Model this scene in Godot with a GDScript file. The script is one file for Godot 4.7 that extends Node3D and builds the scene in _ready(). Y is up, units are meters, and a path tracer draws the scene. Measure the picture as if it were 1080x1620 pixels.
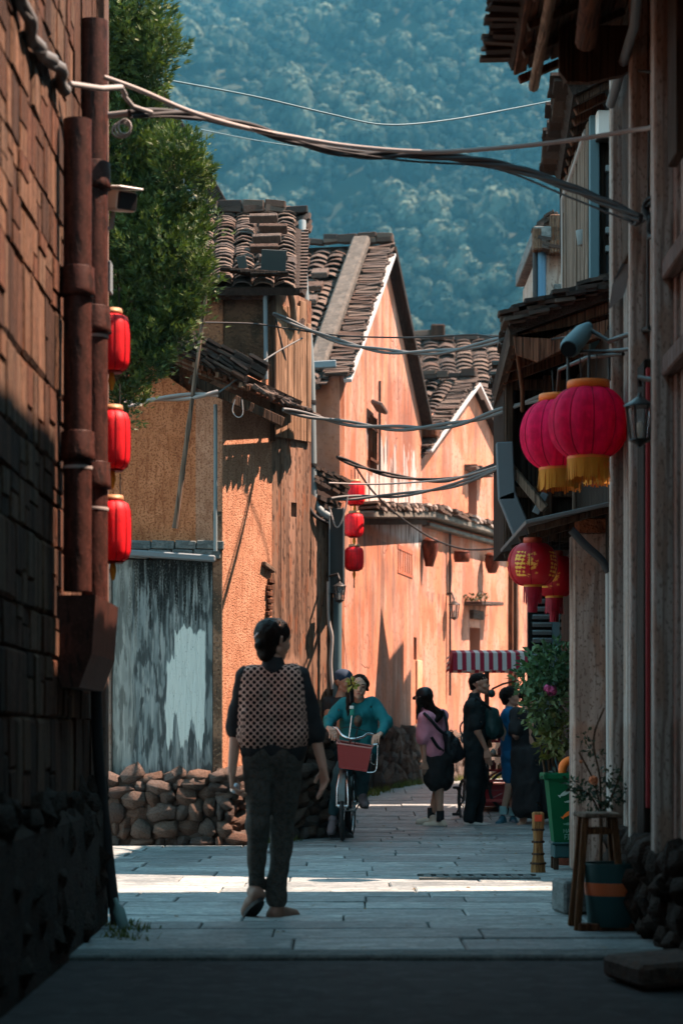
extends Node3D
# Old lane between earthen houses: y up, the lane runs away along -Z, metres.

const FOC := 3600.0
const EYE := 1.05
var M := {}
var names := {}
var rng := RandomNumberGenerator.new()

# ---------------------------------------------------------------- geometry
class Geo:
	var v := PackedVector3Array()
	var n := PackedVector3Array()
	var uv := PackedVector2Array()
	var c := PackedColorArray()
	var idx := PackedInt32Array()
	var col := Color.WHITE
	func vert(p: Vector3, nn: Vector3, t := Vector2.ZERO) -> int:
		v.append(p); n.append(nn); uv.append(t); c.append(col)
		return v.size() - 1
	func tri_i(a: int, b: int, d: int) -> void:
		# clockwise seen from the side the normals point to
		var f := (v[d] - v[a]).cross(v[b] - v[a])
		if f.dot(n[a] + n[b] + n[d]) < 0.0:
			idx.append_array(PackedInt32Array([a, d, b]))
		else:
			idx.append_array(PackedInt32Array([a, b, d]))
	func poly(pts: Array, hint: Vector3, uvs = null) -> void:
		if pts.size() < 3: return
		var nn: Vector3 = (pts[2] - pts[0]).cross(pts[1] - pts[0])
		if nn.length() < 1e-12 and pts.size() > 3: nn = (pts[3] - pts[1]).cross(pts[2] - pts[1])
		nn = nn.normalized()
		if nn.dot(hint) < 0.0: nn = -nn
		var s := v.size()
		for i in pts.size():
			vert(pts[i], nn, uvs[i] if uvs != null else Vector2.ZERO)
		for i in range(1, pts.size() - 1):
			tri_i(s, s + i, s + i + 1)
	func quad(a: Vector3, b: Vector3, d: Vector3, e: Vector3, hint: Vector3) -> void:
		poly([a, b, d, e], hint)
	# a box with chamfered upper edges; t maps the unit box axes
	func box(t: Transform3D, size: Vector3, bev := 0.0) -> void:
		var h := size * 0.5
		if bev <= 0.0:
			for ax in 3:
				for sg in [-1.0, 1.0]:
					var o := Vector3.ZERO; o[ax] = h[ax] * sg
					var u := Vector3.ZERO; u[(ax + 1) % 3] = h[(ax + 1) % 3]
					var w := Vector3.ZERO; w[(ax + 2) % 3] = h[(ax + 2) % 3]
					quad(t * (o - u - w), t * (o + u - w), t * (o + u + w), t * (o - u + w), t.basis * o)
			return
		for ax in 3:
			for sg in [-1.0, 1.0]:
				var o := Vector3.ZERO; o[ax] = h[ax] * sg
				var u := Vector3.ZERO; u[(ax + 1) % 3] = h[(ax + 1) % 3] - bev
				var w := Vector3.ZERO; w[(ax + 2) % 3] = h[(ax + 2) % 3] - bev
				quad(t * (o - u - w), t * (o + u - w), t * (o + u + w), t * (o - u + w), t.basis * o)
		for ax in 3:
			var b1 := (ax + 1) % 3
			var b2 := (ax + 2) % 3
			for s1 in [-1.0, 1.0]:
				for s2 in [-1.0, 1.0]:
					var e := Vector3.ZERO; e[ax] = h[ax] - bev
					var p := Vector3.ZERO; p[b1] = h[b1] * s1; p[b2] = (h[b2] - bev) * s2
					var q := Vector3.ZERO; q[b1] = (h[b1] - bev) * s1; q[b2] = h[b2] * s2
					quad(t * (p - e), t * (p + e), t * (q + e), t * (q - e), t.basis * (p + q))
		for sx in [-1.0, 1.0]:
			for sy in [-1.0, 1.0]:
				for sz in [-1.0, 1.0]:
					var k := Vector3(sx, sy, sz)
					var i := (h - Vector3.ONE * bev) * k
					poly([t * (i + Vector3(bev * sx, 0, 0)), t * (i + Vector3(0, bev * sy, 0)), t * (i + Vector3(0, 0, bev * sz))], t.basis * k)
	func bx(p: Vector3, size: Vector3, bev := 0.0, rot := Vector3.ZERO) -> void:
		box(Transform3D(Basis.from_euler(rot), p), size, bev)
	# beam of rectangular section from a to b
	func beam(a: Vector3, b: Vector3, w: float, h: float, up := Vector3.UP, bev := 0.0) -> void:
		var f := (b - a).normalized()
		var s := f.cross(up)
		if s.length() < 0.01: s = f.cross(Vector3.RIGHT)
		s = s.normalized()
		box(Transform3D(Basis(s, s.cross(f), -f), (a + b) * 0.5), Vector3(w, h, a.distance_to(b)), bev)
	func tube(path: Array, rad, sides := 8, caps := true) -> void:
		var m := path.size()
		var prev := Vector3.ZERO
		var start := v.size()
		for i in m:
			var f: Vector3 = (path[mini(i + 1, m - 1)] - path[maxi(i - 1, 0)]).normalized()
			var s := prev - f * prev.dot(f)
			if s.length() < 0.01:
				s = f.cross(Vector3.UP)
				if s.length() < 0.1: s = f.cross(Vector3.RIGHT)
			s = s.normalized()
			prev = s
			var w := f.cross(s)
			var r: float = rad[i] if rad is Array else rad
			for k in sides + 1:
				var a := TAU * k / sides
				var d := s * cos(a) + w * sin(a)
				vert(path[i] + d * r, d, Vector2(float(k) / sides, float(i)))
		var st := sides + 1
		for i in m - 1:
			for k in sides:
				var q := start + i * st + k
				tri_i(q, q + 1, q + st + 1)
				tri_i(q, q + st + 1, q + st)
		if caps:
			for e in [0, m - 1]:
				var pts := []
				for k in sides: pts.append(v[start + e * st + k])
				poly(pts, (path[0] - path[1]) if e == 0 else (path[m - 1] - path[m - 2]))
	# profile of (radius, height) turned about Y of t; lobes gives a pumpkin section
	func lathe(prof: Array, segs: int, t: Transform3D, lobes := 0, depth := 0.0, from := 0.0, to := TAU) -> void:
		if prof[0].y > prof[-1].y:
			prof = prof.duplicate()
			prof.reverse()
		var m := prof.size()
		var start := v.size()
		for i in m:
			var q0: Vector2 = prof[maxi(i - 1, 0)]
			var q1: Vector2 = prof[mini(i + 1, m - 1)]
			var tn := (q1 - q0).normalized()
			for k in segs + 1:
				var a := from + (to - from) * k / segs
				var f := 1.0
				if lobes > 0: f = 1.0 - depth * (1.0 - absf(sin(a * lobes * 0.5)))
				var p: Vector2 = prof[i]
				var d := Vector3(cos(a), 0, sin(a))
				var nn := d * tn.y - Vector3.UP * tn.x
				if lobes > 0:
					var side := Vector3(-sin(a), 0, cos(a))
					nn -= side * depth * cos(a * lobes * 0.5) * signf(sin(a * lobes * 0.5)) * lobes * 0.5 * absf(tn.y)
				vert(t * (d * p.x * f + Vector3.UP * p.y), (t.basis * nn).normalized(), Vector2(float(k) / segs, 1.0 - float(i) / (m - 1)))
		var st := segs + 1
		for i in m - 1:
			for k in segs:
				var q := start + i * st + k
				tri_i(q, q + 1, q + st + 1)
				tri_i(q, q + st + 1, q + st)
	func ball(p: Vector3, r: Vector3, segs := 10) -> void:
		var pr := []
		var h := maxi(4, segs / 2)
		for i in h + 1:
			var a := PI * i / h - PI / 2
			pr.append(Vector2(maxf(cos(a), 0.001), sin(a)))
		lathe(pr, segs, Transform3D(Basis.from_scale(r), p))
	func mesh(mat: Material) -> ArrayMesh:
		var a := []
		a.resize(Mesh.ARRAY_MAX)
		a[Mesh.ARRAY_VERTEX] = v
		a[Mesh.ARRAY_NORMAL] = n
		a[Mesh.ARRAY_TEX_UV] = uv
		a[Mesh.ARRAY_COLOR] = c
		a[Mesh.ARRAY_INDEX] = idx
		var me := ArrayMesh.new()
		me.add_surface_from_arrays(Mesh.PRIMITIVE_TRIANGLES, a)
		me.surface_set_material(0, mat)
		return me

func P(px: float, py: float, d: float) -> Vector3:   # a sight line's point at distance d
	return Vector3((px - 540.0) * d / FOC, EYE + (1157.0 - py) * d / FOC, -d)

func numbered(called: String) -> String:
	var k: int = names.get(called, 0)
	names[called] = k + 1
	return called if k == 0 else "%s_%03d" % [called, k]

func thing(called: String, label: String, category: String, at := Vector3.ZERO, group := "") -> Node3D:
	var o := Node3D.new()
	o.name = numbered(called)
	add_child(o, true)
	o.position = at
	tag(o, label, category, group)
	return o

func tag(o: Node, label: String, category: String, group := "") -> void:
	o.set_meta("label", label)
	o.set_meta("category", category)
	if group != "": o.set_meta("group", group)

func put(called: String, me: Mesh, parent: Node, at := Transform3D.IDENTITY, mat: Material = null) -> MeshInstance3D:
	var o := MeshInstance3D.new()
	o.name = numbered(called) if parent == self else called
	o.mesh = me
	o.transform = at
	if mat: o.material_override = mat
	parent.add_child(o, true)
	return o

func build(called: String, g: Geo, mat: Material, parent: Node) -> MeshInstance3D:
	# geometry is given in world axes; it is moved to the parent's own place
	var off := Vector3.ZERO
	var q := parent
	while q is Node3D and q != self:
		off += (q as Node3D).position
		q = q.get_parent()
	if off != Vector3.ZERO:
		for i in g.v.size(): g.v[i] -= off
	return put(called, g.mesh(mat), parent)

func struct(called: String, g: Geo, mat: Material) -> MeshInstance3D:
	var o := build(called, g, mat, self)
	o.set_meta("kind", "structure")
	return o

func sag(a: Vector3, b: Vector3, drop: float, n := 14) -> Array:
	var out := []
	for i in n + 1:
		var t := float(i) / n
		out.append(a.lerp(b, t) - Vector3.UP * drop * 4.0 * t * (1.0 - t))
	return out

func smooth_path(pts: Array, per := 5) -> Array:
	var out := []
	for i in pts.size() - 1:
		var a: Vector3 = pts[maxi(i - 1, 0)]
		var d: Vector3 = pts[mini(i + 2, pts.size() - 1)]
		for k in per:
			out.append((pts[i] as Vector3).cubic_interpolate(pts[i + 1], a, d, float(k) / per))
	out.append(pts[-1])
	return out

# polygon in a plane (O + u*x + v*y), rectangular openings, front face along N, thickness behind it
func facade(g: Geo, O: Vector3, u: Vector3, up: Vector3, N: Vector3, outline: PackedVector2Array, holes: Array, thick := 0.3, uvs := Vector2(4, 4), reveal := 0.18) -> void:
	var xs := [-1000.0, 1000.0]
	for h in holes: xs.append_array([h.position.x, h.end.x])
	xs.sort()
	for i in xs.size() - 1:
		var x0: float = xs[i]
		var x1: float = xs[i + 1]
		if x1 - x0 < 0.0001: continue
		var bands := [Vector2(-1000, 1000)]
		for h in holes:
			if h.position.x <= x0 + 0.0001 and h.end.x >= x1 - 0.0001:
				var nb := []
				for b in bands:
					if h.position.y > b.x and h.end.y < b.y:
						nb.append(Vector2(b.x, h.position.y)); nb.append(Vector2(h.end.y, b.y))
					else: nb.append(b)
				bands = nb
		for b in bands:
			var cell := PackedVector2Array([Vector2(x0, b.x), Vector2(x1, b.x), Vector2(x1, b.y), Vector2(x0, b.y)])
			for pc in Geometry2D.intersect_polygons(outline, cell):
				var id := Geometry2D.triangulate_polygon(pc)
				for k in range(0, id.size(), 3):
					var pts := []
					var tt := []
					for j in 3:
						var p: Vector2 = pc[id[k + j]]
						pts.append(O + u * p.x + up * p.y)
						tt.append(Vector2(p.x / uvs.x, 1.0 - p.y / uvs.y))
					g.poly(pts, N, tt)
	for i in outline.size():
		var p := outline[i]
		var q := outline[(i + 1) % outline.size()]
		var a := O + u * p.x + up * p.y
		var b2 := O + u * q.x + up * q.y
		var e := (q - p).normalized()
		var outw := Vector2(e.y, -e.x)
		if Geometry2D.is_point_in_polygon((p + q) * 0.5 + outw * 0.01, outline): outw = -outw
		var t0 := Vector2(p.x / uvs.x, 1.0 - p.y / uvs.y)
		var t1 := Vector2(q.x / uvs.x, 1.0 - q.y / uvs.y)
		g.poly([a, b2, b2 - N * thick, a - N * thick], u * outw.x + up * outw.y, [t0, t1, t1 + Vector2(0.05, 0), t0 + Vector2(0.05, 0)])
	for h in holes:
		var c0: Vector2 = h.position
		var c1: Vector2 = h.end
		var cs := [Vector2(c0.x, c0.y), Vector2(c1.x, c0.y), Vector2(c1.x, c1.y), Vector2(c0.x, c1.y)]
		var mid := O + u * (c0.x + c1.x) * 0.5 + up * (c0.y + c1.y) * 0.5
		for i in 4:
			var a: Vector3 = O + u * cs[i].x + up * cs[i].y
			var b3: Vector3 = O + u * cs[(i + 1) % 4].x + up * cs[(i + 1) % 4].y
			g.quad(a, b3, b3 - N * reveal, a - N * reveal, mid - (a + b3) * 0.5)

# ---------------------------------------------------------------- materials
func lin(r: float, g: float, b: float) -> Color: return Color(r, g, b).linear_to_srgb()

func noise(sd: int, freq: float, oct := 4, ridged := false) -> FastNoiseLite:
	var f := FastNoiseLite.new()
	f.seed = sd
	f.frequency = freq
	f.fractal_octaves = oct
	f.noise_type = FastNoiseLite.TYPE_SIMPLEX_SMOOTH
	f.fractal_type = FastNoiseLite.FRACTAL_RIDGED if ridged else FastNoiseLite.FRACTAL_FBM
	return f

func nbytes(sd: int, freq: float, oct: int, w: int, h: int, sx := 1, sy := 1, ridged := false) -> PackedByteArray:
	var im := noise(sd, freq, oct, ridged).get_seamless_image(w / sx, h / sy)
	im.convert(Image.FORMAT_L8)
	if sx > 1 or sy > 1: im.resize(w, h, Image.INTERPOLATE_CUBIC)
	return im.get_data()

# layers: [seed, freq, octaves, stretch x, stretch y, lo, hi, colour, amount]; also a height picture
func paint(w: int, h: int, base: Color, layers: Array, relief := 0.6) -> Array:
	var cr := PackedFloat32Array(); cr.resize(w * h); cr.fill(base.r)
	var cg := PackedFloat32Array(); cg.resize(w * h); cg.fill(base.g)
	var cb := PackedFloat32Array(); cb.resize(w * h); cb.fill(base.b)
	var hh := PackedFloat32Array(); hh.resize(w * h); hh.fill(0.55)
	for L in layers:
		var nb := nbytes(L[0], L[1], L[2], w, h, L[3], L[4])
		var lo: float = L[5]
		var hi: float = L[6]
		var k: Color = L[7]
		var am: float = L[8]
		var lut := PackedFloat32Array(); lut.resize(256)
		for i in 256: lut[i] = smoothstep(lo, hi, i / 255.0) * am
		var hk: float = L[9] if L.size() > 9 else -0.25
		for i in w * h:
			var m := lut[nb[i]]
			cr[i] += (k.r - cr[i]) * m
			cg[i] += (k.g - cg[i]) * m
			cb[i] += (k.b - cb[i]) * m
			hh[i] += hk * m
	return [cr, cg, cb, hh]

func to_tex(px: Array, w: int, h: int, with_height := true) -> Array:
	var by := PackedByteArray(); by.resize(w * h * 3)
	var hb := PackedByteArray(); hb.resize(w * h)
	for i in w * h:
		by[i * 3] = clampi(int(px[0][i] * 255.0), 0, 255)
		by[i * 3 + 1] = clampi(int(px[1][i] * 255.0), 0, 255)
		by[i * 3 + 2] = clampi(int(px[2][i] * 255.0), 0, 255)
		hb[i] = clampi(int(px[3][i] * 255.0), 0, 255)
	var t := ImageTexture.create_from_image(Image.create_from_data(w, h, false, Image.FORMAT_RGB8, by))
	var hm: ImageTexture = ImageTexture.create_from_image(Image.create_from_data(w, h, false, Image.FORMAT_L8, hb)) if with_height else null
	return [t, hm]

func plain(colour: Color, rough := 0.8, metal := 0.0, spec := 0.4) -> StandardMaterial3D:
	var m := StandardMaterial3D.new()
	m.albedo_color = colour
	m.roughness = rough
	m.metallic = metal
	m.metallic_specular = spec
	return m

func tex_mat(tx: Array, scale: Vector3, rough := 0.9, bump := 1.0, tint := Color.WHITE, world := true, uv := false) -> StandardMaterial3D:
	var m := plain(tint, rough, 0.0, 0.3)
	m.albedo_texture = tx[0]
	if not uv:
		m.uv1_triplanar = true
		m.uv1_world_triplanar = world
		m.uv1_triplanar_sharpness = 4.0
	m.uv1_scale = scale
	if tx[1] and bump != 0.0:
		m.heightmap_enabled = true
		m.heightmap_texture = tx[1]
		m.heightmap_scale = bump
	return m

func tinted(m: StandardMaterial3D, t: Color) -> StandardMaterial3D:
	var k: StandardMaterial3D = m.duplicate()
	k.albedo_color = t
	return k

func hx(s: String) -> Color: return Color(s)

func make_materials() -> void:
	var W := 512
	var earth := to_tex(paint(W, W, hx("c49a74"), [
		[11, 0.006, 4, 1, 1, 0.35, 0.75, hx("d6ad86"), 0.8, 0.05], [12, 0.012, 3, 1, 1, 0.55, 0.8, hx("a57a58"), 0.55, -0.05],
		[13, 0.09, 3, 1, 1, 0.56, 0.72, hx("845c41"), 0.75, -0.4], [14, 0.16, 2, 1, 1, 0.6, 0.8, hx("e0bd98"), 0.5, 0.25],
		[15, 0.05, 3, 1, 8, 0.58, 0.8, hx("96694a"), 0.45, -0.1]]), W, W)
	M.earth = tex_mat(earth, Vector3(0.9, 0.9, 0.9), 0.95, 1.2, lin(0.68, 0.57, 0.62))
	var smooth_earth := to_tex(paint(W, W, hx("d3a27c"), [
		[21, 0.006, 5, 1, 1, 0.35, 0.75, hx("b88560"), 0.9, -0.05], [26, 0.007, 5, 1, 1, 0.52, 0.72, hx("cbb49f"), 0.55, 0.03], [27, 0.014, 5, 1, 2, 0.56, 0.7, hx("a08c7c"), 0.45, -0.06], [22, 0.02, 4, 1, 4, 0.5, 0.75, hx("b58260"), 0.4, -0.05],
		[23, 0.02, 4, 1, 6, 0.6, 0.8, hx("e2bd9b"), 0.6, 0.05], [24, 0.08, 3, 1, 1, 0.62, 0.8, hx("9a6d50"), 0.5, -0.25], [25, 0.008, 3, 1, 3, 0.64, 0.78, hx("9d7a62"), 0.4, -0.1]]), W, W)
	M.ochre = tex_mat(smooth_earth, Vector3(0.33, 0.33, 0.33), 0.95, 1.2, lin(0.78, 0.6, 0.64))
	var weathered := to_tex(paint(W, W, hx("b39278"), [
		[31, 0.03, 5, 1, 32, 0.42, 0.7, hx("8a6f5c"), 0.9, -0.2], [32, 0.06, 4, 1, 32, 0.55, 0.75, hx("5d4a3f"), 0.8, -0.35],
		[33, 0.012, 4, 1, 8, 0.55, 0.72, hx("d0ab90"), 0.85, 0.15], [34, 0.05, 3, 1, 4, 0.64, 0.8, hx("b4714c"), 0.7, 0.0], [35, 0.1, 2, 1, 2, 0.66, 0.8, hx("3f332d"), 0.6, -0.3]]), W, W)
	M.weathered = tex_mat(weathered, Vector3(0.5, 0.25, 0.5), 0.95, 2.5, lin(0.42, 0.39, 0.4))
	var brown := to_tex(paint(W, W, hx("8e6b55"), [
		[41, 0.008, 4, 1, 1, 0.4, 0.7, hx("6f5240"), 0.8, -0.1], [42, 0.1, 4, 1, 1, 0.5, 0.8, hx("4c3a2f"), 0.5, -0.3],
		[43, 0.012, 5, 1, 2, 0.48, 0.8, hx("3a332c"), 0.6, -0.1], [44, 0.12, 2, 1, 1, 0.62, 0.8, hx("a98468"), 0.6, 0.2]]), W, W)
	M.brown = tex_mat(brown, Vector3(0.45, 0.45, 0.45), 0.95, 2.5)
	M.soot = tex_mat(brown, Vector3(0.45, 0.45, 0.45), 0.95, 2.5, lin(0.32, 0.32, 0.3))
	var stone := to_tex(paint(W, W, hx("8d8078"), [
		[51, 0.01, 4, 1, 1, 0.4, 0.7, hx("6f6159"), 0.8, -0.15], [52, 0.03, 4, 1, 1, 0.55, 0.75, hx("a3958b"), 0.7, 0.15],
		[53, 0.1, 3, 1, 1, 0.56, 0.75, hx("4d443e"), 0.6, -0.35], [54, 0.014, 3, 1, 1, 0.62, 0.75, hx("96705c"), 0.6, 0.0]]), W, W)
	M.stones = []
	for t in [lin(0.5, 0.48, 0.47), lin(0.62, 0.53, 0.48), lin(0.34, 0.325, 0.33), lin(0.56, 0.56, 0.57), lin(0.5, 0.39, 0.34)]:
		M.stones.append(tex_mat(stone, Vector3(1.7, 1.7, 1.7), 0.9, 2.0, t, false))
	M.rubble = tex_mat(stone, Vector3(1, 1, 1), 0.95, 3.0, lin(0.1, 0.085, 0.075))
	M.stone = tex_mat(stone, Vector3(1, 1, 1), 0.9, 2.0)
	M.mortar = tex_mat(stone, Vector3(2, 2, 2), 0.95, 2.0, lin(0.3, 0.27, 0.25))
	var slab := to_tex(paint(W, W, hx("8d9799"), [
		[61, 0.008, 4, 1, 1, 0.4, 0.7, hx("7a8486"), 0.8, -0.05], [62, 0.03, 4, 4, 1, 0.55, 0.75, hx("6b7476"), 0.7, -0.1],
		[63, 0.1, 3, 1, 1, 0.58, 0.75, hx("5a6264"), 0.55, -0.3], [64, 0.02, 3, 1, 1, 0.62, 0.75, hx("a9afae"), 0.6, 0.05]]), W, W)
	M.slabs = []
	for t in [lin(0.88, 0.86, 0.84), lin(0.7, 0.69, 0.68), lin(1.0, 0.98, 0.95), lin(0.56, 0.57, 0.57), lin(0.8, 0.79, 0.77)]:
		var sm := tex_mat(slab, Vector3(0.5, 0.5, 0.5), 0.62, 1.4, t)
		sm.metallic_specular = 0.45
		M.slabs.append(sm)
	M.joint = plain(lin(0.085, 0.083, 0.08), 0.95)
	var tar := to_tex(paint(W, W, hx("4a4c50"), [
		[71, 0.01, 4, 1, 1, 0.4, 0.7, hx("3a3c40"), 0.8, -0.05], [72, 0.2, 2, 1, 1, 0.5, 0.8, hx("62656a"), 0.6, 0.3], [73, 0.02, 3, 1, 1, 0.65, 0.75, hx("75787c"), 0.4, 0.0]]), W, W)
	M.asphalt = tex_mat(tar, Vector3(0.6, 0.6, 0.6), 0.85, 1.0, lin(0.38, 0.36, 0.34))
	M.concrete = tex_mat(slab, Vector3(0.8, 0.8, 0.8), 0.9, 1.0, lin(0.5, 0.48, 0.46))
	var tile := to_tex(paint(256, 256, hx("6d6560"), [
		[81, 0.02, 4, 1, 1, 0.4, 0.7, hx("544c48"), 0.8, -0.15], [82, 0.06, 4, 1, 1, 0.56, 0.75, hx("8a7f78"), 0.7, 0.1], [83, 0.12, 3, 1, 1, 0.6, 0.75, hx("39332f"), 0.7, -0.3]]), 256, 256)
	M.tiles = []
	for t in [lin(0.62, 0.56, 0.53), lin(0.45, 0.4, 0.38), lin(0.8, 0.7, 0.63), lin(0.5, 0.38, 0.33), lin(0.36, 0.34, 0.34)]:
		M.tiles.append(tex_mat(tile, Vector3(2.2, 2.2, 2.2), 0.9, 1.5, t, false))
	M.roof_bed = tex_mat(tile, Vector3(1.5, 1.5, 1.5), 0.95, 2.0, lin(0.25, 0.23, 0.22))
	M.tile_world = tex_mat(tile, Vector3(1.5, 1.5, 1.5), 0.95, 2.5, lin(0.5, 0.45, 0.42))
	var grain := to_tex(paint(W, W, hx("8c7563"), [
		[91, 0.03, 4, 1, 16, 0.42, 0.7, hx("6c5848"), 0.9, -0.2], [92, 0.1, 3, 1, 32, 0.55, 0.75, hx("453930"), 0.8, -0.4], [93, 0.02, 3, 1, 4, 0.6, 0.75, hx("a88f7b"), 0.6, 0.1]]), W, W)
	M.wood = tex_mat(grain, Vector3(1, 0.5, 1), 0.85, 1.5)
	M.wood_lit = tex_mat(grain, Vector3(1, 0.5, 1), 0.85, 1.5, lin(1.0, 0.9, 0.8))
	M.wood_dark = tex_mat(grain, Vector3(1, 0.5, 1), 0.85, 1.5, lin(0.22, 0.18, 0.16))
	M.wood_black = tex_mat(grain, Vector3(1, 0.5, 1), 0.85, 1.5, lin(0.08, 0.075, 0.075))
	M.wood_red = tex_mat(grain, Vector3(1, 0.5, 1), 0.85, 1.5, lin(0.42, 0.24, 0.17))
	M.wood_grey = tex_mat(grain, Vector3(1, 0.5, 1), 0.85, 1.5, lin(0.6, 0.62, 0.65))
	M.wood_warm = tex_mat(grain, Vector3(4, 2, 4), 0.8, 1.0, lin(0.55, 0.36, 0.22), false)
	M.wood_warm_world = tex_mat(grain, Vector3(1, 0.5, 1), 0.85, 1.5, lin(0.75, 0.5, 0.4))
	M.planks = []
	var lime := to_tex(paint(W, W, hx("a89f98"), [
		[111, 0.02, 4, 1, 8, 0.42, 0.7, hx("8b8079"), 0.8, -0.1], [112, 0.05, 4, 1, 16, 0.56, 0.75, hx("6a5c54"), 0.6, -0.15],
		[113, 0.012, 4, 1, 2, 0.55, 0.75, hx("94796a"), 0.7, 0.0], [114, 0.1, 2, 1, 1, 0.62, 0.8, hx("574a43"), 0.5, -0.2]]), W, W)
	M.lime = tex_mat(lime, Vector3(0.6, 0.4, 0.6), 0.9, 1.0)
	for t in [lin(1.0, 0.93, 0.92), lin(0.78, 0.68, 0.68), lin(1.0, 1.0, 1.0), lin(0.52, 0.44, 0.44)]:
		M.planks.append(tex_mat(lime, Vector3(0.9, 0.4, 0.9), 0.85, 1.5, t))
	M.bricks = []
	for t in [lin(0.215, 0.15, 0.13), lin(0.16, 0.12, 0.105), lin(0.3, 0.265, 0.245), lin(0.1, 0.08, 0.075), lin(0.255, 0.245, 0.24)]:
		M.bricks.append(tex_mat(weathered, Vector3(1.6, 0.6, 1.6), 0.95, 2.0, t))
	M.brick_bed = tex_mat(brown, Vector3(0.9, 0.9, 0.9), 0.95, 2.0, lin(0.3, 0.25, 0.22))
	var rusty := to_tex(paint(256, 256, hx("5f3b32"), [
		[101, 0.02, 4, 1, 2, 0.4, 0.7, hx("45291f"), 0.8, -0.05], [102, 0.08, 3, 1, 1, 0.55, 0.75, hx("7a5348"), 0.6, 0.1], [103, 0.03, 3, 1, 4, 0.6, 0.75, hx("2e1f1b"), 0.8, -0.2]]), 256, 256)
	M.rust = tex_mat(rusty, Vector3(2, 2, 2), 0.55, 0.6, lin(0.36, 0.3, 0.3))
	M.grey_paint = plain(lin(0.16, 0.2, 0.21), 0.6)
	M.teal_paint = plain(lin(0.07, 0.13, 0.15), 0.6)
	M.duct = plain(lin(0.14, 0.17, 0.185), 0.65)
	M.pvc = plain(lin(0.26, 0.25, 0.24), 0.55)
	M.white = plain(lin(0.72, 0.7, 0.66), 0.6)
	M.cream = plain(lin(0.62, 0.52, 0.42), 0.7)
	M.black = plain(lin(0.012, 0.012, 0.013), 0.5)
	M.rubber = plain(lin(0.02, 0.02, 0.021), 0.75)
	M.iron = plain(lin(0.035, 0.033, 0.032), 0.5, 0.5)
	M.chrome = plain(lin(0.6, 0.6, 0.6), 0.25, 0.9)
	M.cable = plain(lin(0.018, 0.018, 0.019), 0.7)
	M.cable_grey = plain(lin(0.1, 0.105, 0.105), 0.65)
	M.cable_pale = plain(lin(0.28, 0.25, 0.235), 0.65)
	M.red = plain(lin(0.95, 0.01, 0.022), 0.55)
	M.red.backlight_enabled = true
	M.red.backlight = lin(0.5, 0.01, 0.02)
	var cloth := to_tex(paint(256, 256, hx("ffffff"), [[121, 0.015, 4, 1, 1, 0.4, 0.75, hx("c9c0c0"), 0.7, -0.1], [122, 0.05, 3, 1, 6, 0.55, 0.75, hx("b5a8a8"), 0.45, -0.1], [123, 0.3, 1, 1, 1, 0.4, 0.7, hx("e6dede"), 0.5, -0.3]]), 256, 256)
	cloth_up(M.red, cloth)
	M.silk = plain(lin(1.0, 0.012, 0.15), 0.7, 0.0, 0.3)
	M.silk.backlight_enabled = true
	M.silk.backlight = lin(1.0, 0.012, 0.15)
	cloth_up(M.silk, cloth)
	M.gold = plain(lin(0.62, 0.26, 0.03), 0.5)
	M.orange = plain(lin(0.75, 0.16, 0.02), 0.55)
	M.tassel = plain(lin(0.5, 0.19, 0.012), 0.8)
	M.brass = plain(lin(0.3, 0.16, 0.08), 0.5, 0.3)
	M.pot = tex_mat(rusty, Vector3(3, 3, 3), 0.5, 0.5, lin(0.95, 0.6, 0.42), false)
	M.glass = plain(Color(0.85, 0.9, 0.92, 0.12), 0.06)
	M.glass.transparency = BaseMaterial3D.TRANSPARENCY_ALPHA
	M.dark_glass = plain(lin(0.012, 0.017, 0.02), 0.12, 0.0, 0.6)
	M.void = plain(lin(0.008, 0.007, 0.007), 1.0)
	M.leaf = plain(Color.WHITE, 0.55, 0.0, 0.35)
	M.leaf.vertex_color_use_as_albedo = true
	M.leaf.backlight_enabled = true
	M.leaf.backlight = lin(0.35, 0.4, 0.12)
	M.bark = tex_mat(grain, Vector3(3, 1, 3), 0.95, 3.0, lin(0.4, 0.34, 0.3))
	M.green_bin = plain(lin(0.001, 0.075, 0.03), 0.65, 0.0, 0.25)
	M.teal_bucket = plain(lin(0.012, 0.06, 0.065), 0.55)
	M.skin = plain(lin(0.5, 0.28, 0.2), 0.6)
	M.skin.subsurf_scatter_enabled = true
	M.skin.subsurf_scatter_strength = 0.08
	M.skin_tan = plain(lin(0.35, 0.18, 0.12), 0.6)
	M.hair = tex_mat(grain, Vector3(9, 2, 9), 0.5, 1.2, lin(0.035, 0.034, 0.036), false)
	M.cloth_black = plain(lin(0.02, 0.021, 0.023), 0.9)
	M.cloth_char = tex_mat(stone, Vector3(5, 5, 5), 0.95, 0.6, lin(0.3, 0.37, 0.39), false)
	M.cloth_teal = plain(lin(0.008, 0.15, 0.17), 0.85)
	M.jeans_teal = plain(lin(0.02, 0.055, 0.065), 0.9)
	M.cloth_pink = plain(lin(0.72, 0.3, 0.4), 0.9)
	M.cloth_blue = plain(lin(0.01, 0.12, 0.27), 0.85)
	M.cloth_navy = plain(lin(0.012, 0.03, 0.06), 0.85)
	M.shoe_brown = plain(lin(0.22, 0.12, 0.085), 0.6)
	M.shoe_grey = plain(lin(0.14, 0.12, 0.13), 0.7)
	M.shoe_white = plain(lin(0.62, 0.6, 0.56), 0.6)
	M.sole = plain(lin(0.02, 0.02, 0.02), 0.7)
	M.shoe_blue = plain(lin(0.03, 0.12, 0.17), 0.6)
	M.sock = plain(lin(0.3, 0.5, 0.52), 0.8)
	M.bag = plain(lin(0.012, 0.016, 0.02), 0.45)
	M.bag_green = plain(lin(0.012, 0.045, 0.045), 0.5)
	M.red_paint = plain(lin(0.28, 0.012, 0.018), 0.4)
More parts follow.
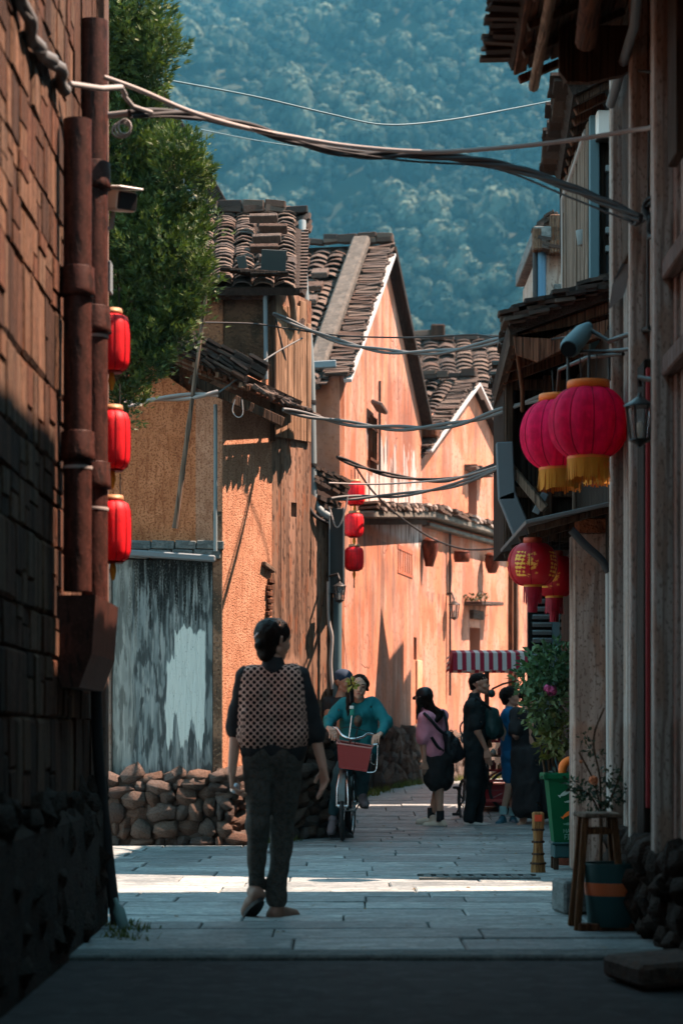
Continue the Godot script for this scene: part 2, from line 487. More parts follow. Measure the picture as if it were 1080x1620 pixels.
	M.basket = plain(lin(0.36, 0.05, 0.045), 0.6)
	M.stripe_red = plain(lin(0.3, 0.012, 0.035), 0.8)
	M.stripe_white = plain(lin(0.55, 0.5, 0.48), 0.8)
	M.vest = knit()
	M.gold_print = lantern_print()
	M.mould = mould_wall()
	M.facade = patched_facade(0, true, lin(0.66, 0.645, 0.74))
	M.facade_plain = patched_facade(40, false, lin(0.77, 0.71, 0.8))
	M.moss = plain(Color.WHITE, 0.95)
	M.moss.vertex_color_use_as_albedo = true

func cloth_up(m: StandardMaterial3D, tx: Array) -> void:
	m.albedo_texture = tx[0]
	m.heightmap_enabled = true
	m.heightmap_texture = tx[1]
	m.heightmap_scale = 0.25
	m.uv1_triplanar = true
	m.uv1_scale = Vector3(2.2, 2.2, 2.2)

# knitted check: dark round stitches on a dusty pink ground
func knit() -> StandardMaterial3D:
	var w := 128
	var im := Image.create(w, w, false, Image.FORMAT_RGB8)
	var nb := nbytes(7, 0.1, 2, w, w)
	for y in w:
		for x in w:
			var u := fposmod(x / 64.0, 1.0)
			var v := fposmod(y / 64.0, 1.0)
			var d0 := Vector2(u - 0.5, v - 0.5).length()
			var d1 := Vector2(minf(u, 1 - u), minf(v, 1 - v)).length()
			var t := smoothstep(0.24, 0.3, minf(d0, d1) + (nb[y * w + x] / 255.0 - 0.5) * 0.1)
			im.set_pixel(x, y, hx("21171a").lerp(hx("d3ab9b"), t))
	var m := plain(Color.WHITE, 0.95, 0.0, 0.2)
	m.albedo_texture = ImageTexture.create_from_image(im)
	m.uv1_triplanar = true
	m.uv1_triplanar_sharpness = 6.0
	m.uv1_scale = Vector3(13.0, 13.0, 13.0)
	return m

# gilt flower sprays printed on red silk, four times round
func lantern_print() -> StandardMaterial3D:
	var w := 512
	var h := 256
	var im := Image.create(w, h, false, Image.FORMAT_RGB8)
	im.fill(lin(0.42, 0.004, 0.012))
	var r := RandomNumberGenerator.new()
	r.seed = 5
	var nb := nbytes(8, 0.03, 4, w, h)
	for k in 4:
		var cx := 64 + k * 128
		for i in 26:
			var px := cx - 28 + r.randf_range(-16, 14)
			var py := r.randf_range(60, 200)
			var rad := r.randf_range(4, 11)
			for y in range(int(py - rad), int(py + rad)):
				for x in range(int(px - rad), int(px + rad)):
					var d := Vector2(x - px, y - py)
					if d.length() < rad * (0.65 + 0.35 * cos(d.angle() * 5.0)) and x > 0 and x < w and nb[y * w + x] > 70:
						im.set_pixel(x, y, lin(0.75, 0.34, 0.05))
		for y in range(66, 196):
			for x in range(cx - 4, cx + 34):
				var s := sin(y * 0.32 + x * 0.05) + 0.7 * sin(x * 0.45 - y * 0.1)
				if s + (nb[y * w + x] / 255.0 - 0.5) * 3.0 > -0.15: im.set_pixel(x, y, lin(0.8, 0.42, 0.05))
	var m := plain(Color.WHITE, 0.45)
	m.albedo_texture = ImageTexture.create_from_image(im)
	m.backlight_enabled = true
	m.backlight = lin(0.3, 0.02, 0.02)
	return m

# grey lime plaster, mould running down from the ledge, one patch still white; the ragged drips are the paint's own edge
func mould_wall() -> StandardMaterial3D:
	var w := 512
	var px := paint(w, w, hx("7f8a8c"), [
		[201, 0.01, 4, 1, 1, 0.4, 0.7, hx("6d7779"), 0.8, -0.05], [202, 0.03, 5, 1, 5, 0.46, 0.72, hx("4d5658"), 0.85, -0.1],
		[203, 0.04, 4, 1, 6, 0.56, 0.74, hx("a3a9a8"), 0.6, 0.05], [204, 0.02, 5, 1, 2, 0.54, 0.72, hx("3a4042"), 0.8, -0.1]])
	var a := nbytes(205, 0.02, 4, w, w, 1, 4)
	var b := nbytes(206, 0.05, 4, w, w, 1, 8)
	var s := nbytes(207, 0.12, 3, w, w)
	for y in w:
		for x in w:
			var i := y * w + x
			var u := x / float(w)
			var v := y / float(w)
			var na := a[i] / 255.0 - 0.5
			var nb := b[i] / 255.0 - 0.5
			var top := smoothstep(0.33, 0.0, v + nb * 0.5) * smoothstep(0.0, 0.25, u + na * 0.2)
			var spots := smoothstep(0.4, 0.52, s[i] / 255.0 + top * 0.2 - 0.1)
			var m := top * (0.45 + 0.5 * spots)
			var hem := smoothstep(0.93, 1.0, v + na * 0.12) * 0.6
			m = maxf(m, hem)
			px[0][i] = lerpf(px[0][i], 0.09, m); px[1][i] = lerpf(px[1][i], 0.1, m); px[2][i] = lerpf(px[2][i], 0.1, m)
			var pale := smoothstep(0.34, 0.24, absf(u - 0.08) * 2.2 + nb * 0.4) * 0.5
			px[0][i] = lerpf(px[0][i], 0.66, pale * 0.7); px[1][i] = lerpf(px[1][i], 0.66, pale * 0.7); px[2][i] = lerpf(px[2][i], 0.63, pale * 0.7)
			# white patch: 0.53..0.93 across, 0.31..0.8 down, feet of uneven length
			var foot := 0.68 + 0.17 * absf(sin(u * 19.0 + 0.6)) + nb * 0.1
			var head := 0.31 + (0.12 if u < 0.62 else 0.0) + na * 0.09
			var inside := smoothstep(0.0, 0.012, u - 0.53 - na * 0.06) * smoothstep(0.0, 0.012, 0.935 - u - na * 0.05) * smoothstep(0.0, 0.012, v - head) * smoothstep(0.0, 0.02, foot - v)
			if s[i] > 208: inside *= 0.5
			px[0][i] = lerpf(px[0][i], 0.8, inside * 0.95); px[1][i] = lerpf(px[1][i], 0.84, inside * 0.95); px[2][i] = lerpf(px[2][i], 0.83, inside * 0.95)
			px[3][i] += inside * 0.2
	return tex_mat(to_tex(px, w, w), Vector3.ONE, 0.95, 1.5, lin(1.0, 0.97, 0.93), false, true)

# ochre render with bare lime patches, cracks and runs; u along the wall, v down from the apex
func patched_facade(sd: int, patch: bool, tint: Color) -> StandardMaterial3D:
	var w := 768
	var px := paint(w, w, hx("d2916c"), [
		[301 + sd, 0.006, 5, 1, 1, 0.35, 0.75, hx("b47353"), 0.9, -0.05], [309 + sd, 0.007, 5, 1, 1, 0.52, 0.72, hx("cfb29b"), 0.5, 0.03], [310 + sd, 0.014, 5, 1, 2, 0.56, 0.7, hx("a08675"), 0.45, -0.06], [302 + sd, 0.02, 4, 1, 4, 0.5, 0.75, hx("ae7b59"), 0.4, -0.05],
		[303 + sd, 0.012, 4, 1, 4, 0.6, 0.78, hx("dda68a"), 0.6, 0.05], [304 + sd, 0.09, 3, 1, 1, 0.63, 0.8, hx("8f6348"), 0.5, -0.3], [305 + sd, 0.01, 3, 1, 5, 0.64, 0.78, hx("8f6c58"), 0.4, -0.1]])
	var a := nbytes(306 + sd, 0.015, 5, w, w)
	var b := nbytes(307 + sd, 0.04, 5, w, w, 1, 8)
	for y in w:
		for x in w:
			var i := y * w + x
			var u := x / float(w)
			var v := y / float(w)
			var na := a[i] / 255.0 - 0.5
			var nb := b[i] / 255.0 - 0.5
			# lime patch low on the upper storey
			var m := smoothstep(0.0, 0.02, v - 0.35 + na * 0.14 + nb * 0.03) * smoothstep(0.0, 0.02, 0.515 - v) * smoothstep(0.0, 0.03, u - 0.3 + na * 0.2) * (1.0 if patch else 0.0)
			var k := clampf(m * (0.8 + nb * 1.2), 0, 1)
			px[0][i] = lerpf(px[0][i], 0.84, k); px[1][i] = lerpf(px[1][i], 0.82, k); px[2][i] = lerpf(px[2][i], 0.76, k)
			var d := m * smoothstep(0.06, 0.16, -nb + na * 0.3) * 0.8
			px[0][i] = lerpf(px[0][i], 0.4, d); px[1][i] = lerpf(px[1][i], 0.33, d); px[2][i] = lerpf(px[2][i], 0.29, d)
			# replastered square beside the window
			var sq := smoothstep(0.0, 0.01, u - 0.52 + nb * 0.03) * smoothstep(0.0, 0.01, 0.86 - u) * smoothstep(0.0, 0.01, v - 0.2 + na * 0.05) * smoothstep(0.0, 0.01, 0.4 - v)
			px[0][i] *= 1.0 - 0.07 * sq; px[1][i] *= 1.0 - 0.12 * sq; px[2][i] *= 1.0 - 0.13 * sq
			# rain streaks under the cornice and the eaves
			var run := smoothstep(0.0, 0.004, v - 0.52) * smoothstep(0.72, 0.52, v) * smoothstep(0.03, 0.16, nb + na * 0.3) * 0.5
			run = maxf(run, smoothstep(0.42, 0.1, v) * smoothstep(0.08, 0.2, nb - na * 0.2) * 0.35)
			px[0][i] = lerpf(px[0][i], 0.42, run); px[1][i] = lerpf(px[1][i], 0.34, run); px[2][i] = lerpf(px[2][i], 0.29, run)
			# damp foot
			var foot := smoothstep(0.72, 0.98, v + nb * 0.3) * 0.35
			px[0][i] = lerpf(px[0][i], 0.5, foot); px[1][i] = lerpf(px[1][i], 0.4, foot); px[2][i] = lerpf(px[2][i], 0.34, foot)
	# hairline cracks
	var r := RandomNumberGenerator.new()
	r.seed = 320 + sd
	for k in 22:
		var p := Vector2(r.randf() * w, r.randf() * w)
		var dir := Vector2(r.randfn() * 0.5, 1.0).normalized()
		for n in r.randi_range(40, 170):
			dir = (dir + Vector2(r.randfn(), r.randfn()) * 0.22).normalized()
			p += dir
			for q in [Vector2i(0, 0), Vector2i(1, 0)]:
				var xx := clampi(int(p.x) + q.x, 0, w - 1)
				var yy := clampi(int(p.y) + q.y, 0, w - 1)
				var i := yy * w + xx
				var am := 0.55 if q.x == 0 else 0.25
				px[0][i] *= 1.0 - am * 0.6
				px[1][i] *= 1.0 - am * 0.65
				px[2][i] *= 1.0 - am * 0.65
				px[3][i] -= am * 0.5
	return tex_mat(to_tex(px, w, w), Vector3.ONE, 0.95, 1.5, tint, false, true)

func _ready() -> void:
	rng.seed = 20240
	# camera: held at waist height, the lens raised, so walls stay upright
	var cam := Camera3D.new()
	cam.name = "camera"
	add_child(cam)
	cam.position = Vector3(0, EYE, 0)
	var near := 0.1
	cam.keep_aspect = Camera3D.KEEP_HEIGHT
	cam.set_frustum(near * 1620.0 / FOC, Vector2(0, near * 347.0 / FOC), near, 3000.0)
	cam.current = true
	var env := Environment.new()
	env.background_mode = Environment.BG_SKY
	var sky := Sky.new()
	var sm := ProceduralSkyMaterial.new()
	sm.sky_top_color = Color(0.3, 0.42, 0.47)
	sm.sky_horizon_color = Color(0.62, 0.69, 0.7)
	sm.sky_curve = 0.2
	sm.ground_bottom_color = Color(0.12, 0.12, 0.11)
	sm.ground_horizon_color = Color(0.3, 0.36, 0.38)
	sm.sun_angle_max = 3.0
	sm.sky_energy_multiplier = 1.35
	sky.sky_material = sm
	env.sky = sky
	env.tonemap_mode = Environment.TONE_MAPPER_LINEAR
	env.tonemap_exposure = 4.6
	env.sdfgi_enabled = true
	env.ssao_enabled = true
	env.ssil_enabled = true
	env.fog_enabled = true
	env.fog_density = 0.0002
	env.fog_light_color = Color(0.42, 0.79, 0.94)
	var we := WorldEnvironment.new()
	we.name = "world_environment"
	we.environment = env
	var at := CameraAttributesPhysical.new()
	at.frustum_focal_length = 80.0
	at.frustum_focus_distance = 19.0
	at.exposure_aperture = 2.9
	we.camera_attributes = at
	add_child(we)
	var sun := DirectionalLight3D.new()
	sun.name = "sun"
	sun.light_color = Color(1.0, 0.85, 0.76)
	sun.light_energy = 1.5
	sun.light_angular_distance = 0.5
	sun.shadow_enabled = true
	add_child(sun)
	sun.look_at_from_position(Vector3.ZERO, Vector3(-0.507, -0.862, 0.028))
	make_materials()
	terrain()
	street()
	left_near_house()
	earthen_house()
	timber_house()
	gable_house()
	second_gable_house()
	far_house()
	plank_house()
	tiled_shop()
	tall_timber_house()
	pale_house()
	hidden_neighbours()
	cypress()
	lanterns()
	lamps()
	jars()
	wires()
	people()
	bicycle()
	vendor_cart()
	doorstep_things()
	weeds()

func hill_height(x: float, d: float) -> float:
	var h := maxf(0.0, d - 330.0) * 0.56
	var nz: FastNoiseLite = M.hill_noise
	return h + nz.get_noise_2d(x, d) * 46.0 * smoothstep(330.0, 520.0, d) + nz.get_noise_2d(x * 4.0 + 90.0, d * 4.0) * 12.0 * smoothstep(330.0, 480.0, d)

func terrain() -> void:
	M.hill_noise = noise(77, 0.004, 3)
	var g := Geo.new()
	g.quad(Vector3(-900, -0.08, 60), Vector3(900, -0.08, 60), Vector3(900, -0.08, -1300), Vector3(-900, -0.08, -1300), Vector3.UP)
	struct("ground", g, plain(lin(0.12, 0.1, 0.08), 0.95))
	g = Geo.new()
	var nx := 60
	var nd := 44
	for j in nd + 1:
		for i in nx + 1:
			var x := -480.0 + 960.0 * i / nx
			var d := 325.0 + 720.0 * j / nd
			var h := hill_height(x, d)
			var nn := Vector3(hill_height(x - 4, d) - hill_height(x + 4, d), 8, hill_height(x, d + 4) - hill_height(x, d - 4)).normalized()
			g.vert(Vector3(x, h - 2.5, -d), nn)
	for j in nd:
		for i in nx:
			var q := j * (nx + 1) + i
			g.tri_i(q, q + 1, q + nx + 2)
			g.tri_i(q, q + nx + 2, q + nx + 1)
	struct("hill", g, plain(lin(0.012, 0.022, 0.014), 1.0))
	# one broadleaf crown, tufted; many of them make the wood
	var r := RandomNumberGenerator.new()
	r.seed = 4
	var crowns := []
	for kind in 2:
		var c := Geo.new()
		for i in 260:
			var dir := Vector3(r.randfn(), absf(r.randfn()) * 0.9 - 0.15, r.randfn()).normalized()
			var lump := 0.78 + 0.22 * sin(dir.x * 5.0 + kind) * cos(dir.z * 4.0 + dir.y * 3.0)
			var p := dir * lump * r.randf_range(0.78, 1.02) * Vector3(1, 0.95, 1)
			var s := r.randf_range(0.1, 0.24)
			var t := dir.cross(Vector3(r.randfn(), r.randfn(), r.randfn())).normalized()
			var b := dir.cross(t)
			var sh := r.randf_range(0.65, 1.25)
			c.col = Color(sh, sh, sh)
			var nn := (dir + Vector3(0, 0.3, 0)).normalized()
			c.poly([p - t * s, p + b * s * 0.7 + dir * s * 0.3, p + t * s, p - b * s * 0.7 + dir * s * 0.25], nn)
		c.col = Color(0.5, 0.5, 0.5)
		c.ball(Vector3(0, 0.05, 0), Vector3(0.72, 0.66, 0.72), 8)
		crowns.append(c)
	var mat := plain(Color.WHITE, 1.0, 0.0, 0.1)
	mat.vertex_color_use_as_albedo = true
	var nz := noise(78, 0.02, 3)
	for kind in 2:
		var mm := MultiMesh.new()
		mm.transform_format = MultiMesh.TRANSFORM_3D
		mm.use_colors = true
		mm.mesh = crowns[kind].mesh(mat)
		var list := []
		for i in 10500:
			var d := 470.0 + 560.0 * pow(r.randf(), 0.85)
			var x := r.randf_range(-1.0, 1.0) * (60.0 + d * 0.22)
			var v := nz.get_noise_2d(x, d)
			var s := r.randf_range(1.3, 3.4) * (1.0 + v * 0.5)
			if r.randf() < 0.12: s *= 1.5
			list.append([Vector3(x, hill_height(x, d) + s * 0.75, -d), s, v])
		mm.instance_count = list.size()
		for i in list.size():
			var s: float = list[i][1]
			mm.set_instance_transform(i, Transform3D(Basis.from_euler(Vector3(0, r.randf() * TAU, 0)).scaled(Vector3(s, s * r.randf_range(1.0, 1.5), s)), list[i][0]))
			var t := clampf(0.5 + (list[i][2] as float) * 0.9 + r.randfn() * 0.2, 0.0, 1.0)
			mm.set_instance_color(i, Color(0.011, 0.026, 0.026).lerp(Color(0.085, 0.11, 0.085), t * t))
		var o := MultiMeshInstance3D.new()
		o.multimesh = mm
		o.name = "forest" if kind == 0 else "woods"
		add_child(o, true)
		o.set_meta("kind", "stuff")
		o.set_meta("label", "distant broadleaf forest covering the hazy hill" if kind == 0 else "paler mixed woods among the forest on the hazy hill")

# the lane's edges and its rise at distance d
func lane_left(d: float) -> float:
	if d < 13.0: return -1.36
	if d < 21.0: return -3.0
	if d < 28.0: return -1.2 + (d - 21.0) * 0.15
	return -0.1 + (d - 28.0) * 0.2
func lane_right(d: float) -> float:
	if d < 13.4: return 1.62
	return 2.4 + clampf(d - 22.0, 0.0, 8.0) * 0.15
func rise(d: float) -> float:
	return smoothstep(23.5, 31.5, d) * 0.29

func street() -> void:
	var g := Geo.new()
	g.quad(Vector3(-1.9, -0.03, 8), Vector3(2.1, -0.03, 8), Vector3(2.1, -0.03, -10.71), Vector3(-1.9, -0.03, -10.71), Vector3.UP)
	struct("road", g, M.asphalt)
	g = Geo.new()
	var r := RandomNumberGenerator.new()
	r.seed = 9
	g.bx(Vector3(0.1, -0.03, -10.86), Vector3(4.2, 0.05, 0.26), 0.012)
	struct("kerb", g, M.concrete)
	g = Geo.new()
	for k in 40:
		var da := 10.99 + k * 0.8
		var ya := rise(da) - 0.03
		var yb := rise(da + 0.8) - 0.03
		g.quad(Vector3(-3.2, ya, -da), Vector3(6.5, ya, -da), Vector3(6.5, yb, -da - 0.8), Vector3(-3.2, yb, -da - 0.8), Vector3.UP)
	var pv := struct("pavement", g, M.joint)
	# bevelled slabs: four shared meshes, sized by their transforms
	var ms := []
	for k in 5:
		var s := Geo.new()
		s.bx(Vector3.ZERO, Vector3(1, 0.06, 0.5), 0.008)
		ms.append(s.mesh(M.slabs[k]))
	var rest := Geo.new()
	var d := 11.0
	var count := 0
	while d < 41.5:
		var dep := r.randf_range(0.34, 0.62) if d < 24.0 else r.randf_range(0.45, 0.6)
		var x := lane_left(d) - r.randf_range(0.0, 0.8) - 0.1
		var end := lane_right(d) + 0.2
		while x < end:
			var wd := r.randf_range(0.55, 1.35)
			var c := Vector3(x + wd * 0.5, rise(d + dep * 0.5) - 0.031 + r.randf_range(-0.004, 0.003), -d - dep * 0.5)
			var rot := Basis.from_euler(Vector3((rise(d + dep) - rise(d)) / dep + r.randfn() * 0.004, r.randfn() * 0.004, r.randfn() * 0.004))
			if d < 25.5 and count < 290:
				var gap := r.randf_range(0.004, 0.012)
				put("paving_slab", ms[r.randi() % 5], pv, Transform3D(rot.scaled_local(Vector3(wd - gap, 1, (dep - gap) * 2.0)), c))
				count += 1
			else:
				rest.box(Transform3D(rot, c), Vector3(wd - 0.014, 0.06, dep - 0.014))
			x += wd
		d += dep
	var o := build("far_paving", rest, M.slabs[0], pv)
	o.set_meta("kind", "stuff")
	# iron drain grating in the paving
	var t := thing("drain_grating", "worn stone drain grating flush with the paving before the post", "grating", Vector3(0.98, 0, -16.35))
	var fr := Geo.new()
	for k in 9: fr.bx(Vector3(0.98 - 0.36 + k * 0.09, 0.006, -16.35), Vector3(0.05, 0.012, 0.42))
	for k in 2: fr.bx(Vector3(0.98, 0.004, -16.15 - 0.4 * k), Vector3(0.86, 0.02, 0.04))
	build("grate", fr, M.concrete, t)
	# dark timber gateway over the near end of the lane, behind and above the camera
	g = Geo.new()
	g.bx(Vector3(0.1, 3.78, 0.6), Vector3(4.6, 0.12, 16.0))
	var gate := thing("gateway", "dark timber ceiling of the gateway over the near end of the lane", "gateway", Vector3(0.1, 3.72, 0.6))
	build("ceiling", g, M.wood_dark, gate)
	for k in 7:
		var b := Geo.new()
		b.bx(Vector3(0.1, 3.66, 7.0 - k * 2.3), Vector3(4.4, 0.12, 0.14), 0.01)
		build("joist", b, M.wood_dark, gate)

func left_near_house() -> void:
	var t := thing("brick_house", "old red brown brick house with rusty drainpipes at the lane's near corner", "house", Vector3(-3.4, 0, -5))
	var g := Geo.new()
	# wall core, a little behind the brick faces
	g.bx(Vector3(-3.4, 3.0, -2.8), Vector3(4.0, 7.2, 19.8))
	build("wall", g, M.brick_bed, t)
	g = Geo.new()
	g.bx(Vector3(-1.43, 0.22, -4.7), Vector3(0.3, 0.9, 15.7), 0.05)
	build("footing", g, M.rubble, t)
	g = Geo.new()
	g.quad(Vector3(-1.2, 6.45, 7.4), Vector3(-1.2, 6.45, -13.0), Vector3(-3.6, 7.9, -13.0), Vector3(-3.6, 7.9, 7.4), Vector3(0.5, 1, 0))
	g.quad(Vector3(-1.2, 6.3, 7.4), Vector3(-1.2, 6.3, -13.0), Vector3(-3.6, 7.75, -13.0), Vector3(-3.6, 7.75, 7.4), Vector3(-0.5, -1, 0))
	g.quad(Vector3(-1.2, 6.45, 7.4), Vector3(-1.2, 6.45, -13.0), Vector3(-1.2, 6.3, -13.0), Vector3(-1.2, 6.3, 7.4), Vector3(1, 0, 0))
	build("roof", g, M.tile_world, t)
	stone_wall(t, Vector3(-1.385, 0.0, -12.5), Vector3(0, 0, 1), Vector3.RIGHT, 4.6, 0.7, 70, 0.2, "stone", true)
	# brick courses
	var r := RandomNumberGenerator.new()
	r.seed = 12
	var ms := []
	for k in 5:
		var b := Geo.new()
		b.bx(Vector3.ZERO, Vector3(0.07, 1, 1), 0.0)
		# worn arrises
		var b2 := Geo.new()
		b2.box(Transform3D.IDENTITY, Vector3(0.07, 0.2, 0.3), 0.011)
		ms.append(b2.mesh(M.bricks[k]))
	var rest := Geo.new()
	var n := 0
	var y := 0.72
	while y < 5.6:
		var h := r.randf_range(0.16, 0.42)
		var d := 7.6 + r.randf_range(-0.3, 0.0)
		while d < 12.6:
			var w := minf(r.randf_range(0.12, 0.3), 12.72 - d)
			if w < 0.08: break
			var c := Vector3(-1.385 + r.randf_range(-0.007, 0.006), y + h * 0.5, -d - w * 0.5)
			var tr := Transform3D(Basis.from_euler(Vector3(r.randfn() * 0.022, r.randfn() * 0.008, r.randfn() * 0.008)).scaled_local(Vector3(1, (h - 0.008) / 0.2, (w - 0.008) / 0.3)), c)
			var top := (c.y - EYE) / (d + w) < 0.325
			if d + w > 8.7 and d < 11.4 and top and n < 296:
				var cut := r.randf_range(0.3, 0.7) if r.randf() < 0.4 and n < 290 else 1.0
				var o0 := tr.origin - t.position
				var lo := Transform3D(tr.basis.scaled_local(Vector3(1, cut, 1)), o0 - Vector3.UP * h * 0.5 * (1.0 - cut))
				put("brick", ms[r.randi() % 5], t, lo)
				n += 1
				if cut < 1.0:
					put("brick", ms[r.randi() % 5], t, Transform3D(tr.basis.scaled_local(Vector3(1, 1.0 - cut, 1)), o0 + Vector3(r.randf_range(-0.005, 0.008), h * 0.5 * cut, 0)))
					n += 1
			else:
				rest.box(tr, Vector3(0.07, 0.2, 0.3))
			d += w
		y += h
	build("brickwork", rest, M.bricks[1], t).set_meta("kind", "stuff")
	# corner strip beyond the pipes
	g = Geo.new()
	g.bx(Vector3(-1.36, 3.5, -12.66), Vector3(0.12, 5.8, 0.16), 0.01)
	build("corner_board", g, tinted(M.lime, lin(0.4, 0.3, 0.26)), t)
	drainpipe("drainpipe", "thick rust brown drainpipe with an open top, the shorter of the pair", P(123, 190, 10.9), 1.72, 0.068, [P(0, 452, 10.9).y, P(0, 712, 10.9).y])
	drainpipe("drainpipe", "thick rust brown drainpipe behind the shorter one, rising higher", P(148, 34, 11.9), 1.62, 0.076, [P(0, 284, 11.9).y, P(0, 512, 11.9).y, P(0, 758, 11.9).y])
	var hop := thing("rain_hopper", "dark rusty rainwater box that the two thick drainpipes empty into", "rain hopper", Vector3(-1.28, 1.45, -11.5))
	g = Geo.new()
	var q0 := [Vector2(-0.1, 0.28), Vector2(0.11, 0.28), Vector2(0.09, 0.0), Vector2(0.03, -0.16), Vector2(-0.06, -0.16), Vector2(-0.09, 0.0)]
	for i in 6:
		var a: Vector2 = q0[i]
		var b: Vector2 = q0[(i + 1) % 6]
		var va := Vector3(-1.28 + a.x, 1.42 + a.y, -11.95)
		var vb := Vector3(-1.28 + b.x, 1.42 + b.y, -11.95)
		g.quad(va, vb, vb + Vector3(0, 0, 1.1), va + Vector3(0, 0, 1.1), Vector3((a + b).x, (a + b).y - 0.1, 0))
	for z in [-11.95, -10.85]:
		var pts := []
		for i in 6: pts.append(Vector3(-1.28 + q0[i].x, 1.42 + q0[i].y, z))
		g.poly(pts, Vector3(0, 0, z + 11.4))
	build("box", g, tinted(M.rust, lin(0.35, 0.3, 0.28)), hop)
	var pole := thing("drain_hose", "long black hose running down the brick house's corner to the ground", "hose", Vector3(-1.2, 0, -12.2))
	g = Geo.new()
	g.tube(smooth_path([P(152, 1030, 12.1), P(155, 1180, 12.2), P(168, 1320, 12.3), P(184, 1462, 12.3)], 6), 0.03, 8)
	build("hose", g, M.rubber, pole)
	var sp := thing("bottle", "small glass bottle lying at the foot of the black hose", "bottle", Vector3(-1.15, 0, -12.0))
	g = Geo.new()
	g.lathe([Vector2(0.001, 0), Vector2(0.03, 0), Vector2(0.032, 0.1), Vector2(0.012, 0.14), Vector2(0.012, 0.17), Vector2(0.001, 0.17)], 12, Transform3D(Basis.from_euler(Vector3(0.3, 0, 0.25)), Vector3(-1.145, 0.015, -12.0)))
	build("glass", g, plain(lin(0.25, 0.4, 0.4), 0.1), sp)
	# red paper strips pasted behind the pipes
	var pp := thing("paper_strip", "long faded orange red paper strip pasted behind the shorter drainpipe", "paper strip", P(104, 680, 11.9))
	g = Geo.new()
	g.bx(P(100, 690, 11.4) * Vector3(0, 1, 1) + Vector3(-1.343, 0, 0), Vector3(0.004, 1.0, 0.26))
	build("paper", g, plain(lin(0.5, 0.1, 0.03), 0.8), pp)
	# twisted cable on the near wall
	var cb := thing("wall_cable", "thick twisted grey cable clipped across the brick wall's upper part", "cable", P(60, 80, 9.9))
	g = Geo.new()
	var pts2 := smooth_path([P(-20, -80, 9.05) , P(18, 20, 9.5), P(30, 70, 9.8), P(60, 92, 10.2), P(85, 108, 10.6), P(103, 145, 10.8)], 5)
	for i in pts2.size(): pts2[i].x = -1.315 + 0.012 * sin(i * 1.3)
	g.tube(pts2, 0.03, 8)
	var pts3 := []
	for i in pts2.size(): pts3.append(pts2[i] + Vector3(0.012 * cos(i * 1.1), 0.03 * sin(i * 1.1), 0))
	g.tube(pts3, 0.016, 6)
	build("strands", g, M.cable_grey, cb)
	g = Geo.new()
	g.tube([Vector3(-1.3, P(0, 142, 11.0).y, -10.9), Vector3(-1.18, P(0, 140, 11.2).y, -11.2), P(192, 138, 11.5), P(198, 150, 11.6)], 0.014, 8)
	build("clip_arm", g, M.pvc, cb)

func drainpipe(called: String, label: String, top: Vector3, bottom: float, rad: float, joints: Array) -> void:
	var t := thing(called, label, "drainpipe", Vector3(top.x, bottom, top.z))
	var g := Geo.new()
	g.lathe([Vector2(rad - 0.012, top.y - 0.25), Vector2(rad - 0.01, top.y), Vector2(rad, top.y), Vector2(rad, bottom), Vector2(rad - 0.01, bottom)], 20, Transform3D(Basis.IDENTITY, Vector3(top.x, 0, top.z)))
	build("pipe", g, M.rust, t)
	for y in joints:
		g = Geo.new()
		g.lathe([Vector2(rad, y + 0.09), Vector2(rad + 0.012, y + 0.085), Vector2(rad + 0.016, y - 0.02), Vector2(rad + 0.02, y - 0.05), Vector2(rad, y - 0.055)], 20, Transform3D(Basis.IDENTITY, Vector3(top.x, 0, top.z)))
		build("collar", g, M.rust, t)
	for y in [bottom + 0.6, bottom + 1.5]:
		g = Geo.new()
		g.lathe([Vector2(rad + 0.003, y), Vector2(rad + 0.005, y - 0.008), Vector2(rad + 0.003, y - 0.016)], 16, Transform3D(Basis.IDENTITY, Vector3(top.x, 0, top.z)))
		build("wire_tie", g, M.cable_pale, t)

# ---------------------------------------------------------------- shared building pieces
func tile_meshes() -> void:
	if M.has("tile_mesh"): return
	M.tile_mesh = []
	for k in 3:
		var g := Geo.new()
		var r := RandomNumberGenerator.new()
		r.seed = 40 + k
		var n := 5
		var arc := []
		for i in n + 1:
			var a := deg_to_rad(-78.0 + 156.0 * i / n)
			arc.append(Vector3(sin(a) * 0.1 + r.randfn() * 0.003, cos(a) * 0.062 - 0.02 + r.randfn() * 0.003, 0))
		for i in n:
			var na := Vector3(arc[i].x, arc[i].y + 0.02, 0)
			var back := Vector3(0, -0.012, -0.2)
			var f := Vector3(0, 0, 0.02)
			g.quad(arc[i] + f, arc[i + 1] + f, arc[i + 1] * Vector3(0.92, 0.92, 1) + back, arc[i] * Vector3(0.92, 0.92, 1) + back, na)
			var lo := Vector3(0.8, 0.72, 1)
			g.quad(arc[i] + f, arc[i + 1] + f, arc[i + 1] * lo + f, arc[i] * lo + f, Vector3(0, 0, 1))
			g.quad(arc[i] * lo + f, arc[i + 1] * lo + f, arc[i + 1] * lo * 0.9 + back, arc[i] * lo * 0.9 + back, -na)
		M.tile_mesh.append(g.mesh(M.tiles[0]))

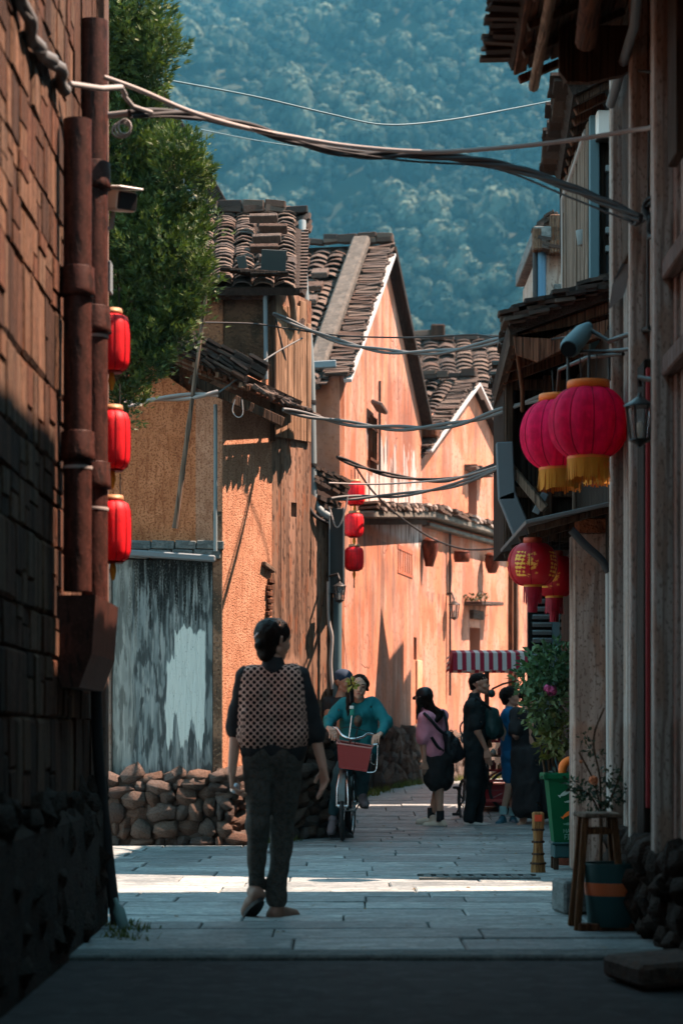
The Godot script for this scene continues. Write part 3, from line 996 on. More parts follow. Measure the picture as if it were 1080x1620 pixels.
# cover tiles as separate pieces in columns; O = eave corner, a = along the eave, s = up the slope
func tile_roof(t: Node3D, O: Vector3, a: Vector3, s: Vector3, cols: int, rows: int, px: float, ps: float, sd: int, skip := 0.04) -> void:
	tile_meshes()
	var r := RandomNumberGenerator.new()
	r.seed = sd
	var n := s.cross(a)
	if n.y < 0: n = -n
	var w := px * cols
	var L := ps * rows
	var g := Geo.new()
	var C := O + a * (w * 0.5) + s * (L * 0.5) - n * 0.05
	g.box(Transform3D(Basis(a, n, a.cross(n)), C), Vector3(w + 0.06, 0.08, L + 0.02))
	build("roof_deck", g, M.roof_bed, t)
	var pan := Geo.new()
	for c in cols + 1:
		for k in rows:
			var p := O + a * (c * px) + s * (k * ps) - n * 0.008
			var tilt := (s - n * 0.25).normalized()
			pan.quad(p - a * px * 0.5, p + a * px * 0.5, p + a * px * 0.5 + tilt * ps * 1.3, p - a * px * 0.5 + tilt * ps * 1.3, n)
			pan.quad(p - a * px * 0.5, p + a * px * 0.5, p + a * px * 0.5 - n * 0.02, p - a * px * 0.5 - n * 0.02, -s)
	build("pan_tiles", pan, M.tiles[1], t).set_meta("kind", "stuff")
	var cover_right := a.cross(n)   # down or up slope
	var down := -s
	for c in cols:
		var drift := 0.0
		for k in rows:
			drift += r.randfn() * 0.003
			if r.randf() < skip: continue
			var p := O + a * ((c + 0.5) * px + drift) + s * (k * ps + r.randfn() * 0.006) + n * (0.02 + 0.012 * sin(k * 0.7 + c))
			var b := Basis(a if a.cross(n).dot(down) > 0.0 else -a, n, down)
			b = b * Basis.from_euler(Vector3(-0.2 + r.randfn() * 0.04, r.randfn() * 0.06, r.randfn() * 0.07))
			b = b.scaled_local(Vector3(px / 0.2, 1.0, 1.0))
			put("roof_tile", M.tile_mesh[r.randi() % 3], t, Transform3D(b, p - t.position), M.tiles[r.randi() % 5])

func ridge_row(t: Node3D, a: Vector3, b: Vector3, sd: int, lift := 0.05, size := Vector3(0.24, 0.07, 0.16)) -> void:
	var r := RandomNumberGenerator.new()
	r.seed = sd
	var g := Geo.new()
	g.box(Transform3D.IDENTITY, Vector3.ONE, 0.06)
	var me := g.mesh(M.tiles[1])
	var L := a.distance_to(b)
	var d := (b - a).normalized()
	var side := d.cross(Vector3.UP).normalized()
	var x := 0.0
	while x < L:
		var w := size.x * r.randf_range(0.8, 1.2)
		for lay in 2:
			if lay == 1 and r.randf() < 0.35: continue
			var p := a + d * (x + w * 0.5) + Vector3.UP * (lift + lay * size.y * 0.8 + r.randfn() * 0.006)
			var bs := Basis(d, Vector3.UP, d.cross(Vector3.UP)) * Basis.from_euler(Vector3(r.randfn() * 0.03, r.randfn() * 0.04, r.randfn() * 0.05))
			put("ridge_tile", me, t, Transform3D(bs.scaled_local(Vector3(w * 0.97, size.y, size.z * r.randf_range(0.85, 1.1))), p - t.position), M.tiles[r.randi() % 5])
		x += w

# a strip of stacked tile ends along a verge: thin plates one on the other
func verge_row(t: Node3D, a: Vector3, b: Vector3, out: Vector3, step: float, layers: int, sd: int, plate := Vector3(0.2, 0.022, 0.24), mats := []) -> void:
	var r := RandomNumberGenerator.new()
	r.seed = sd
	var g := Geo.new()
	g.box(Transform3D.IDENTITY, Vector3.ONE, 0.04)
	var me := g.mesh(M.tiles[1])
	var d := (b - a).normalized()
	var side := (out - d * out.dot(d)).normalized()
	var up := side.cross(d)
	if up.y < 0: up = -up
	var n := int(a.distance_to(b) / step)
	for i in n:
		for k in layers:
			var p := a + d * ((i + 0.5) * step) + up * (k * plate.y * 1.25 + r.randfn() * 0.006) + side * r.randfn() * 0.02
			var bs := Basis(d, up, d.cross(up)) * Basis.from_euler(Vector3(r.randfn() * 0.06, r.randfn() * 0.06, -0.18 + r.randfn() * 0.06))
			put("verge_tile", me, t, Transform3D(bs.scaled_local(Vector3(plate.x * r.randf_range(0.8, 1.15), plate.y, plate.z)), p - t.position), M.tiles[r.randi() % 5] if mats.is_empty() else mats[r.randi() % mats.size()])

func stone_wall(t: Node3D, O: Vector3, u: Vector3, N: Vector3, len: float, high: float, sd: int, big := 0.2, name_of := "stone", dim := false) -> void:
	if not M.has("stone_mesh"):
		M.stone_mesh = []
		for k in 5:
			var g := Geo.new()
			var r0 := RandomNumberGenerator.new()
			r0.seed = 60 + k
			g.ball(Vector3.ZERO, Vector3(0.5, 0.5, 0.5), 8)
			var nz := noise(90 + k, 0.9, 2)
			for i in g.v.size():
				var p := g.v[i]
				var q := Vector3(signf(p.x) * pow(absf(p.x) * 2, 0.72), signf(p.y) * pow(absf(p.y) * 2, 0.72), signf(p.z) * pow(absf(p.z) * 2, 0.8)) * 0.5
				g.v[i] = q * (1.0 + nz.get_noise_3d(p.x * 3, p.y * 3, p.z * 3) * 0.55)
			var f := Geo.new()
			for i in range(0, g.idx.size(), 3):
				f.poly([g.v[g.idx[i]], g.v[g.idx[i + 1]], g.v[g.idx[i + 2]]], g.v[g.idx[i]] + g.v[g.idx[i + 1]] + g.v[g.idx[i + 2]])
			for i in f.v.size(): f.n[i] = (f.n[i] * 0.5 + f.v[i].normalized()).normalized()
			M.stone_mesh.append(f.mesh(M.stones[0]))
	var r := RandomNumberGenerator.new()
	r.seed = sd
	var y := 0.0
	while y < high:
		var h := minf(r.randf_range(0.6, 1.15) * big, high - y + 0.05)
		var x := -r.randf_range(0, big * 0.5)
		while x < len:
			var w := r.randf_range(0.5, 1.9) * big
			var sc := r.randf_range(0.9, 1.35)
			var p := O + u * (x + w * 0.5) + Vector3.UP * (y + h * 0.5 + r.randfn() * 0.02) + N * r.randf_range(-0.03, 0.03)
			var bs := Basis(u, Vector3.UP, N) * Basis.from_euler(Vector3(0, 0, r.randfn() * 0.3))
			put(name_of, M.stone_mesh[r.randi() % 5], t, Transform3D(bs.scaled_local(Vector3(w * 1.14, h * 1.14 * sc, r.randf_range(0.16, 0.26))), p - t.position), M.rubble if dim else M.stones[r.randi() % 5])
			x += w
		y += h * 0.93

func flat(v: Vector3) -> Vector3: return Vector3(v.x, 0, v.z)

# ---------------------------------------------------------------- the left row
const C0 := Vector3(-1.107, 0, -21.2)
const K0 := Vector3(-0.672, 0, -22.0)
const K1 := Vector3(-0.07, 0, -22.8)

func earthen_house() -> void:
	var t := thing("earthen_house", "earthen house with a mouldy white-patched front on a rubble stone base", "house", C0)
	# mouldy lower front, faces the camera end of the lane
	var g := Geo.new()
	var fz := -21.2
	var x0 := -2.13
	facade(g, Vector3(x0, 0.55, fz), Vector3.RIGHT, Vector3.UP, Vector3.BACK, PackedVector2Array([Vector2(0, 0), Vector2(0.93, 0), Vector2(0.93, 2.1), Vector2(0, 2.1)]), [], 0.3, Vector2(0.93, 2.1))
	build("plastered_wall", g, M.mould, t)
	g = Geo.new()
	g.bx(Vector3(-1.155, 1.55, fz - 0.16), Vector3(0.09, 3.1, 0.31), 0.006)
	build("corner_pier", g, M.brown, t)
	g = Geo.new()
	g.bx(Vector3(-2.22, 1.75, fz - 0.12), Vector3(0.17, 2.5, 0.3), 0.01)
	g.bx(Vector3(-3.2, 1.75, fz - 0.3), Vector3(1.9, 3.5, 0.3))
	build("pier", g, tinted(M.lime, lin(0.7, 0.62, 0.58)), t)
	# upper front, set back above a sill of grey blocks
	g = Geo.new()
	facade(g, Vector3(-4.0, 2.6, fz - 0.14), Vector3.RIGHT, Vector3.UP, Vector3.BACK, PackedVector2Array([Vector2(0, 0), Vector2(2.88, 0), Vector2(2.88, 1.42), Vector2(2.2, 1.9), Vector2(0, 3.0)]), [], 0.4)
	build("upper_wall", g, M.brown, t).material_override = tinted(M.earth, lin(0.9, 0.55, 0.44))
	var r := RandomNumberGenerator.new()
	r.seed = 31
	var x := -2.2
	while x < -1.16:
		var w := minf(r.randf_range(0.16, 0.3), -1.12 - x)
		for lay in 2:
			var b := Geo.new()
			b.bx(Vector3(x + w * 0.5 + lay * 0.03, 2.7 + lay * 0.085, fz - 0.05 + r.randfn() * 0.006), Vector3(w - 0.008, 0.08, 0.2), 0.008, Vector3(0, 0, -0.04))
			build("sill_block", b, M.concrete, t)
		x += w
	g = Geo.new()
	g.beam(P(196, 874, 21.05), P(341, 884, 21.05), 0.09, 0.06, Vector3.UP, 0.012)
	build("gutter", g, M.duct, t)
	g = Geo.new()
	g.tube([P(341, 640, 21.12), P(341, 872, 21.12)], 0.018, 8)
	build("downpipe", g, M.grey_paint, t)
	# lit flank, bends towards the lane
	var u := (K0 - C0).normalized()
	var N := Vector3(-u.z, 0, u.x)
	if N.x < 0: N = -N
	var len := C0.distance_to(K0)
	g = Geo.new()
	facade(g, C0 + Vector3.UP * 0.5, u, Vector3.UP, N, PackedVector2Array([Vector2(0, 0), Vector2(len, 0), Vector2(len, 4.1), Vector2(0, 3.7)]), [], 0.4)
	build("flank_wall", g, M.earth, t)
	# bare brick showing beside the broken edge
	for k in 9:
		var b := Geo.new()
		b.bx(C0 + u * (len - 0.08 + r.randfn() * 0.02) + Vector3.UP * (2.0 + k * 0.062) + N * 0.005, Vector3(r.randf_range(0.05, 0.12), 0.045, 0.05), 0.006, Vector3(r.randfn() * 0.1, atan2(-u.z, u.x), r.randfn() * 0.1))
		build("brick", b, M.bricks[r.randi() % 3], t)
	g = Geo.new()
	g.beam(C0 + u * (len - 0.2) + Vector3.UP * 2.66 + N * 0.02, C0 + u * (len - 0.0) + Vector3.UP * 2.6 + N * 0.02, 0.05, 0.045, Vector3.UP, 0.008)
	build("lintel", g, M.wood_grey, t)
	# rubble base
	g = Geo.new()
	g.bx(Vector3(-1.7, 0.31, fz + 0.02), Vector3(1.2, 0.62, 0.3))
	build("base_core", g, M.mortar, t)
	stone_wall(t, Vector3(-2.25, 0.0, fz + 0.15), Vector3.RIGHT, Vector3.BACK, 1.2, 0.66, 71, 0.14)
	stone_wall(t, C0 + Vector3(0.0, 0, 0.13) + N * 0.02, u, N, len, 0.64, 72, 0.13)
	# roof: verge of old tiles over rafters and boards, sloping to the lane
	var va := P(238, 536, 20.9)
	var vb := P(402, 607, 21.0)
	verge_row(t, va, vb, Vector3.BACK, 0.13, 4, 73, Vector3(0.17, 0.024, 0.26))
	verge_row(t, va + Vector3(0.03, 0.06, -0.25), vb + Vector3(0.08, 0.1, -0.25), Vector3.BACK, 0.15, 4, 74, Vector3(0.18, 0.03, 0.3))
	var d := (vb - va).normalized()
	g = Geo.new()
	var back := Vector3(0.5, -0.07, -1.2)
	var uu := d.cross(back.normalized())
	if uu.y < 0: uu = -uu
	var c4 := [va - d * 1.2, vb - d * 0.1, vb - d * 0.1 + back, va - d * 1.2 + back]
	g.poly([c4[0] - uu * 0.03, c4[1] - uu * 0.03, c4[2] - uu * 0.03, c4[3] - uu * 0.03], -uu)
	g.poly([c4[0] + uu * 0.09, c4[1] + uu * 0.05, c4[2] + uu * 0.05, c4[3] + uu * 0.09], uu)
	g.quad(c4[0] - uu * 0.03, c4[1] - uu * 0.03, c4[1] + uu * 0.05, c4[0] + uu * 0.09, Vector3.BACK)
	g.quad(c4[1] - uu * 0.03, c4[2] - uu * 0.03, c4[2] + uu * 0.05, c4[1] + uu * 0.05, d)
	build("roof_deck", g, M.roof_bed, t)
	for k in 8:
		var b := Geo.new()
		var p := va.lerp(vb, 0.42 + 0.075 * k) - uu * 0.07 + Vector3(0.02, 0, -0.03)
		b.beam(p, p + back * 0.95, 0.035, 0.05, Vector3.UP, 0.004)
		build("rafter", b, M.wood_red if k % 3 else M.wood, t)
	for k in 5:
		var b := Geo.new()
		var s0 := vb - uu * (0.045 + 0.02 * k) - d * (0.05 + 0.06 * k) + back * (0.05 + 0.03 * k)
		b.beam(s0 - d * r.randf_range(0.45, 0.85), s0 + d * r.randf_range(0.0, 0.12), 0.02, 0.02, uu, 0.003)
		build("batten", b, M.wood_red if k % 2 else M.wood_grey, t)
	g = Geo.new()
	g.beam(P(300, 600, 20.85), P(448, 668, 21.2), 0.03, 0.09, Vector3.UP, 0.006)
	build("barge_board", g, M.wood_dark, t)
	# ragged ends of the eave that break up its shadow
	for k in 26:
		var b := Geo.new()
		var f := k / 25.0
		var p := vb + back * f - d * 0.02 - uu * 0.03
		b.bx(p + d * r.randf_range(0.02, 0.11), Vector3(0.16, 0.03, 0.07), 0.006, Vector3(r.randfn() * 0.2, r.randfn() * 0.4, -0.45 + r.randfn() * 0.25))
		build("roof_tile", b, M.tiles[r.randi() % 5], t)
	# bamboo pole leaning on the front
	var pole := thing("bamboo_pole", "grey bamboo pole leaning on the earthen house's upper front", "pole", P(276, 834, 20.98))
	g = Geo.new()
	var pts := []
	var rr := []
	for k in 21:
		pts.append(P(277, 836, 20.95).lerp(P(331, 430, 20.75), k / 20.0))
		rr.append(0.027 - 0.0006 * k + (0.004 if k % 4 == 0 else 0.0))
	g.tube(pts, rr, 10)
	build("cane", g, M.wood_grey, pole)

func timber_house() -> void:
	var t := thing("timber_house", "tall weathered house with a soot black gable front and ragged tile roof", "house", K0)
	var u := (K1 - K0).normalized()
	var N := Vector3(-u.z, 0, u.x)
	if N.x < 0: N = -N
	var len := K0.distance_to(K1)
	var g := Geo.new()
	facade(g, K0 + Vector3.UP * 0.4, u, Vector3.UP, N, PackedVector2Array([Vector2(0, 0), Vector2(len, 0), Vector2(len, 2.85), Vector2(len * 0.62, 3.0), Vector2(len * 0.62, 4.9), Vector2(0, 4.98)]), [Rect2(0.3, 2.75, 0.09, 0.14)], 0.35)
	build("flank_wall", g, M.weathered, t)
	# boards on its upper flank, some lit pale and some brown
	var r := RandomNumberGenerator.new()
	r.seed = 35
	var x := 0.02
	while x < len * 0.58:
		var w := r.randf_range(0.06, 0.12)
		var top := r.randf_range(4.95, 5.3)
		var b := Geo.new()
		b.box(Transform3D(Basis(u, Vector3.UP, N), K0 + u * (x + w * 0.5) + Vector3.UP * (3.9 + top) * 0.5 + N * (0.012 + r.randf_range(0, 0.012))), Vector3(w - 0.006, top - 3.9, 0.025), 0.004)
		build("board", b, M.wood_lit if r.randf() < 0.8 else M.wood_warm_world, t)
		x += w
	# soot black front above the lower roof
	g = Geo.new()
	facade(g, Vector3(-2.6, 4.0, K0.z), Vector3.RIGHT, Vector3.UP, Vector3.BACK, PackedVector2Array([Vector2(0, 0), Vector2(1.93, 0), Vector2(1.93, 1.42), Vector2(0, 1.42)]), [Rect2(1.33, 0.66, 0.13, 0.13)], 0.35, Vector2(2.2, 2.2), 0.3)
	build("front_wall", g, M.soot, t)
	g = Geo.new()
	g.bx(Vector3(-1.35, 4.75, K0.z + 0.012), Vector3(0.42, 1.1, 0.03), 0.01)
	build("earth_patch", g, tinted(M.brown, lin(0.95, 0.72, 0.6)), t)
	for k in 14:
		var b := Geo.new()
		b.bx(Vector3(-1.12 + (k % 5) * 0.105 + (0.05 if k / 5 == 1 else 0.0), 5.36 - (k / 5) * 0.055, K0.z + 0.012), Vector3(0.1, 0.05, 0.05), 0.005)
		build("brick", b, M.stones[r.randi() % 4], t)
	g = Geo.new()
	g.tube([P(419, 425, 21.85), P(421, 600, 21.85)], 0.02, 8)
	build("downpipe", g, M.duct, t)
	g = Geo.new()
	g.bx(K0 + Vector3(0.012, 4.6, 0.03), Vector3(0.05, 1.5, 0.05), 0.004)
	build("corner_post", g, M.wood_dark, t)
	# roof falling towards the camera
	var s := Vector3(0, 0.98, -1.2).normalized()
	tile_roof(t, P(480, 440, 21.75) * Vector3(0, 1, 1) + Vector3(-1.66, -0.08, 0), Vector3.RIGHT, s, 6, 23, 0.205, 0.066, 81, 0.03)
	var ra := Vector3(-1.7, 6.24, -22.9)
	ridge_row(t, ra, ra + Vector3(1.3, 0, 0), 82)
	# broken sheets lying on the roof and loose bricks
	for k in 5:
		var b := Geo.new()
		b.box(Transform3D(Basis.from_euler(Vector3(-0.68 + r.randfn() * 0.06, r.randfn() * 0.1, r.randfn() * 0.05)), P(423 + r.randfn() * 6, 345 + k * 16, 22.5 - k * 0.12)), Vector3(0.28, 0.05, 0.09), 0.006)
		build("loose_brick", b, M.tiles[3 if k % 2 else 0], t)
	var sh := Geo.new()
	sh.box(Transform3D(Basis.from_euler(Vector3(0.35, 0.1, -0.03)), P(433, 412, 21.75)), Vector3(0.24, 0.2, 0.012), 0.003)
	sh.box(Transform3D(Basis.from_euler(Vector3(0.3, -0.2, 0.15)), P(383, 415, 21.72)), Vector3(0.09, 0.12, 0.012), 0.003)
	build("slate", sh, plain(lin(0.03, 0.04, 0.04), 0.7), t)
	for k in 4:
		var b := Geo.new()
		b.box(Transform3D(Basis.from_euler(Vector3(0.1, 0.05, -0.05 + 0.03 * k)), P(378 + 16 * k, 428 + 2 * k, 21.72 - 0.03 * k)), Vector3(0.36, 0.02, 0.25), 0.004)
		build("eave_board", b, M.wood_black, t)
	# verge column of tiles running down the lane side
	var va := P(478, 345, 22.9)
	var vb := P(462, 520, 22.35)
	verge_row(t, vb, va, Vector3(0.8, 0, 0.6), 0.06, 2, 83, Vector3(0.1, 0.03, 0.2))
	g = Geo.new()
	g.tube(smooth_path([P(444, 430, 21.9), P(456, 455, 22.0), P(463, 480, 22.1), P(466, 520, 22.2)], 5), 0.035, 8)
	build("bent_rafter", g, M.wood, t)
	# stone base
	g = Geo.new()
	g.box(Transform3D(Basis(u, Vector3.UP, N), K0 + u * len * 0.5 + Vector3.UP * 0.42 - N * 0.1), Vector3(len, 0.9, 0.3))
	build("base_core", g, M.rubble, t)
	stone_wall(t, K0 + N * 0.06, u, N, len, 0.98, 84, 0.13)
	# wall that leads on to the next house
	g = Geo.new()
	facade(g, K1, Vector3(0.01, 0, -1).normalized(), Vector3.UP, Vector3.RIGHT, PackedVector2Array([Vector2(0, 0), Vector2(5.4, 0), Vector2(5.4, 3.3), Vector2(0, 3.3)]), [], 0.3)
	build("lane_wall", g, M.weathered, t)
	# rubble cap of broken tiles where the lower wall ends
	verge_row(t, P(494, 762, 22.6), P(548, 786, 22.9), Vector3(0.6, 0, 0.8), 0.06, 4, 85, Vector3(0.1, 0.035, 0.14))
	verge_row(t, P(498, 800, 22.6), P(540, 808, 22.9), Vector3(0.6, 0, 0.8), 0.08, 2, 86, Vector3(0.12, 0.05, 0.12))
	# big drain that follows the upper wall
	var dp := thing("downspout", "long dark grey downspout down the weathered house's outer edge with a kinked foot", "downspout", P(490, 790, 22.7))
	g = Geo.new()
	g.tube(smooth_path([P(478, 350, 22.75), P(481, 450, 22.6), P(491, 580, 22.6), P(494, 700, 22.6), P(496, 785, 22.6), P(505, 806, 22.6), P(522, 818, 22.6)], 5), 0.04, 10)
	build("pipe", g, M.grey_paint, dp)
	for q in [Vector2(484, 520), Vector2(493, 640), Vector2(495, 740)]:
		var b := Geo.new()
		b.lathe([Vector2(0.044, 0), Vector2(0.046, 0.02), Vector2(0.044, 0.04)], 12, Transform3D(Basis.IDENTITY, P(q.x, q.y, 22.6)))
		build("bracket", b, M.iron, dp)
	# cable bundle clinging to the wall
	var cb := thing("wall_cable", "dark cable hanging loosely down the weathered flank wall", "cable", P(470, 760, 22.4))
	g = Geo.new()
	g.tube(smooth_path([P(459, 655, 22.25), P(461, 720, 22.35), P(474, 755, 22.45), P(484, 790, 22.5), P(497, 815, 22.5), P(519, 828, 22.6)], 6), 0.018, 6)
	g.tube(smooth_path([P(436, 505, 22.0), P(449, 560, 22.1), P(455, 590, 22.2), P(459, 655, 22.25)], 6), 0.012, 6)
	build("strand", g, M.cable, cb)
	# boxes and pipes at the far corner
	var eb := thing("meter_box", "tall dark meter box under the broken tile cap at the wall's end", "meter box", P(533, 940, 22.75))
	g = Geo.new()
	g.bx(P(532, 872, 22.72), Vector3(0.17, 0.85, 0.12), 0.01)
	build("case", g, M.iron, eb)
	g = Geo.new()
	g.bx(P(521, 872, 22.65), Vector3(0.012, 0.87, 0.14), 0.003)
	g.bx(P(543, 872, 22.65), Vector3(0.012, 0.87, 0.14), 0.003)
	build("rail", g, M.duct, eb)
	var bp := thing("drainpipe", "slim teal blue drainpipe below the meter box", "drainpipe", P(533, 1120, 22.75))
	g = Geo.new()
	g.tube([P(534, 940, 22.75), P(533, 1120, 22.75)], 0.045, 10)
	build("pipe", g, M.teal_paint, bp)
	var wp := thing("conduit", "crooked pale grey conduit beside the teal drainpipe", "conduit", P(522, 1060, 22.7))
	g = Geo.new()
	g.tube(smooth_path([P(519, 920, 22.6), P(520, 980, 22.6), P(525, 1008, 22.6), P(523, 1050, 22.6), P(526, 1090, 22.6)], 5), 0.017, 8)
	build("pipe", g, M.pvc, wp)

const B0 := Vector3(-0.023, 0, -28)
const B1 := Vector3(1.2, 0, -34)

func gable_house() -> void:
	var t := thing("gable_house", "ochre gabled house with bare lime patches and thick verge board, small barred window", "house", B0)
	var u := (B1 - B0).normalized()
	var N := Vector3(-u.z, 0, u.x)
	if N.x < 0: N = -N
	var len := B0.distance_to(B1)
	var ap := len * 0.5
	var g := Geo.new()
	facade(g, B0, u, Vector3.UP, N, PackedVector2Array([Vector2(0, 0), Vector2(len, 0), Vector2(len, 5.72), Vector2(ap, 7.58), Vector2(0, 5.42)]),
		[Rect2(len * 0.3, 4.55, 0.5, 0.62), Rect2(len * 0.88, 2.1, 0.26, 0.33)], 0.35, Vector2(len, 7.6), 0.2)
	build("gable_wall", g, M.facade, t)
	var at := func(x: float, y: float, o := 0.0) -> Vector3: return B0 + u * x + Vector3.UP * y + N * o
	# dark backing of the openings
	g = Geo.new()
	g.quad(at.call(len * 0.28, 4.5, -0.19), at.call(len * 0.28 + 0.7, 4.5, -0.19), at.call(len * 0.28 + 0.7, 5.3, -0.19), at.call(len * 0.28, 5.3, -0.19), N)
	var win := build("window", g, M.void, t)
	g = Geo.new()
	for k in 4: g.beam(at.call(len * 0.3 + 0.08 + k * 0.115, 4.5, 0.03), at.call(len * 0.3 + 0.08 + k * 0.115, 5.2, 0.03), 0.035, 0.035)
	for k in 2: g.beam(at.call(len * 0.3 - 0.04, 4.62 + k * 0.42, 0.035), at.call(len * 0.3 + 0.54, 4.62 + k * 0.42, 0.035), 0.03, 0.035)
	build("window_bars", g, M.wood_red, win)
	g = Geo.new()
	g.box(Transform3D(Basis(u, Vector3.UP, N) * Basis.from_euler(Vector3(0.35, 0, -0.1)), at.call(len * 0.3 + 0.18, 5.32, 0.12)), Vector3(0.5, 0.06, 0.16), 0.015)
	build("window_hood", g, M.stones[3], win)
	g = Geo.new()
	g.beam(at.call(len * 0.3 + 0.75, 4.5, 0.02), at.call(len * 0.3 + 0.75, 5.75, 0.02), 0.03, 0.03)
	build("hanging_rod", g, M.iron, t)
	# bricked up frame on the lower wall and an arched niche
	var r := RandomNumberGenerator.new()
	r.seed = 51
	g = Geo.new()
	g.beam(at.call(len * 0.66, 3.65, 0.0), at.call(len * 0.86, 3.65, 0.0), 0.02, 0.06)
	g.beam(at.call(len * 0.66, 3.3, 0.0), at.call(len * 0.86, 3.3, 0.0), 0.02, 0.04)
	for k in 7: g.beam(at.call(len * (0.67 + 0.03 * k), 3.3, 0.0), at.call(len * (0.67 + 0.03 * k), 3.65, 0.0), 0.05, 0.018, N)
	build("lattice_frame", g, tinted(M.ochre, lin(0.62, 0.36, 0.36)), t)
	g = Geo.new()
	g.quad(at.call(len * 0.87, 2.0, -0.19), at.call(len * 0.95, 2.0, -0.19), at.call(len * 0.95, 2.55, -0.19), at.call(len * 0.87, 2.55, -0.19), N)
	build("niche_back", g, M.wood_red, t)
	# white pilaster strip
	g = Geo.new()
	g.box(Transform3D(Basis(u, Vector3.UP, N), at.call(len * 0.94, 1.35, 0.01)), Vector3(0.42, 1.5, 0.05), 0.01)
	build("lime_strip", g, tinted(M.ochre, lin(1.0, 0.9, 0.95)), t)
	# side that looks back down the lane
	g = Geo.new()
	var back := -N
	facade(g, B0, back, Vector3.UP, -u, PackedVector2Array([Vector2(0, 0), Vector2(3, 0), Vector2(3, 5.4), Vector2(0, 5.4)]), [], 0.3)
	build("end_wall", g, tinted(M.ochre, lin(0.8, 0.55, 0.5)), t)
	# roof: near slope with covers, far slope as deck
	var eave: Vector3 = at.call(-0.18, 5.32, 0.0)
	var top: Vector3 = at.call(ap, 7.62, 0.0)
	var s := (top - eave).normalized()
	var rows := 27
	tile_roof(t, eave + N * 0.0 + back * 1.75, N, s, 6, rows, 0.25, top.distance_to(eave) / rows, 91, 0.06)
	for k in 7:
		var b := Geo.new()
		var q: Vector3 = eave + back * 0.72 + s * (0.5 + k * 0.42) + s.cross(N).normalized() * -0.1
		var nn := s.cross(N)
		if nn.y < 0: nn = -nn
		q = eave + back * 0.72 + s * (0.5 + k * 0.42) + nn * 0.11
		b.box(Transform3D(Basis(N, nn, N.cross(nn)), q), Vector3(0.22, 0.08, 0.16), 0.01)
		build("loose_brick", b, M.tiles[3 if k % 2 else 0], t)
	g = Geo.new()
	var fe: Vector3 = at.call(len + 0.12, 5.62, 0.14)
	var tp: Vector3 = at.call(ap, 7.68, 0.14)
	g.poly([tp, fe, fe + back * 4, tp + back * 4], Vector3.UP + u)
	g.poly([tp - Vector3.UP * 0.1, fe - Vector3.UP * 0.1, fe + back * 4 - Vector3.UP * 0.1, tp + back * 4 - Vector3.UP * 0.1], -Vector3.UP - u)
	g.quad(tp, fe, fe - Vector3.UP * 0.1, tp - Vector3.UP * 0.1, N)
	build("far_slope", g, M.roof_bed, t)
	g = Geo.new()
	g.beam(at.call(len + 0.12, 5.6, 0.1), at.call(ap, 7.62, 0.1), 0.1, 0.12, N, 0.01)
	build("dark_barge", g, M.wood_black, t)
	# thick mortar verge and the stacked tiles outside it
	g = Geo.new()
	g.beam(at.call(0.05, 5.55, -0.3), at.call(ap - 0.1, 7.74, -0.3), 0.24, 0.14, Vector3.UP, 0.03)
	build("verge_bank", g, tinted(M.concrete, lin(0.34, 0.265, 0.225)), t)
	verge_row(t, at.call(-0.05, 5.42, -0.02), at.call(ap - 0.02, 7.66, -0.02), N, 0.048, 2, 92, Vector3(0.09, 0.024, 0.3))
	g = Geo.new()
	g.beam(at.call(0.0, 5.36, 0.1), at.call(ap + 0.03, 7.55, 0.1), 0.05, 0.1, N, 0.006)
	build("barge_board", g, tinted(M.white, lin(0.36, 0.37, 0.37)), t)
	ridge_row(t, at.call(ap, 7.68, 0.12), at.call(ap, 7.72, -1.6), 93)
	# little gutter at the eave's near end
	g = Geo.new()
	g.beam(P(494, 578, 27.7), P(532, 576, 27.7), 0.1, 0.09, Vector3.UP, 0.01)
	build("eave_gutter", g, M.duct, t)
	g = Geo.new()
	g.box(Transform3D(Basis(u, Vector3.UP, N), at.call(len + 0.25, 5.55, 0.1)), Vector3(0.5, 0.2, 0.24), 0.02)
	build("purlin_end", g, M.wood_red, t)
	# cornice with its tile capping
	g = Geo.new()
	g.beam(at.call(len * 0.2, 3.83, 0.1), at.call(len, 4.28, 0.1), 0.24, 0.1, Vector3.UP, 0.02)
	build("cornice", g, tinted(M.concrete, lin(0.55, 0.45, 0.38)), t)
	g = Geo.new()
	g.beam(at.call(-0.1, 3.62, 0.03), at.call(len, 4.18, 0.03), 0.1, 0.08, Vector3.UP)
	build("cornice_beam", g, M.wood_dark, t)
	verge_row(t, at.call(len * 0.2, 3.91, 0.1), at.call(len, 4.36, 0.1), N, 0.2, 2, 94, Vector3(0.22, 0.035, 0.3), [M.stones[3], M.stones[1], M.lime])
	# base stones
	g = Geo.new()
	g.box(Transform3D(Basis(u, Vector3.UP, N), at.call(len * 0.5, 0.5, -0.06)), Vector3(len, 1.1, 0.2))
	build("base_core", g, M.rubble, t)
	stone_wall(t, at.call(len * 0.35, 0.15, 0.06), u, N, len * 0.65, 0.9, 95, 0.2)

const D1 := Vector3(3.3, 0, -39)

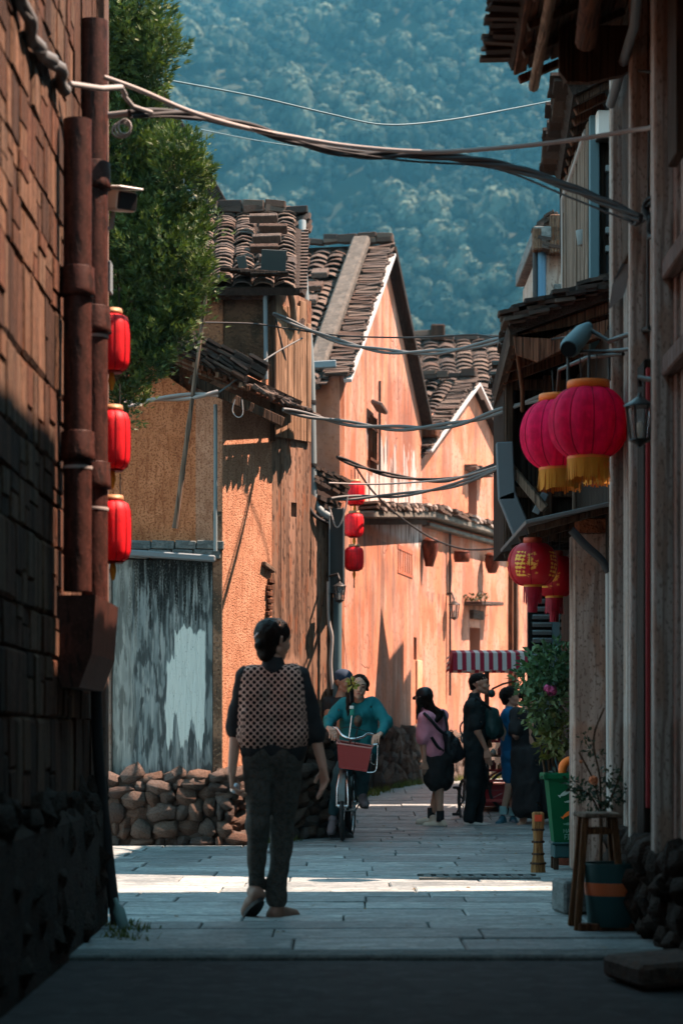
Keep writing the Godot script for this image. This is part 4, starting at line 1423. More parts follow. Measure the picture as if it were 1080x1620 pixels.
func second_gable_house() -> void:
	var t := thing("gable_house", "paler ochre gabled house hung with clay pots at the lane's bend", "house", B1)
	var u := (D1 - B1).normalized()
	var N := Vector3(-u.z, 0, u.x)
	if N.x < 0: N = -N
	var len := B1.distance_to(D1) + 0.6
	var L := 5.42
	var ap := L * 0.4
	var at := func(x: float, y: float, o := 0.0) -> Vector3: return B1 + u * x + Vector3.UP * y + N * o
	var g := Geo.new()
	facade(g, B1 + u * 0.002, u, Vector3.UP, N, PackedVector2Array([Vector2(0, 0), Vector2(len, 0), Vector2(len, 4.4), Vector2(L * 0.82, 5.2), Vector2(ap, 6.55), Vector2(0, 5.32)]),
		[Rect2(L * 0.4 - 0.12, 4.38, 0.42, 0.68), Rect2(L * 0.4 - 0.05, 1.7, 0.5, 1.0), Rect2(L * 0.93, 2.3, 0.12, 0.55)], 0.35, Vector2(len, 6.6), 0.22)
	build("gable_wall", g, M.facade_plain, t)
	for q in [[L * 0.4 - 0.2, 4.3, 0.6, 0.9], [L * 0.4 - 0.15, 1.6, 0.8, 1.2]]:
		g = Geo.new()
		g.quad(at.call(q[0], q[1], -0.21), at.call(q[0] + q[2], q[1], -0.21), at.call(q[0] + q[2], q[1] + q[3], -0.21), at.call(q[0], q[1] + q[3], -0.21), N)
		build("window", g, M.wood_dark, t)
	g = Geo.new()
	g.beam(at.call(L * 0.4 - 0.3, 5.18, 0.08), at.call(L * 0.4 + 0.5, 5.14, 0.08), 0.26, 0.06, Vector3.UP, 0.01)
	build("window_hood", g, M.stones[3], t)
	verge_row(t, at.call(L * 0.4 - 0.3, 5.22, 0.1), at.call(L * 0.4 + 0.5, 5.18, 0.1), N, 0.13, 1, 97, Vector3(0.15, 0.03, 0.26))
	# ledge with grass over the lower opening
	g = Geo.new()
	g.beam(at.call(L * 0.4 - 0.3, 3.06, 0.12), at.call(L * 0.4 + 0.75, 3.1, 0.12), 0.36, 0.06, Vector3.UP, 0.01)
	g.beam(at.call(L * 0.4 - 0.05, 2.9, 0.02), at.call(L * 0.4 + 0.45, 2.9, 0.02), 0.1, 0.14, Vector3.UP, 0.01)
	build("ledge", g, M.stones[2], t)
	# slim posts and conduits along the bend
	for q in [[L * 0.795, 0.09], [L * 0.75, 0.05]]:
		g = Geo.new()
		g.beam(at.call(q[0], 0.0, 0.03), at.call(q[0], 4.2, 0.03), q[1], 0.08, N, 0.004)
		build("corner_post", g, M.wood_dark if q[1] > 0.06 else M.wood_red, t)
	g = Geo.new()
	g.tube([at.call(L * 0.2, 1.6, 0.05), at.call(L * 0.2, 4.1, 0.05)], 0.02, 6)
	build("conduit", g, M.iron, t)
	# roof
	var eave: Vector3 = at.call(-0.1, 5.2, 0.0)
	var top: Vector3 = at.call(ap, 6.6, 0.0)
	var s := (top - eave).normalized()
	tile_roof(t, eave - N * 1.25, N, s, 5, 20, 0.25, top.distance_to(eave) / 20.0, 98, 0.05)
	g = Geo.new()
	var fe: Vector3 = at.call(L * 0.84, 5.15, 0.12)
	var tp: Vector3 = at.call(ap, 6.62, 0.12)
	g.poly([tp, fe, fe - N * 3, tp - N * 3], Vector3.UP + u)
	g.poly([tp - Vector3.UP * 0.1, fe - Vector3.UP * 0.1, fe - N * 3 - Vector3.UP * 0.1, tp - N * 3 - Vector3.UP * 0.1], -Vector3.UP - u)
	build("far_slope", g, M.roof_bed, t)
	verge_row(t, at.call(-0.05, 5.28, -0.02), at.call(ap, 6.62, -0.02), N, 0.06, 2, 99, Vector3(0.1, 0.024, 0.3))
	g = Geo.new()
	g.beam(at.call(-0.02, 5.22, 0.12), at.call(ap + 0.02, 6.54, 0.12), 0.04, 0.1, N, 0.005)
	build("barge_board", g, tinted(M.white, lin(0.36, 0.37, 0.37)), t)
	g = Geo.new()
	g.beam(at.call(ap - 0.02, 6.54, 0.12), at.call(L * 0.62, 5.85, 0.12), 0.04, 0.1, N, 0.005)
	build("barge_board", g, tinted(M.white, lin(0.5, 0.5, 0.5)), t)
	g = Geo.new()
	g.beam(at.call(L * 0.56, 6.08, 0.08), at.call(L * 0.86, 5.08, 0.08), 0.14, 0.12, N, 0.01)
	build("dark_barge", g, M.wood_black, t)
	ridge_row(t, at.call(ap, 6.65, 0.1), at.call(ap, 6.65, -1.4), 100)
	# cornice
	g = Geo.new()
	g.beam(at.call(0, 4.28, 0.1), at.call(L * 0.8, 4.22, 0.1), 0.26, 0.1, Vector3.UP, 0.02)
	g.beam(at.call(0, 4.14, 0.06), at.call(L * 0.8, 4.08, 0.06), 0.14, 0.06, Vector3.UP, 0.01)
	build("cornice", g, tinted(M.concrete, lin(0.6, 0.5, 0.43)), t)
	verge_row(t, at.call(0, 4.36, 0.1), at.call(L * 0.8, 4.3, 0.1), N, 0.2, 2, 101, Vector3(0.22, 0.04, 0.32), [M.stones[3], M.stones[1], M.lime])
	g = Geo.new()
	g.box(Transform3D(Basis(u, Vector3.UP, N), at.call(len * 0.5, 0.5, -0.06)), Vector3(len, 1.0, 0.2))
	build("base_core", g, M.rubble, t)
	stone_wall(t, at.call(0.0, 0.2, 0.05), u, N, L * 0.5, 0.75, 102, 0.24)

func far_house() -> void:
	var t := thing("tiled_house", "dark tiled roof of a house rising beyond the two gables", "house", Vector3(2.4, 0, -41))
	var g := Geo.new()
	g.bx(Vector3(2.6, 3.4, -43.5), Vector3(4.6, 6.9, 4.4))
	build("wall", g, M.brown, t)
	var e := Vector3(0.9, 6.75, -40.6)
	var s := Vector3(0, 1.65, -2.0).normalized()
	tile_roof(t, e, Vector3.RIGHT, s, 10, 20, 0.3, 0.13, 111, 0.12)
	ridge_row(t, Vector3(0.9, 8.36, -42.6), Vector3(3.9, 8.36, -42.6), 112, 0.05, Vector3(0.4, 0.1, 0.2))
	g = Geo.new()
	g.bx(P(692, 527, 42.5), Vector3(0.26, 0.3, 0.24), 0.02)
	build("chimney", g, M.bricks[3], t)
	var h := thing("grey_house", "grey plastered gable with a dark verge showing past the cypress", "house", Vector3(-3.4, 0, -33))
	g = Geo.new()
	var o := Vector3(-6.0, 0, -33)
	facade(g, o, Vector3.RIGHT, Vector3.UP, Vector3.BACK, PackedVector2Array([Vector2(0, 0), Vector2(4.25, 0), Vector2(4.25, 8.3), Vector2(2.6, 11.3), Vector2(0, 8.3)]), [Rect2(3.7, 8.2, 0.25, 0.5)], 0.3)
	build("gable_wall", g, tinted(M.ochre, lin(0.62, 0.62, 0.66)), h)
	g = Geo.new()
	g.beam(o + Vector3(2.5, 11.5, 0.1), o + Vector3(4.62, 7.7, 0.1), 0.5, 0.16, Vector3.BACK, 0.01)
	build("verge", g, M.wood_black, h)
	g = Geo.new()
	g.beam(o + Vector3(2.5, 11.2, 0.16), o + Vector3(4.45, 7.7, 0.16), 0.06, 0.08, Vector3.BACK)
	build("barge_board", g, M.duct, h)
	g = Geo.new()
	g.beam(o + Vector3(4.62, 7.75, 0), o + Vector3(4.62, 7.75, -5), 0.3, 0.1, Vector3.UP)
	g.poly([o + Vector3(2.5, 11.55, 0.1), o + Vector3(4.7, 7.72, 0.1), o + Vector3(4.7, 7.72, -5), o + Vector3(2.5, 11.55, -5)], Vector3(1, 0.5, 0))
	build("roof", g, M.roof_bed, h)

# ---------------------------------------------------------------- the shaded row opposite
func plank_house() -> void:
	var t := thing("plank_house", "dark plank-fronted house with a boarded eave at the lane's shaded near corner", "house", Vector3(1.7, 0, -8))
	var g := Geo.new()
	g.bx(Vector3(3.7, 2.4, -2.75), Vector3(4.0, 5.0, 21.4))
	g.bx(Vector3(4.3, 3.5, -14.15), Vector3(3.8, 7.0, 1.8))
	g.bx(Vector3(3.7, 6.2, -2.9), Vector3(4.2, 2.5, 16.0))
	build("wall", g, M.wood_black, t)
	# upright planks of the front
	var r := RandomNumberGenerator.new()
	r.seed = 141
	var d := 7.8
	while d < 13.4:
		var w := minf(r.randf_range(0.16, 0.26), 13.46 - d)
		var b := Geo.new()
		var dx := r.randf_range(0.0, 0.03)
		b.bx(Vector3(1.665 + dx, 2.75, -d - w * 0.5), Vector3(0.06, 4.6, w - 0.012), 0.006)
		build("plank", b, M.planks[r.randi() % 4], t)
		d += w
	# door posts, rails and a deep shadowed doorway
	for q in [[13.4, 0.12, 0.0], [12.35, 0.1, 0.02], [11.35, 0.14, 0.03]]:
		var b := Geo.new()
		b.bx(Vector3(1.63 - q[2], 2.75, -q[0]), Vector3(0.1, 4.7, q[1]), 0.01)
		build("post", b, M.planks[2], t)
	g = Geo.new()
	g.bx(Vector3(1.61, 1.7, -12.05), Vector3(0.06, 2.6, 0.28), 0.008)
	build("dark_board", g, M.wood_black, t)
	for k in 2:
		g = Geo.new()
		g.bx(Vector3(1.6, 1.8, -11.9 - 0.3 * k), Vector3(0.02, 2.3, 0.035), 0.003)
		build("paper_strip", g, plain(lin(0.3, 0.03, 0.035), 0.8), t)
	for q in [[10.95, 4.4], [12.75, 4.3]]:
		g = Geo.new()
		g.bx(Vector3(1.612, q[1], -q[0]), Vector3(0.05, 1.2, 0.3), 0.006)
		build("shutter", g, M.wood_dark, t)
	for y in [3.34, 2.86]:
		g = Geo.new()
		g.bx(Vector3(1.62, y, -11.0), Vector3(0.07, 0.1, 1.2), 0.008)
		build("rail", g, M.planks[3], t)
	g = Geo.new()
	g.bx(Vector3(1.76, 0.24, -5.5), Vector3(0.3, 0.52, 15.9))
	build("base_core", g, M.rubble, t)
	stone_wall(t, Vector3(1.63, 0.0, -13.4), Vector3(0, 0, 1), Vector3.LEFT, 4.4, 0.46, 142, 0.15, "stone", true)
	# eave: boards seen from below, rafters, a pole along the edge
	var e0 := Vector3(0.86, 4.9, -7.8)
	var e1 := Vector3(0.985, 4.76, -12.95)
	var rise_ := Vector3(1.0, 0.42, 0.0).normalized()
	g = Geo.new()
	var up := Vector3(-0.42, 1, 0).normalized()
	var f0 := Vector3(e0.x, e0.y, 5.0)
	g.poly([f0 + up * 0.05, e1 + up * 0.05, e1 + up * 0.05 + rise_ * 5.4, f0 + up * 0.05 + rise_ * 5.4], up)
	g.poly([f0 + up * 0.14, e1 + up * 0.14, e1 + up * 0.14 + rise_ * 5.4, f0 + up * 0.14 + rise_ * 5.4], -up)
	g.quad(f0 + up * 0.05, e1 + up * 0.05, e1 + up * 0.14, f0 + up * 0.14, -rise_)
	g.quad(e1 + up * 0.05, e1 + up * 0.05 + rise_ * 5.4, e1 + up * 0.14 + rise_ * 5.4, e1 + up * 0.14, Vector3.FORWARD)
	build("roof_deck", g, M.roof_bed, t)
	var k0 := 0
	var x := 0.0
	while x < 1.9:
		var b := Geo.new()
		var w := r.randf_range(0.05, 0.11)
		var q := e1 + Vector3(0, 0, 0.02 * (k0 % 3))
		b.beam(q + rise_ * (x + w * 0.5) + up * 0.03, e0 + rise_ * (x + w * 0.5) + up * 0.03, w - 0.012, 0.02, up, 0.003)
		build("soffit_board", b, M.wood_red if k0 % 4 == 0 else M.wood_dark, t)
		x += w
		k0 += 1
	for k in 12:
		var b := Geo.new()
		var q := e1.lerp(e0, k / 11.5)
		b.beam(q + rise_ * 0.02 - up * 0.012, q + rise_ * 0.62 - up * 0.012, 0.055, 0.04, up, 0.004)
		build("rafter", b, M.wood_red if k % 3 == 0 else M.wood_dark, t)
	verge_row(t, e1 - rise_ * 0.05 + up * 0.12, Vector3(0.9, 4.84, -9.6) + up * 0.12, Vector3(-1, 0, 0), 0.14, 2, 143, Vector3(0.16, 0.02, 0.2))
	g = Geo.new()
	g.tube([e0 + rise_ * 0.1 - up * 0.05, e1 + rise_ * 0.1 - up * 0.05 + Vector3(0, -0.02, -0.06)], 0.03, 8)
	build("eave_pole", g, M.wood, t)
	g = Geo.new()
	g.tube([P(938, -40, 10.9), P(926, 66, 11.7)], 0.055, 10)
	build("beam_end", g, M.wood_red, t)
	g = Geo.new()
	var pts := []
	for q in [Vector2(884, 40), Vector2(884, 112), Vector2(896, 128), Vector2(930, 130), Vector2(985, 118), Vector2(1010, 100), Vector2(1010, 40)]: pts.append(P(q.x, q.y, 12.4))
	g.poly(pts, Vector3.BACK)
	var pts2 := []
	for q in pts: pts2.append(q + Vector3(0, 0, -0.06))
	g.poly(pts2, Vector3.FORWARD)
	for i in 6: g.quad(pts[i], pts[i + 1], pts2[i + 1], pts2[i], Vector3.DOWN)
	build("bracket_board", g, M.wood_dark, t)
	# drainpipe down from the eave along the wall
	var dp := thing("drainpipe", "slanting grey drainpipe under the boarded eave", "drainpipe", P(965, 165, 12.9))
	g = Geo.new()
	g.tube([P(1008, -20, 11.6), P(1003, 40, 12.0), P(965, 165, 12.9)], 0.028, 8)
	build("pipe", g, M.duct, dp)
	# cut stone and old board lying against the foot of the wall
	var bl := thing("stone_block", "flat dressed stone lying against the plank house's rubble foot", "stone block", Vector3(1.34, 0, -9.6))
	g = Geo.new()
	g.bx(Vector3(1.36, 0.04, -9.7), Vector3(0.36, 0.1, 0.5), 0.02, Vector3(0, 0.2, 0.06))
	build("stone", g, M.stones[2], bl)
	# metal sheet propped under the wires
	var sh := thing("gutter_sheet", "pale bent metal sheet hanging under the wire bundle", "metal sheet", P(995, 430, 13.0))
	g = Geo.new()
	g.poly([P(1010, 365, 12.9), P(1018, 372, 12.9), P(985, 470, 13.2), P(962, 490, 13.3), P(968, 450, 13.2), P(988, 405, 13.0)], Vector3(-0.5, -0.3, 1))
	g.poly([P(1010, 365, 12.93), P(1018, 372, 12.93), P(985, 470, 13.23), P(962, 490, 13.33), P(968, 450, 13.23), P(988, 405, 13.03)], Vector3(0.5, 0.3, -1))
	build("sheet", g, M.duct, sh)

func tiled_shop() -> void:
	var t := thing("tiled_shop", "low shop with a tiled eave, dark jettied upper floor and tin canopy", "shop", Vector3(1.9, 0, -17))
	var g := Geo.new()
	# stout plastered pier facing the camera end, with bare brick above
	g.bx(Vector3(1.86, 1.27, -17.0), Vector3(0.29, 2.5, 0.34), 0.012)
	build("pier", g, tinted(M.lime, lin(0.8, 0.68, 0.64)), t)
	g = Geo.new()
	g.bx(Vector3(1.9, 2.46, -16.99), Vector3(0.3, 0.34, 0.3), 0.01)
	build("brick_patch", g, tinted(M.brown, lin(0.9, 0.55, 0.4)), t)
	g = Geo.new()
	g.bx(Vector3(3.3, 2.0, -18.35), Vector3(2.7, 4.0, 3.4))
	var wa := [Vector3(2.3, 0, -15.95), Vector3(2.3, 1.3, -15.95), Vector3(2.3, 7.0, -17.05), Vector3(2.3, 7.0, -18.2), Vector3(2.3, 0, -18.2)]
	var wb := []
	for q in wa: wb.append(q + Vector3(2.6, 0, 0))
	g.poly(wa, Vector3.LEFT)
	g.poly(wb, Vector3.RIGHT)
	for i in 4: g.quad(wa[i], wa[i + 1], wb[i + 1], wb[i], Vector3(0, wa[i].y + wa[i + 1].y - 3.0, wa[i].z + wa[i + 1].z + 34.2))
	build("wall", g, M.wood_black, t)
	# jettied upper floor in dark timber
	g = Geo.new()
	g.bx(Vector3(2.0, 3.35, -19.75), Vector3(1.28, 1.55, 1.3))
	build("upper_floor", g, M.wood_black, t)
	var r := RandomNumberGenerator.new()
	r.seed = 151
	var x := 1.38
	while x < 2.6:
		var w := r.randf_range(0.12, 0.2)
		var b := Geo.new()
		b.bx(Vector3(x + w * 0.5, 3.3, -19.085 + r.randf_range(0, 0.015)), Vector3(w - 0.012, 1.4, 0.03), 0.004)
		build("board", b, M.wood_black, t)
		x += w
	for y in [2.68, 3.05, 3.95]:
		g = Geo.new()
		g.bx(Vector3(2.0, y, -19.04), Vector3(1.3, 0.09, 0.08), 0.008)
		build("rail", g, M.wood_dark, t)
	for xx in [1.4, 1.72, 2.06]:
		g = Geo.new()
		g.bx(Vector3(xx, 3.3, -19.02), Vector3(0.075, 1.45, 0.07), 0.008)
		build("post", g, M.wood_dark, t)
	g = Geo.new()
	g.bx(P(920, 788, 18.9), Vector3(0.16, 0.3, 0.05), 0.005)
	build("grey_board", g, M.wood_grey, t)
	# bracket struts
	g = Geo.new()
	g.beam(P(806, 738, 18.8), P(862, 806, 18.6), 0.05, 0.07, Vector3.UP, 0.008)
	build("strut", g, M.wood_grey, t)
	g = Geo.new()
	g.beam(P(846, 812, 18.7), P(862, 780, 18.7), 0.04, 0.06, Vector3.UP, 0.006)
	build("strut", g, M.duct, t)
	g = Geo.new()
	g.tube([P(812, 512, 17.2), P(826, 618, 17.6), P(826, 650, 17.8)], 0.018, 6)
	build("eave_rod", g, M.wood_red, t)
	# roof
	var e := P(803, 512, 17.0)
	var rs := (P(966, 452, 17.0) - e).normalized()
	var lane := Vector3(0.03, 0, -1).normalized()
	tile_roof(t, e, lane, rs, 13, 12, 0.25, 0.095, 152, 0.08)
	verge_row(t, e - rs * 0.02, e + rs * 0.95, Vector3.BACK, 0.1, 3, 153, Vector3(0.14, 0.03, 0.24))
	g = Geo.new()
	var nn := lane.cross(rs)
	if nn.y < 0: nn = -nn
	g.beam(e - nn * 0.12, e - nn * 0.12 + lane * 3.2, 0.06, 0.1, Vector3.UP)
	build("eave_beam", g, M.wood_dark, t)
	for k in 5:
		var b := Geo.new()
		var q := e + lane * (0.05 + k * 0.6) - nn * 0.14
		b.beam(q - rs * 0.02, q + rs * 1.0, 0.06, 0.08, nn, 0.006)
		build("rafter", b, M.wood_red, t)
	g = Geo.new()
	var sh := []
	for q in [Vector2(812, 532), Vector2(868, 536), Vector2(905, 520), Vector2(962, 505), Vector2(958, 530), Vector2(905, 545), Vector2(850, 572), Vector2(816, 560)]: sh.append(P(q.x, q.y, 16.95))
	g.poly(sh, Vector3.BACK)
	var sb := []
	for q in sh: sb.append(q + Vector3(0, 0, -0.05))
	g.poly(sb, Vector3.FORWARD)
	for i in 8: g.quad(sh[i], sh[(i + 1) % 8], sb[(i + 1) % 8], sb[i], sh[i] - sh[(i + 4) % 8])
	build("gable_board", g, tinted(M.wood_red, lin(0.5, 0.32, 0.26)), t)
	# tin canopy over the shop front
	var cn := thing("canopy", "grey tin canopy sloping out over the shop front", "canopy", Vector3(1.6, 2.5, -17.6))
	g = Geo.new()
	var ca := P(831, 829, 16.6)
	var cb := P(975, 792, 16.6)
	g.beam((ca + cb) * 0.5 + Vector3(0, 0, 0.02), (ca + cb) * 0.5 + Vector3(0, 0, -2.6), ca.distance_to(cb), 0.03, Vector3(-0.22, 1, 0), 0.005)
	build("sheet", g, tinted(M.duct, lin(0.09, 0.093, 0.093)), cn)
	for k in 4:
		var b := Geo.new()
		b.beam(ca + Vector3(0.02, -0.045, -0.06 - k * 0.8), cb + Vector3(0, -0.045, -0.06 - k * 0.8), 0.05, 0.05, Vector3.UP, 0.005)
		build("purlin", b, M.wood_dark, cn)
	g = Geo.new()
	g.tube(smooth_path([P(903, 838, 16.6), P(925, 862, 16.6), P(950, 885, 16.6), P(962, 905, 16.6)], 5), 0.03, 8)
	build("support_hose", g, M.rubber, cn)
	g = Geo.new()
	g.tube([P(962, 905, 16.6), P(964, 1290, 16.6)], 0.025, 8)
	build("downpipe", g, M.pvc, cn)
	# flat grey duct from the upper floor
	var du := thing("duct", "flat blue grey duct bending down from the jettied floor", "duct", P(795, 740, 18.7))
	g = Geo.new()
	g.beam(P(797, 700, 18.75), P(801, 792, 18.75), 0.14, 0.1, Vector3.BACK, 0.01)
	g.beam(P(800, 782, 18.75), P(846, 895, 18.75), 0.15, 0.1, Vector3.BACK, 0.01)
	build("channel", g, tinted(M.duct, lin(0.1, 0.12, 0.135)), du)
	# louvred shutters of the shop farther on
	var lv := thing("louvred_shutter", "dark louvred shutters with a teal post between them", "shutter", Vector3(2.45, 0, -26.3))
	g = Geo.new()
	g.bx(Vector3(2.45, 1.35, -26.3), Vector3(0.6, 2.7, 0.06))
	build("backing", g, M.void, lv)
	for k in 26:
		var b := Geo.new()
		var y := 0.3 + k * 0.09
		b.bx(Vector3(2.31, y, -26.24), Vector3(0.22, 0.05, 0.03), 0.004, Vector3(0.5, 0, 0))
		b.bx(Vector3(2.6, y, -26.24), Vector3(0.2, 0.05, 0.03), 0.004, Vector3(0.5, 0, 0))
		build("slat", b, M.grey_paint, lv)
	g = Geo.new()
	g.bx(Vector3(2.465, 1.35, -26.2), Vector3(0.08, 2.7, 0.08), 0.006)
	build("post", g, M.teal_paint, lv)

func tall_timber_house() -> void:
	var t := thing("tall_house", "tall plank-clad house with a blue corner post and deep eave above the shop", "house", Vector3(2.3, 0, -19))
	var X := 2.03
	var g := Geo.new()
	g.bx(Vector3(X + 2.0, 4.4, -19.5), Vector3(4.0, 3.3, 2.1))
	build("wall", g, M.wood_black, t)
	var r := RandomNumberGenerator.new()
	r.seed = 161
	var d := 18.45
	while d < 20.5:
		var w := r.randf_range(0.1, 0.17)
		var b := Geo.new()
		b.bx(Vector3(X - 0.015 - r.randf_range(0, 0.012), 5.0, -d - w * 0.5), Vector3(0.03, 2.0, w - 0.01), 0.004)
		build("board", b, M.wood_grey, t)
		d += w
	g = Geo.new()
	g.bx(Vector3(X + 0.01, 5.0, -18.4), Vector3(0.08, 2.05, 0.08), 0.008)
	build("corner_post", g, M.teal_paint, t)
	g = Geo.new()
	g.bx(Vector3(X + 0.5, 5.98, -18.4), Vector3(1.0, 0.09, 0.07), 0.008)
	build("top_rail", g, M.teal_paint, t)
	for q in [[5.35, 0.5], [4.65, 0.6]]:
		g = Geo.new()
		g.bx(Vector3(X + 0.36, q[0], -18.43), Vector3(0.5, q[1], 0.03))
		var wn := build("window", g, M.dark_glass, t)
		for k in 3:
			var b := Geo.new()
			b.bx(Vector3(X + 0.16 + k * 0.12, q[0], -18.4), Vector3(0.018, q[1] * 0.8, 0.02))
			build("bar", b, M.grey_paint, wn)
		var fr := Geo.new()
		fr.bx(Vector3(X + 0.36, q[0] + q[1] * 0.5, -18.4), Vector3(0.52, 0.05, 0.05), 0.005)
		fr.bx(Vector3(X + 0.36, q[0] - q[1] * 0.5, -18.4), Vector3(0.52, 0.05, 0.05), 0.005)
		build("frame", fr, M.grey_paint, wn)
	# eave
	var e0 := Vector3(1.83, 6.08, -18.0)
	var e1 := Vector3(1.97, 6.0, -20.6)
	var rs := Vector3(1, 0.5, 0).normalized()
	var up := Vector3(-0.5, 1, 0).normalized()
	g = Geo.new()
	g.poly([e0, e1, e1 + rs * 3.4, e0 + rs * 3.4], -up)
	g.poly([e0 + up * 0.1, e1 + up * 0.1, e1 + up * 0.1 + rs * 3.4, e0 + up * 0.1 + rs * 3.4], up)
	g.quad(e0, e1, e1 + up * 0.1, e0 + up * 0.1, -rs)
	g.quad(e0, e0 + rs * 3.4, e0 + rs * 3.4 + up * 0.1, e0 + up * 0.1, Vector3.BACK)
	g.quad(e1, e1 + rs * 3.4, e1 + rs * 3.4 + up * 0.1, e1 + up * 0.1, Vector3.FORWARD)
	build("roof_deck", g, M.roof_bed, t)
	verge_row(t, e0 + up * 0.12, e1 + up * 0.12, Vector3(-1, 0, 0), 0.2, 2, 162, Vector3(0.22, 0.03, 0.22))
	verge_row(t, e0 + up * 0.12, e0 + up * 0.12 + rs * 1.2, Vector3.BACK, 0.16, 2, 163, Vector3(0.18, 0.03, 0.22))
	for k in 9:
		var b := Geo.new()
		var q := e0.lerp(e1, (k + 0.3) / 9.0) - up * 0.03
		b.beam(q + rs * 0.02, q + rs * 0.3, 0.07, 0.06, up, 0.005)
		build("rafter", b, M.wood_red if k % 3 else M.wood_dark, t)
	g = Geo.new()
	g.tube([Vector3(2.0, 5.95, -18.6), Vector3(2.0, 5.9, -19.4), Vector3(2.0, 5.85, -20.5), Vector3(2.02, 4.9, -20.62)], 0.03, 8)
	build("eave_pipe", g, M.pvc, t)
	# dark weather board hanging at the far end of the eave
	g = Geo.new()
	var wb := [P(885, 280, 20.65), P(886, 400, 20.65), P(906, 436, 20.65), P(915, 270, 20.65)]
	g.poly(wb, Vector3.BACK)
	var wb2 := []
	for q in wb: wb2.append(q + Vector3(0, 0, -0.05))
	g.poly(wb2, Vector3.FORWARD)
	for i in 4: g.quad(wb[i], wb[(i + 1) % 4], wb2[(i + 1) % 4], wb2[i], wb[i] - wb[(i + 2) % 4])
	build("weather_board", g, M.wood_black, t)
	var ac := thing("cooling_unit", "white cooling unit on a bracket under the tall house's rail", "air conditioner", P(962, 200, 18.3))
	g = Geo.new()
	g.bx(P(962, 199, 18.3), Vector3(0.2, 0.22, 0.14), 0.012)
	build("case", g, M.white, ac)
	g = Geo.new()
	g.bx(P(962, 220, 18.3), Vector3(0.2, 0.02, 0.16))
	build("bracket", g, M.iron, ac)
	var bk := thing("wall_bucket", "small grey bucket hanging on the plank cladding", "bucket", P(926, 382, 18.6))
	g = Geo.new()
	g.lathe([Vector2(0.001, 0), Vector2(0.05, 0), Vector2(0.065, 0.12), Vector2(0.06, 0.12), Vector2(0.05, 0.02)], 12, Transform3D(Basis.IDENTITY, P(926, 388, 18.9) + Vector3(-0.02, 0, 0)))
	build("pail", g, M.grey_paint, bk)

func pale_house() -> void:
	var t := thing("pale_house", "pale plastered house with a blue downpipe, part hidden by the tall plank house", "house", Vector3(2.6, 0, -26))
	var g := Geo.new()
	g.bx(Vector3(3.9, 4.6, -26.3), Vector3(3.44, 3.5, 2.2))
	g.bx(Vector3(3.95, 1.45, -26.85), Vector3(3.44, 2.9, 1.1))
	build("wall", g, tinted(M.lime, lin(0.9, 0.85, 0.8)), t)
	for q in [[2.42, 5.75, 0.14, 0.5], [2.62, 5.35, 0.3, 0.06], [2.36, 5.4, 0.3, 0.05]]:
		g = Geo.new()
		g.bx(Vector3(q[0], q[1], -25.19), Vector3(q[2], q[3], 0.04), 0.006)
		build("moulding", g, M.concrete, t)
	g = Geo.new()
	g.tube([P(856, 398, 25.1), P(856, 560, 25.1)], 0.05, 8)
	build("downpipe", g, plain(lin(0.05, 0.14, 0.22), 0.5), t)
	g = Geo.new()
	g.tube([P(846, 398, 25.1), P(846, 560, 25.1)], 0.03, 8)
	build("black_pipe", g, M.black, t)
	g = Geo.new()
	g.bx(Vector3(3.9, 6.5, -26.2), Vector3(3.6, 0.16, 2.6), 0.01)
	build("cornice", g, M.concrete, t)
	g = Geo.new()
	g.bx(P(878, 372, 25.0), Vector3(0.14, 0.42, 0.2), 0.012)
	build("parapet", g, M.bricks[4], t)
	g = Geo.new()
	g.bx(P(849, 380, 25.0), Vector3(0.1, 0.24, 0.2), 0.012)
	build("parapet", g, M.bricks[4], t)
	var a := P(846, 370, 25.1)
	verge_row(t, a, P(880, 336, 25.1), Vector3.BACK, 0.1, 2, 171, Vector3(0.12, 0.03, 0.24))
	verge_row(t, P(850, 396, 25.05), P(905, 396, 25.05), Vector3.BACK, 0.12, 3, 172, Vector3(0.15, 0.04, 0.24))

# houses farther round the bend, out of sight behind the shops; they shade the lane
func hidden_neighbours() -> void:
	var t := thing("neighbour_house", "gabled house behind the shops, its shadow falls on the ochre gable", "house", Vector3(4.6, 0, -31))
	var g := Geo.new()
	g.bx(Vector3(5.2, 3.1, -30.6), Vector3(3.4, 6.2, 5.2))
	var A := [Vector3(3.45, 6.2, -30.3), Vector3(3.45, 7.7, -30.9), Vector3(3.45, 6.8, -31.5), Vector3(3.45, 6.7, -32.6), Vector3(3.45, 6.2, -32.6)]
	var B := []
	for q in A: B.append(q + Vector3(3, 0, 0))
	g.poly([A[0], A[1], A[2], A[3], A[4]], Vector3.LEFT)
	g.poly([B[0], B[1], B[2], B[3], B[4]], Vector3.RIGHT)
	for i in 4: g.quad(A[i], A[i + 1], B[i + 1], B[i], Vector3.UP)
	build("wall", g, M.brown, t)
	var s := thing("back_house", "plain house behind the louvred shutters, its wall shading the lane", "house", Vector3(2.3, 0, -20.9))
	g = Geo.new()
	g.bx(Vector3(3.4, 3.6, -20.82), Vector3(2.0, 7.2, 0.56))
	g.bx(Vector3(3.42, 2.8, -23.05), Vector3(2.0, 5.6, 4.1))
	build("wall", g, M.wood_dark, s)

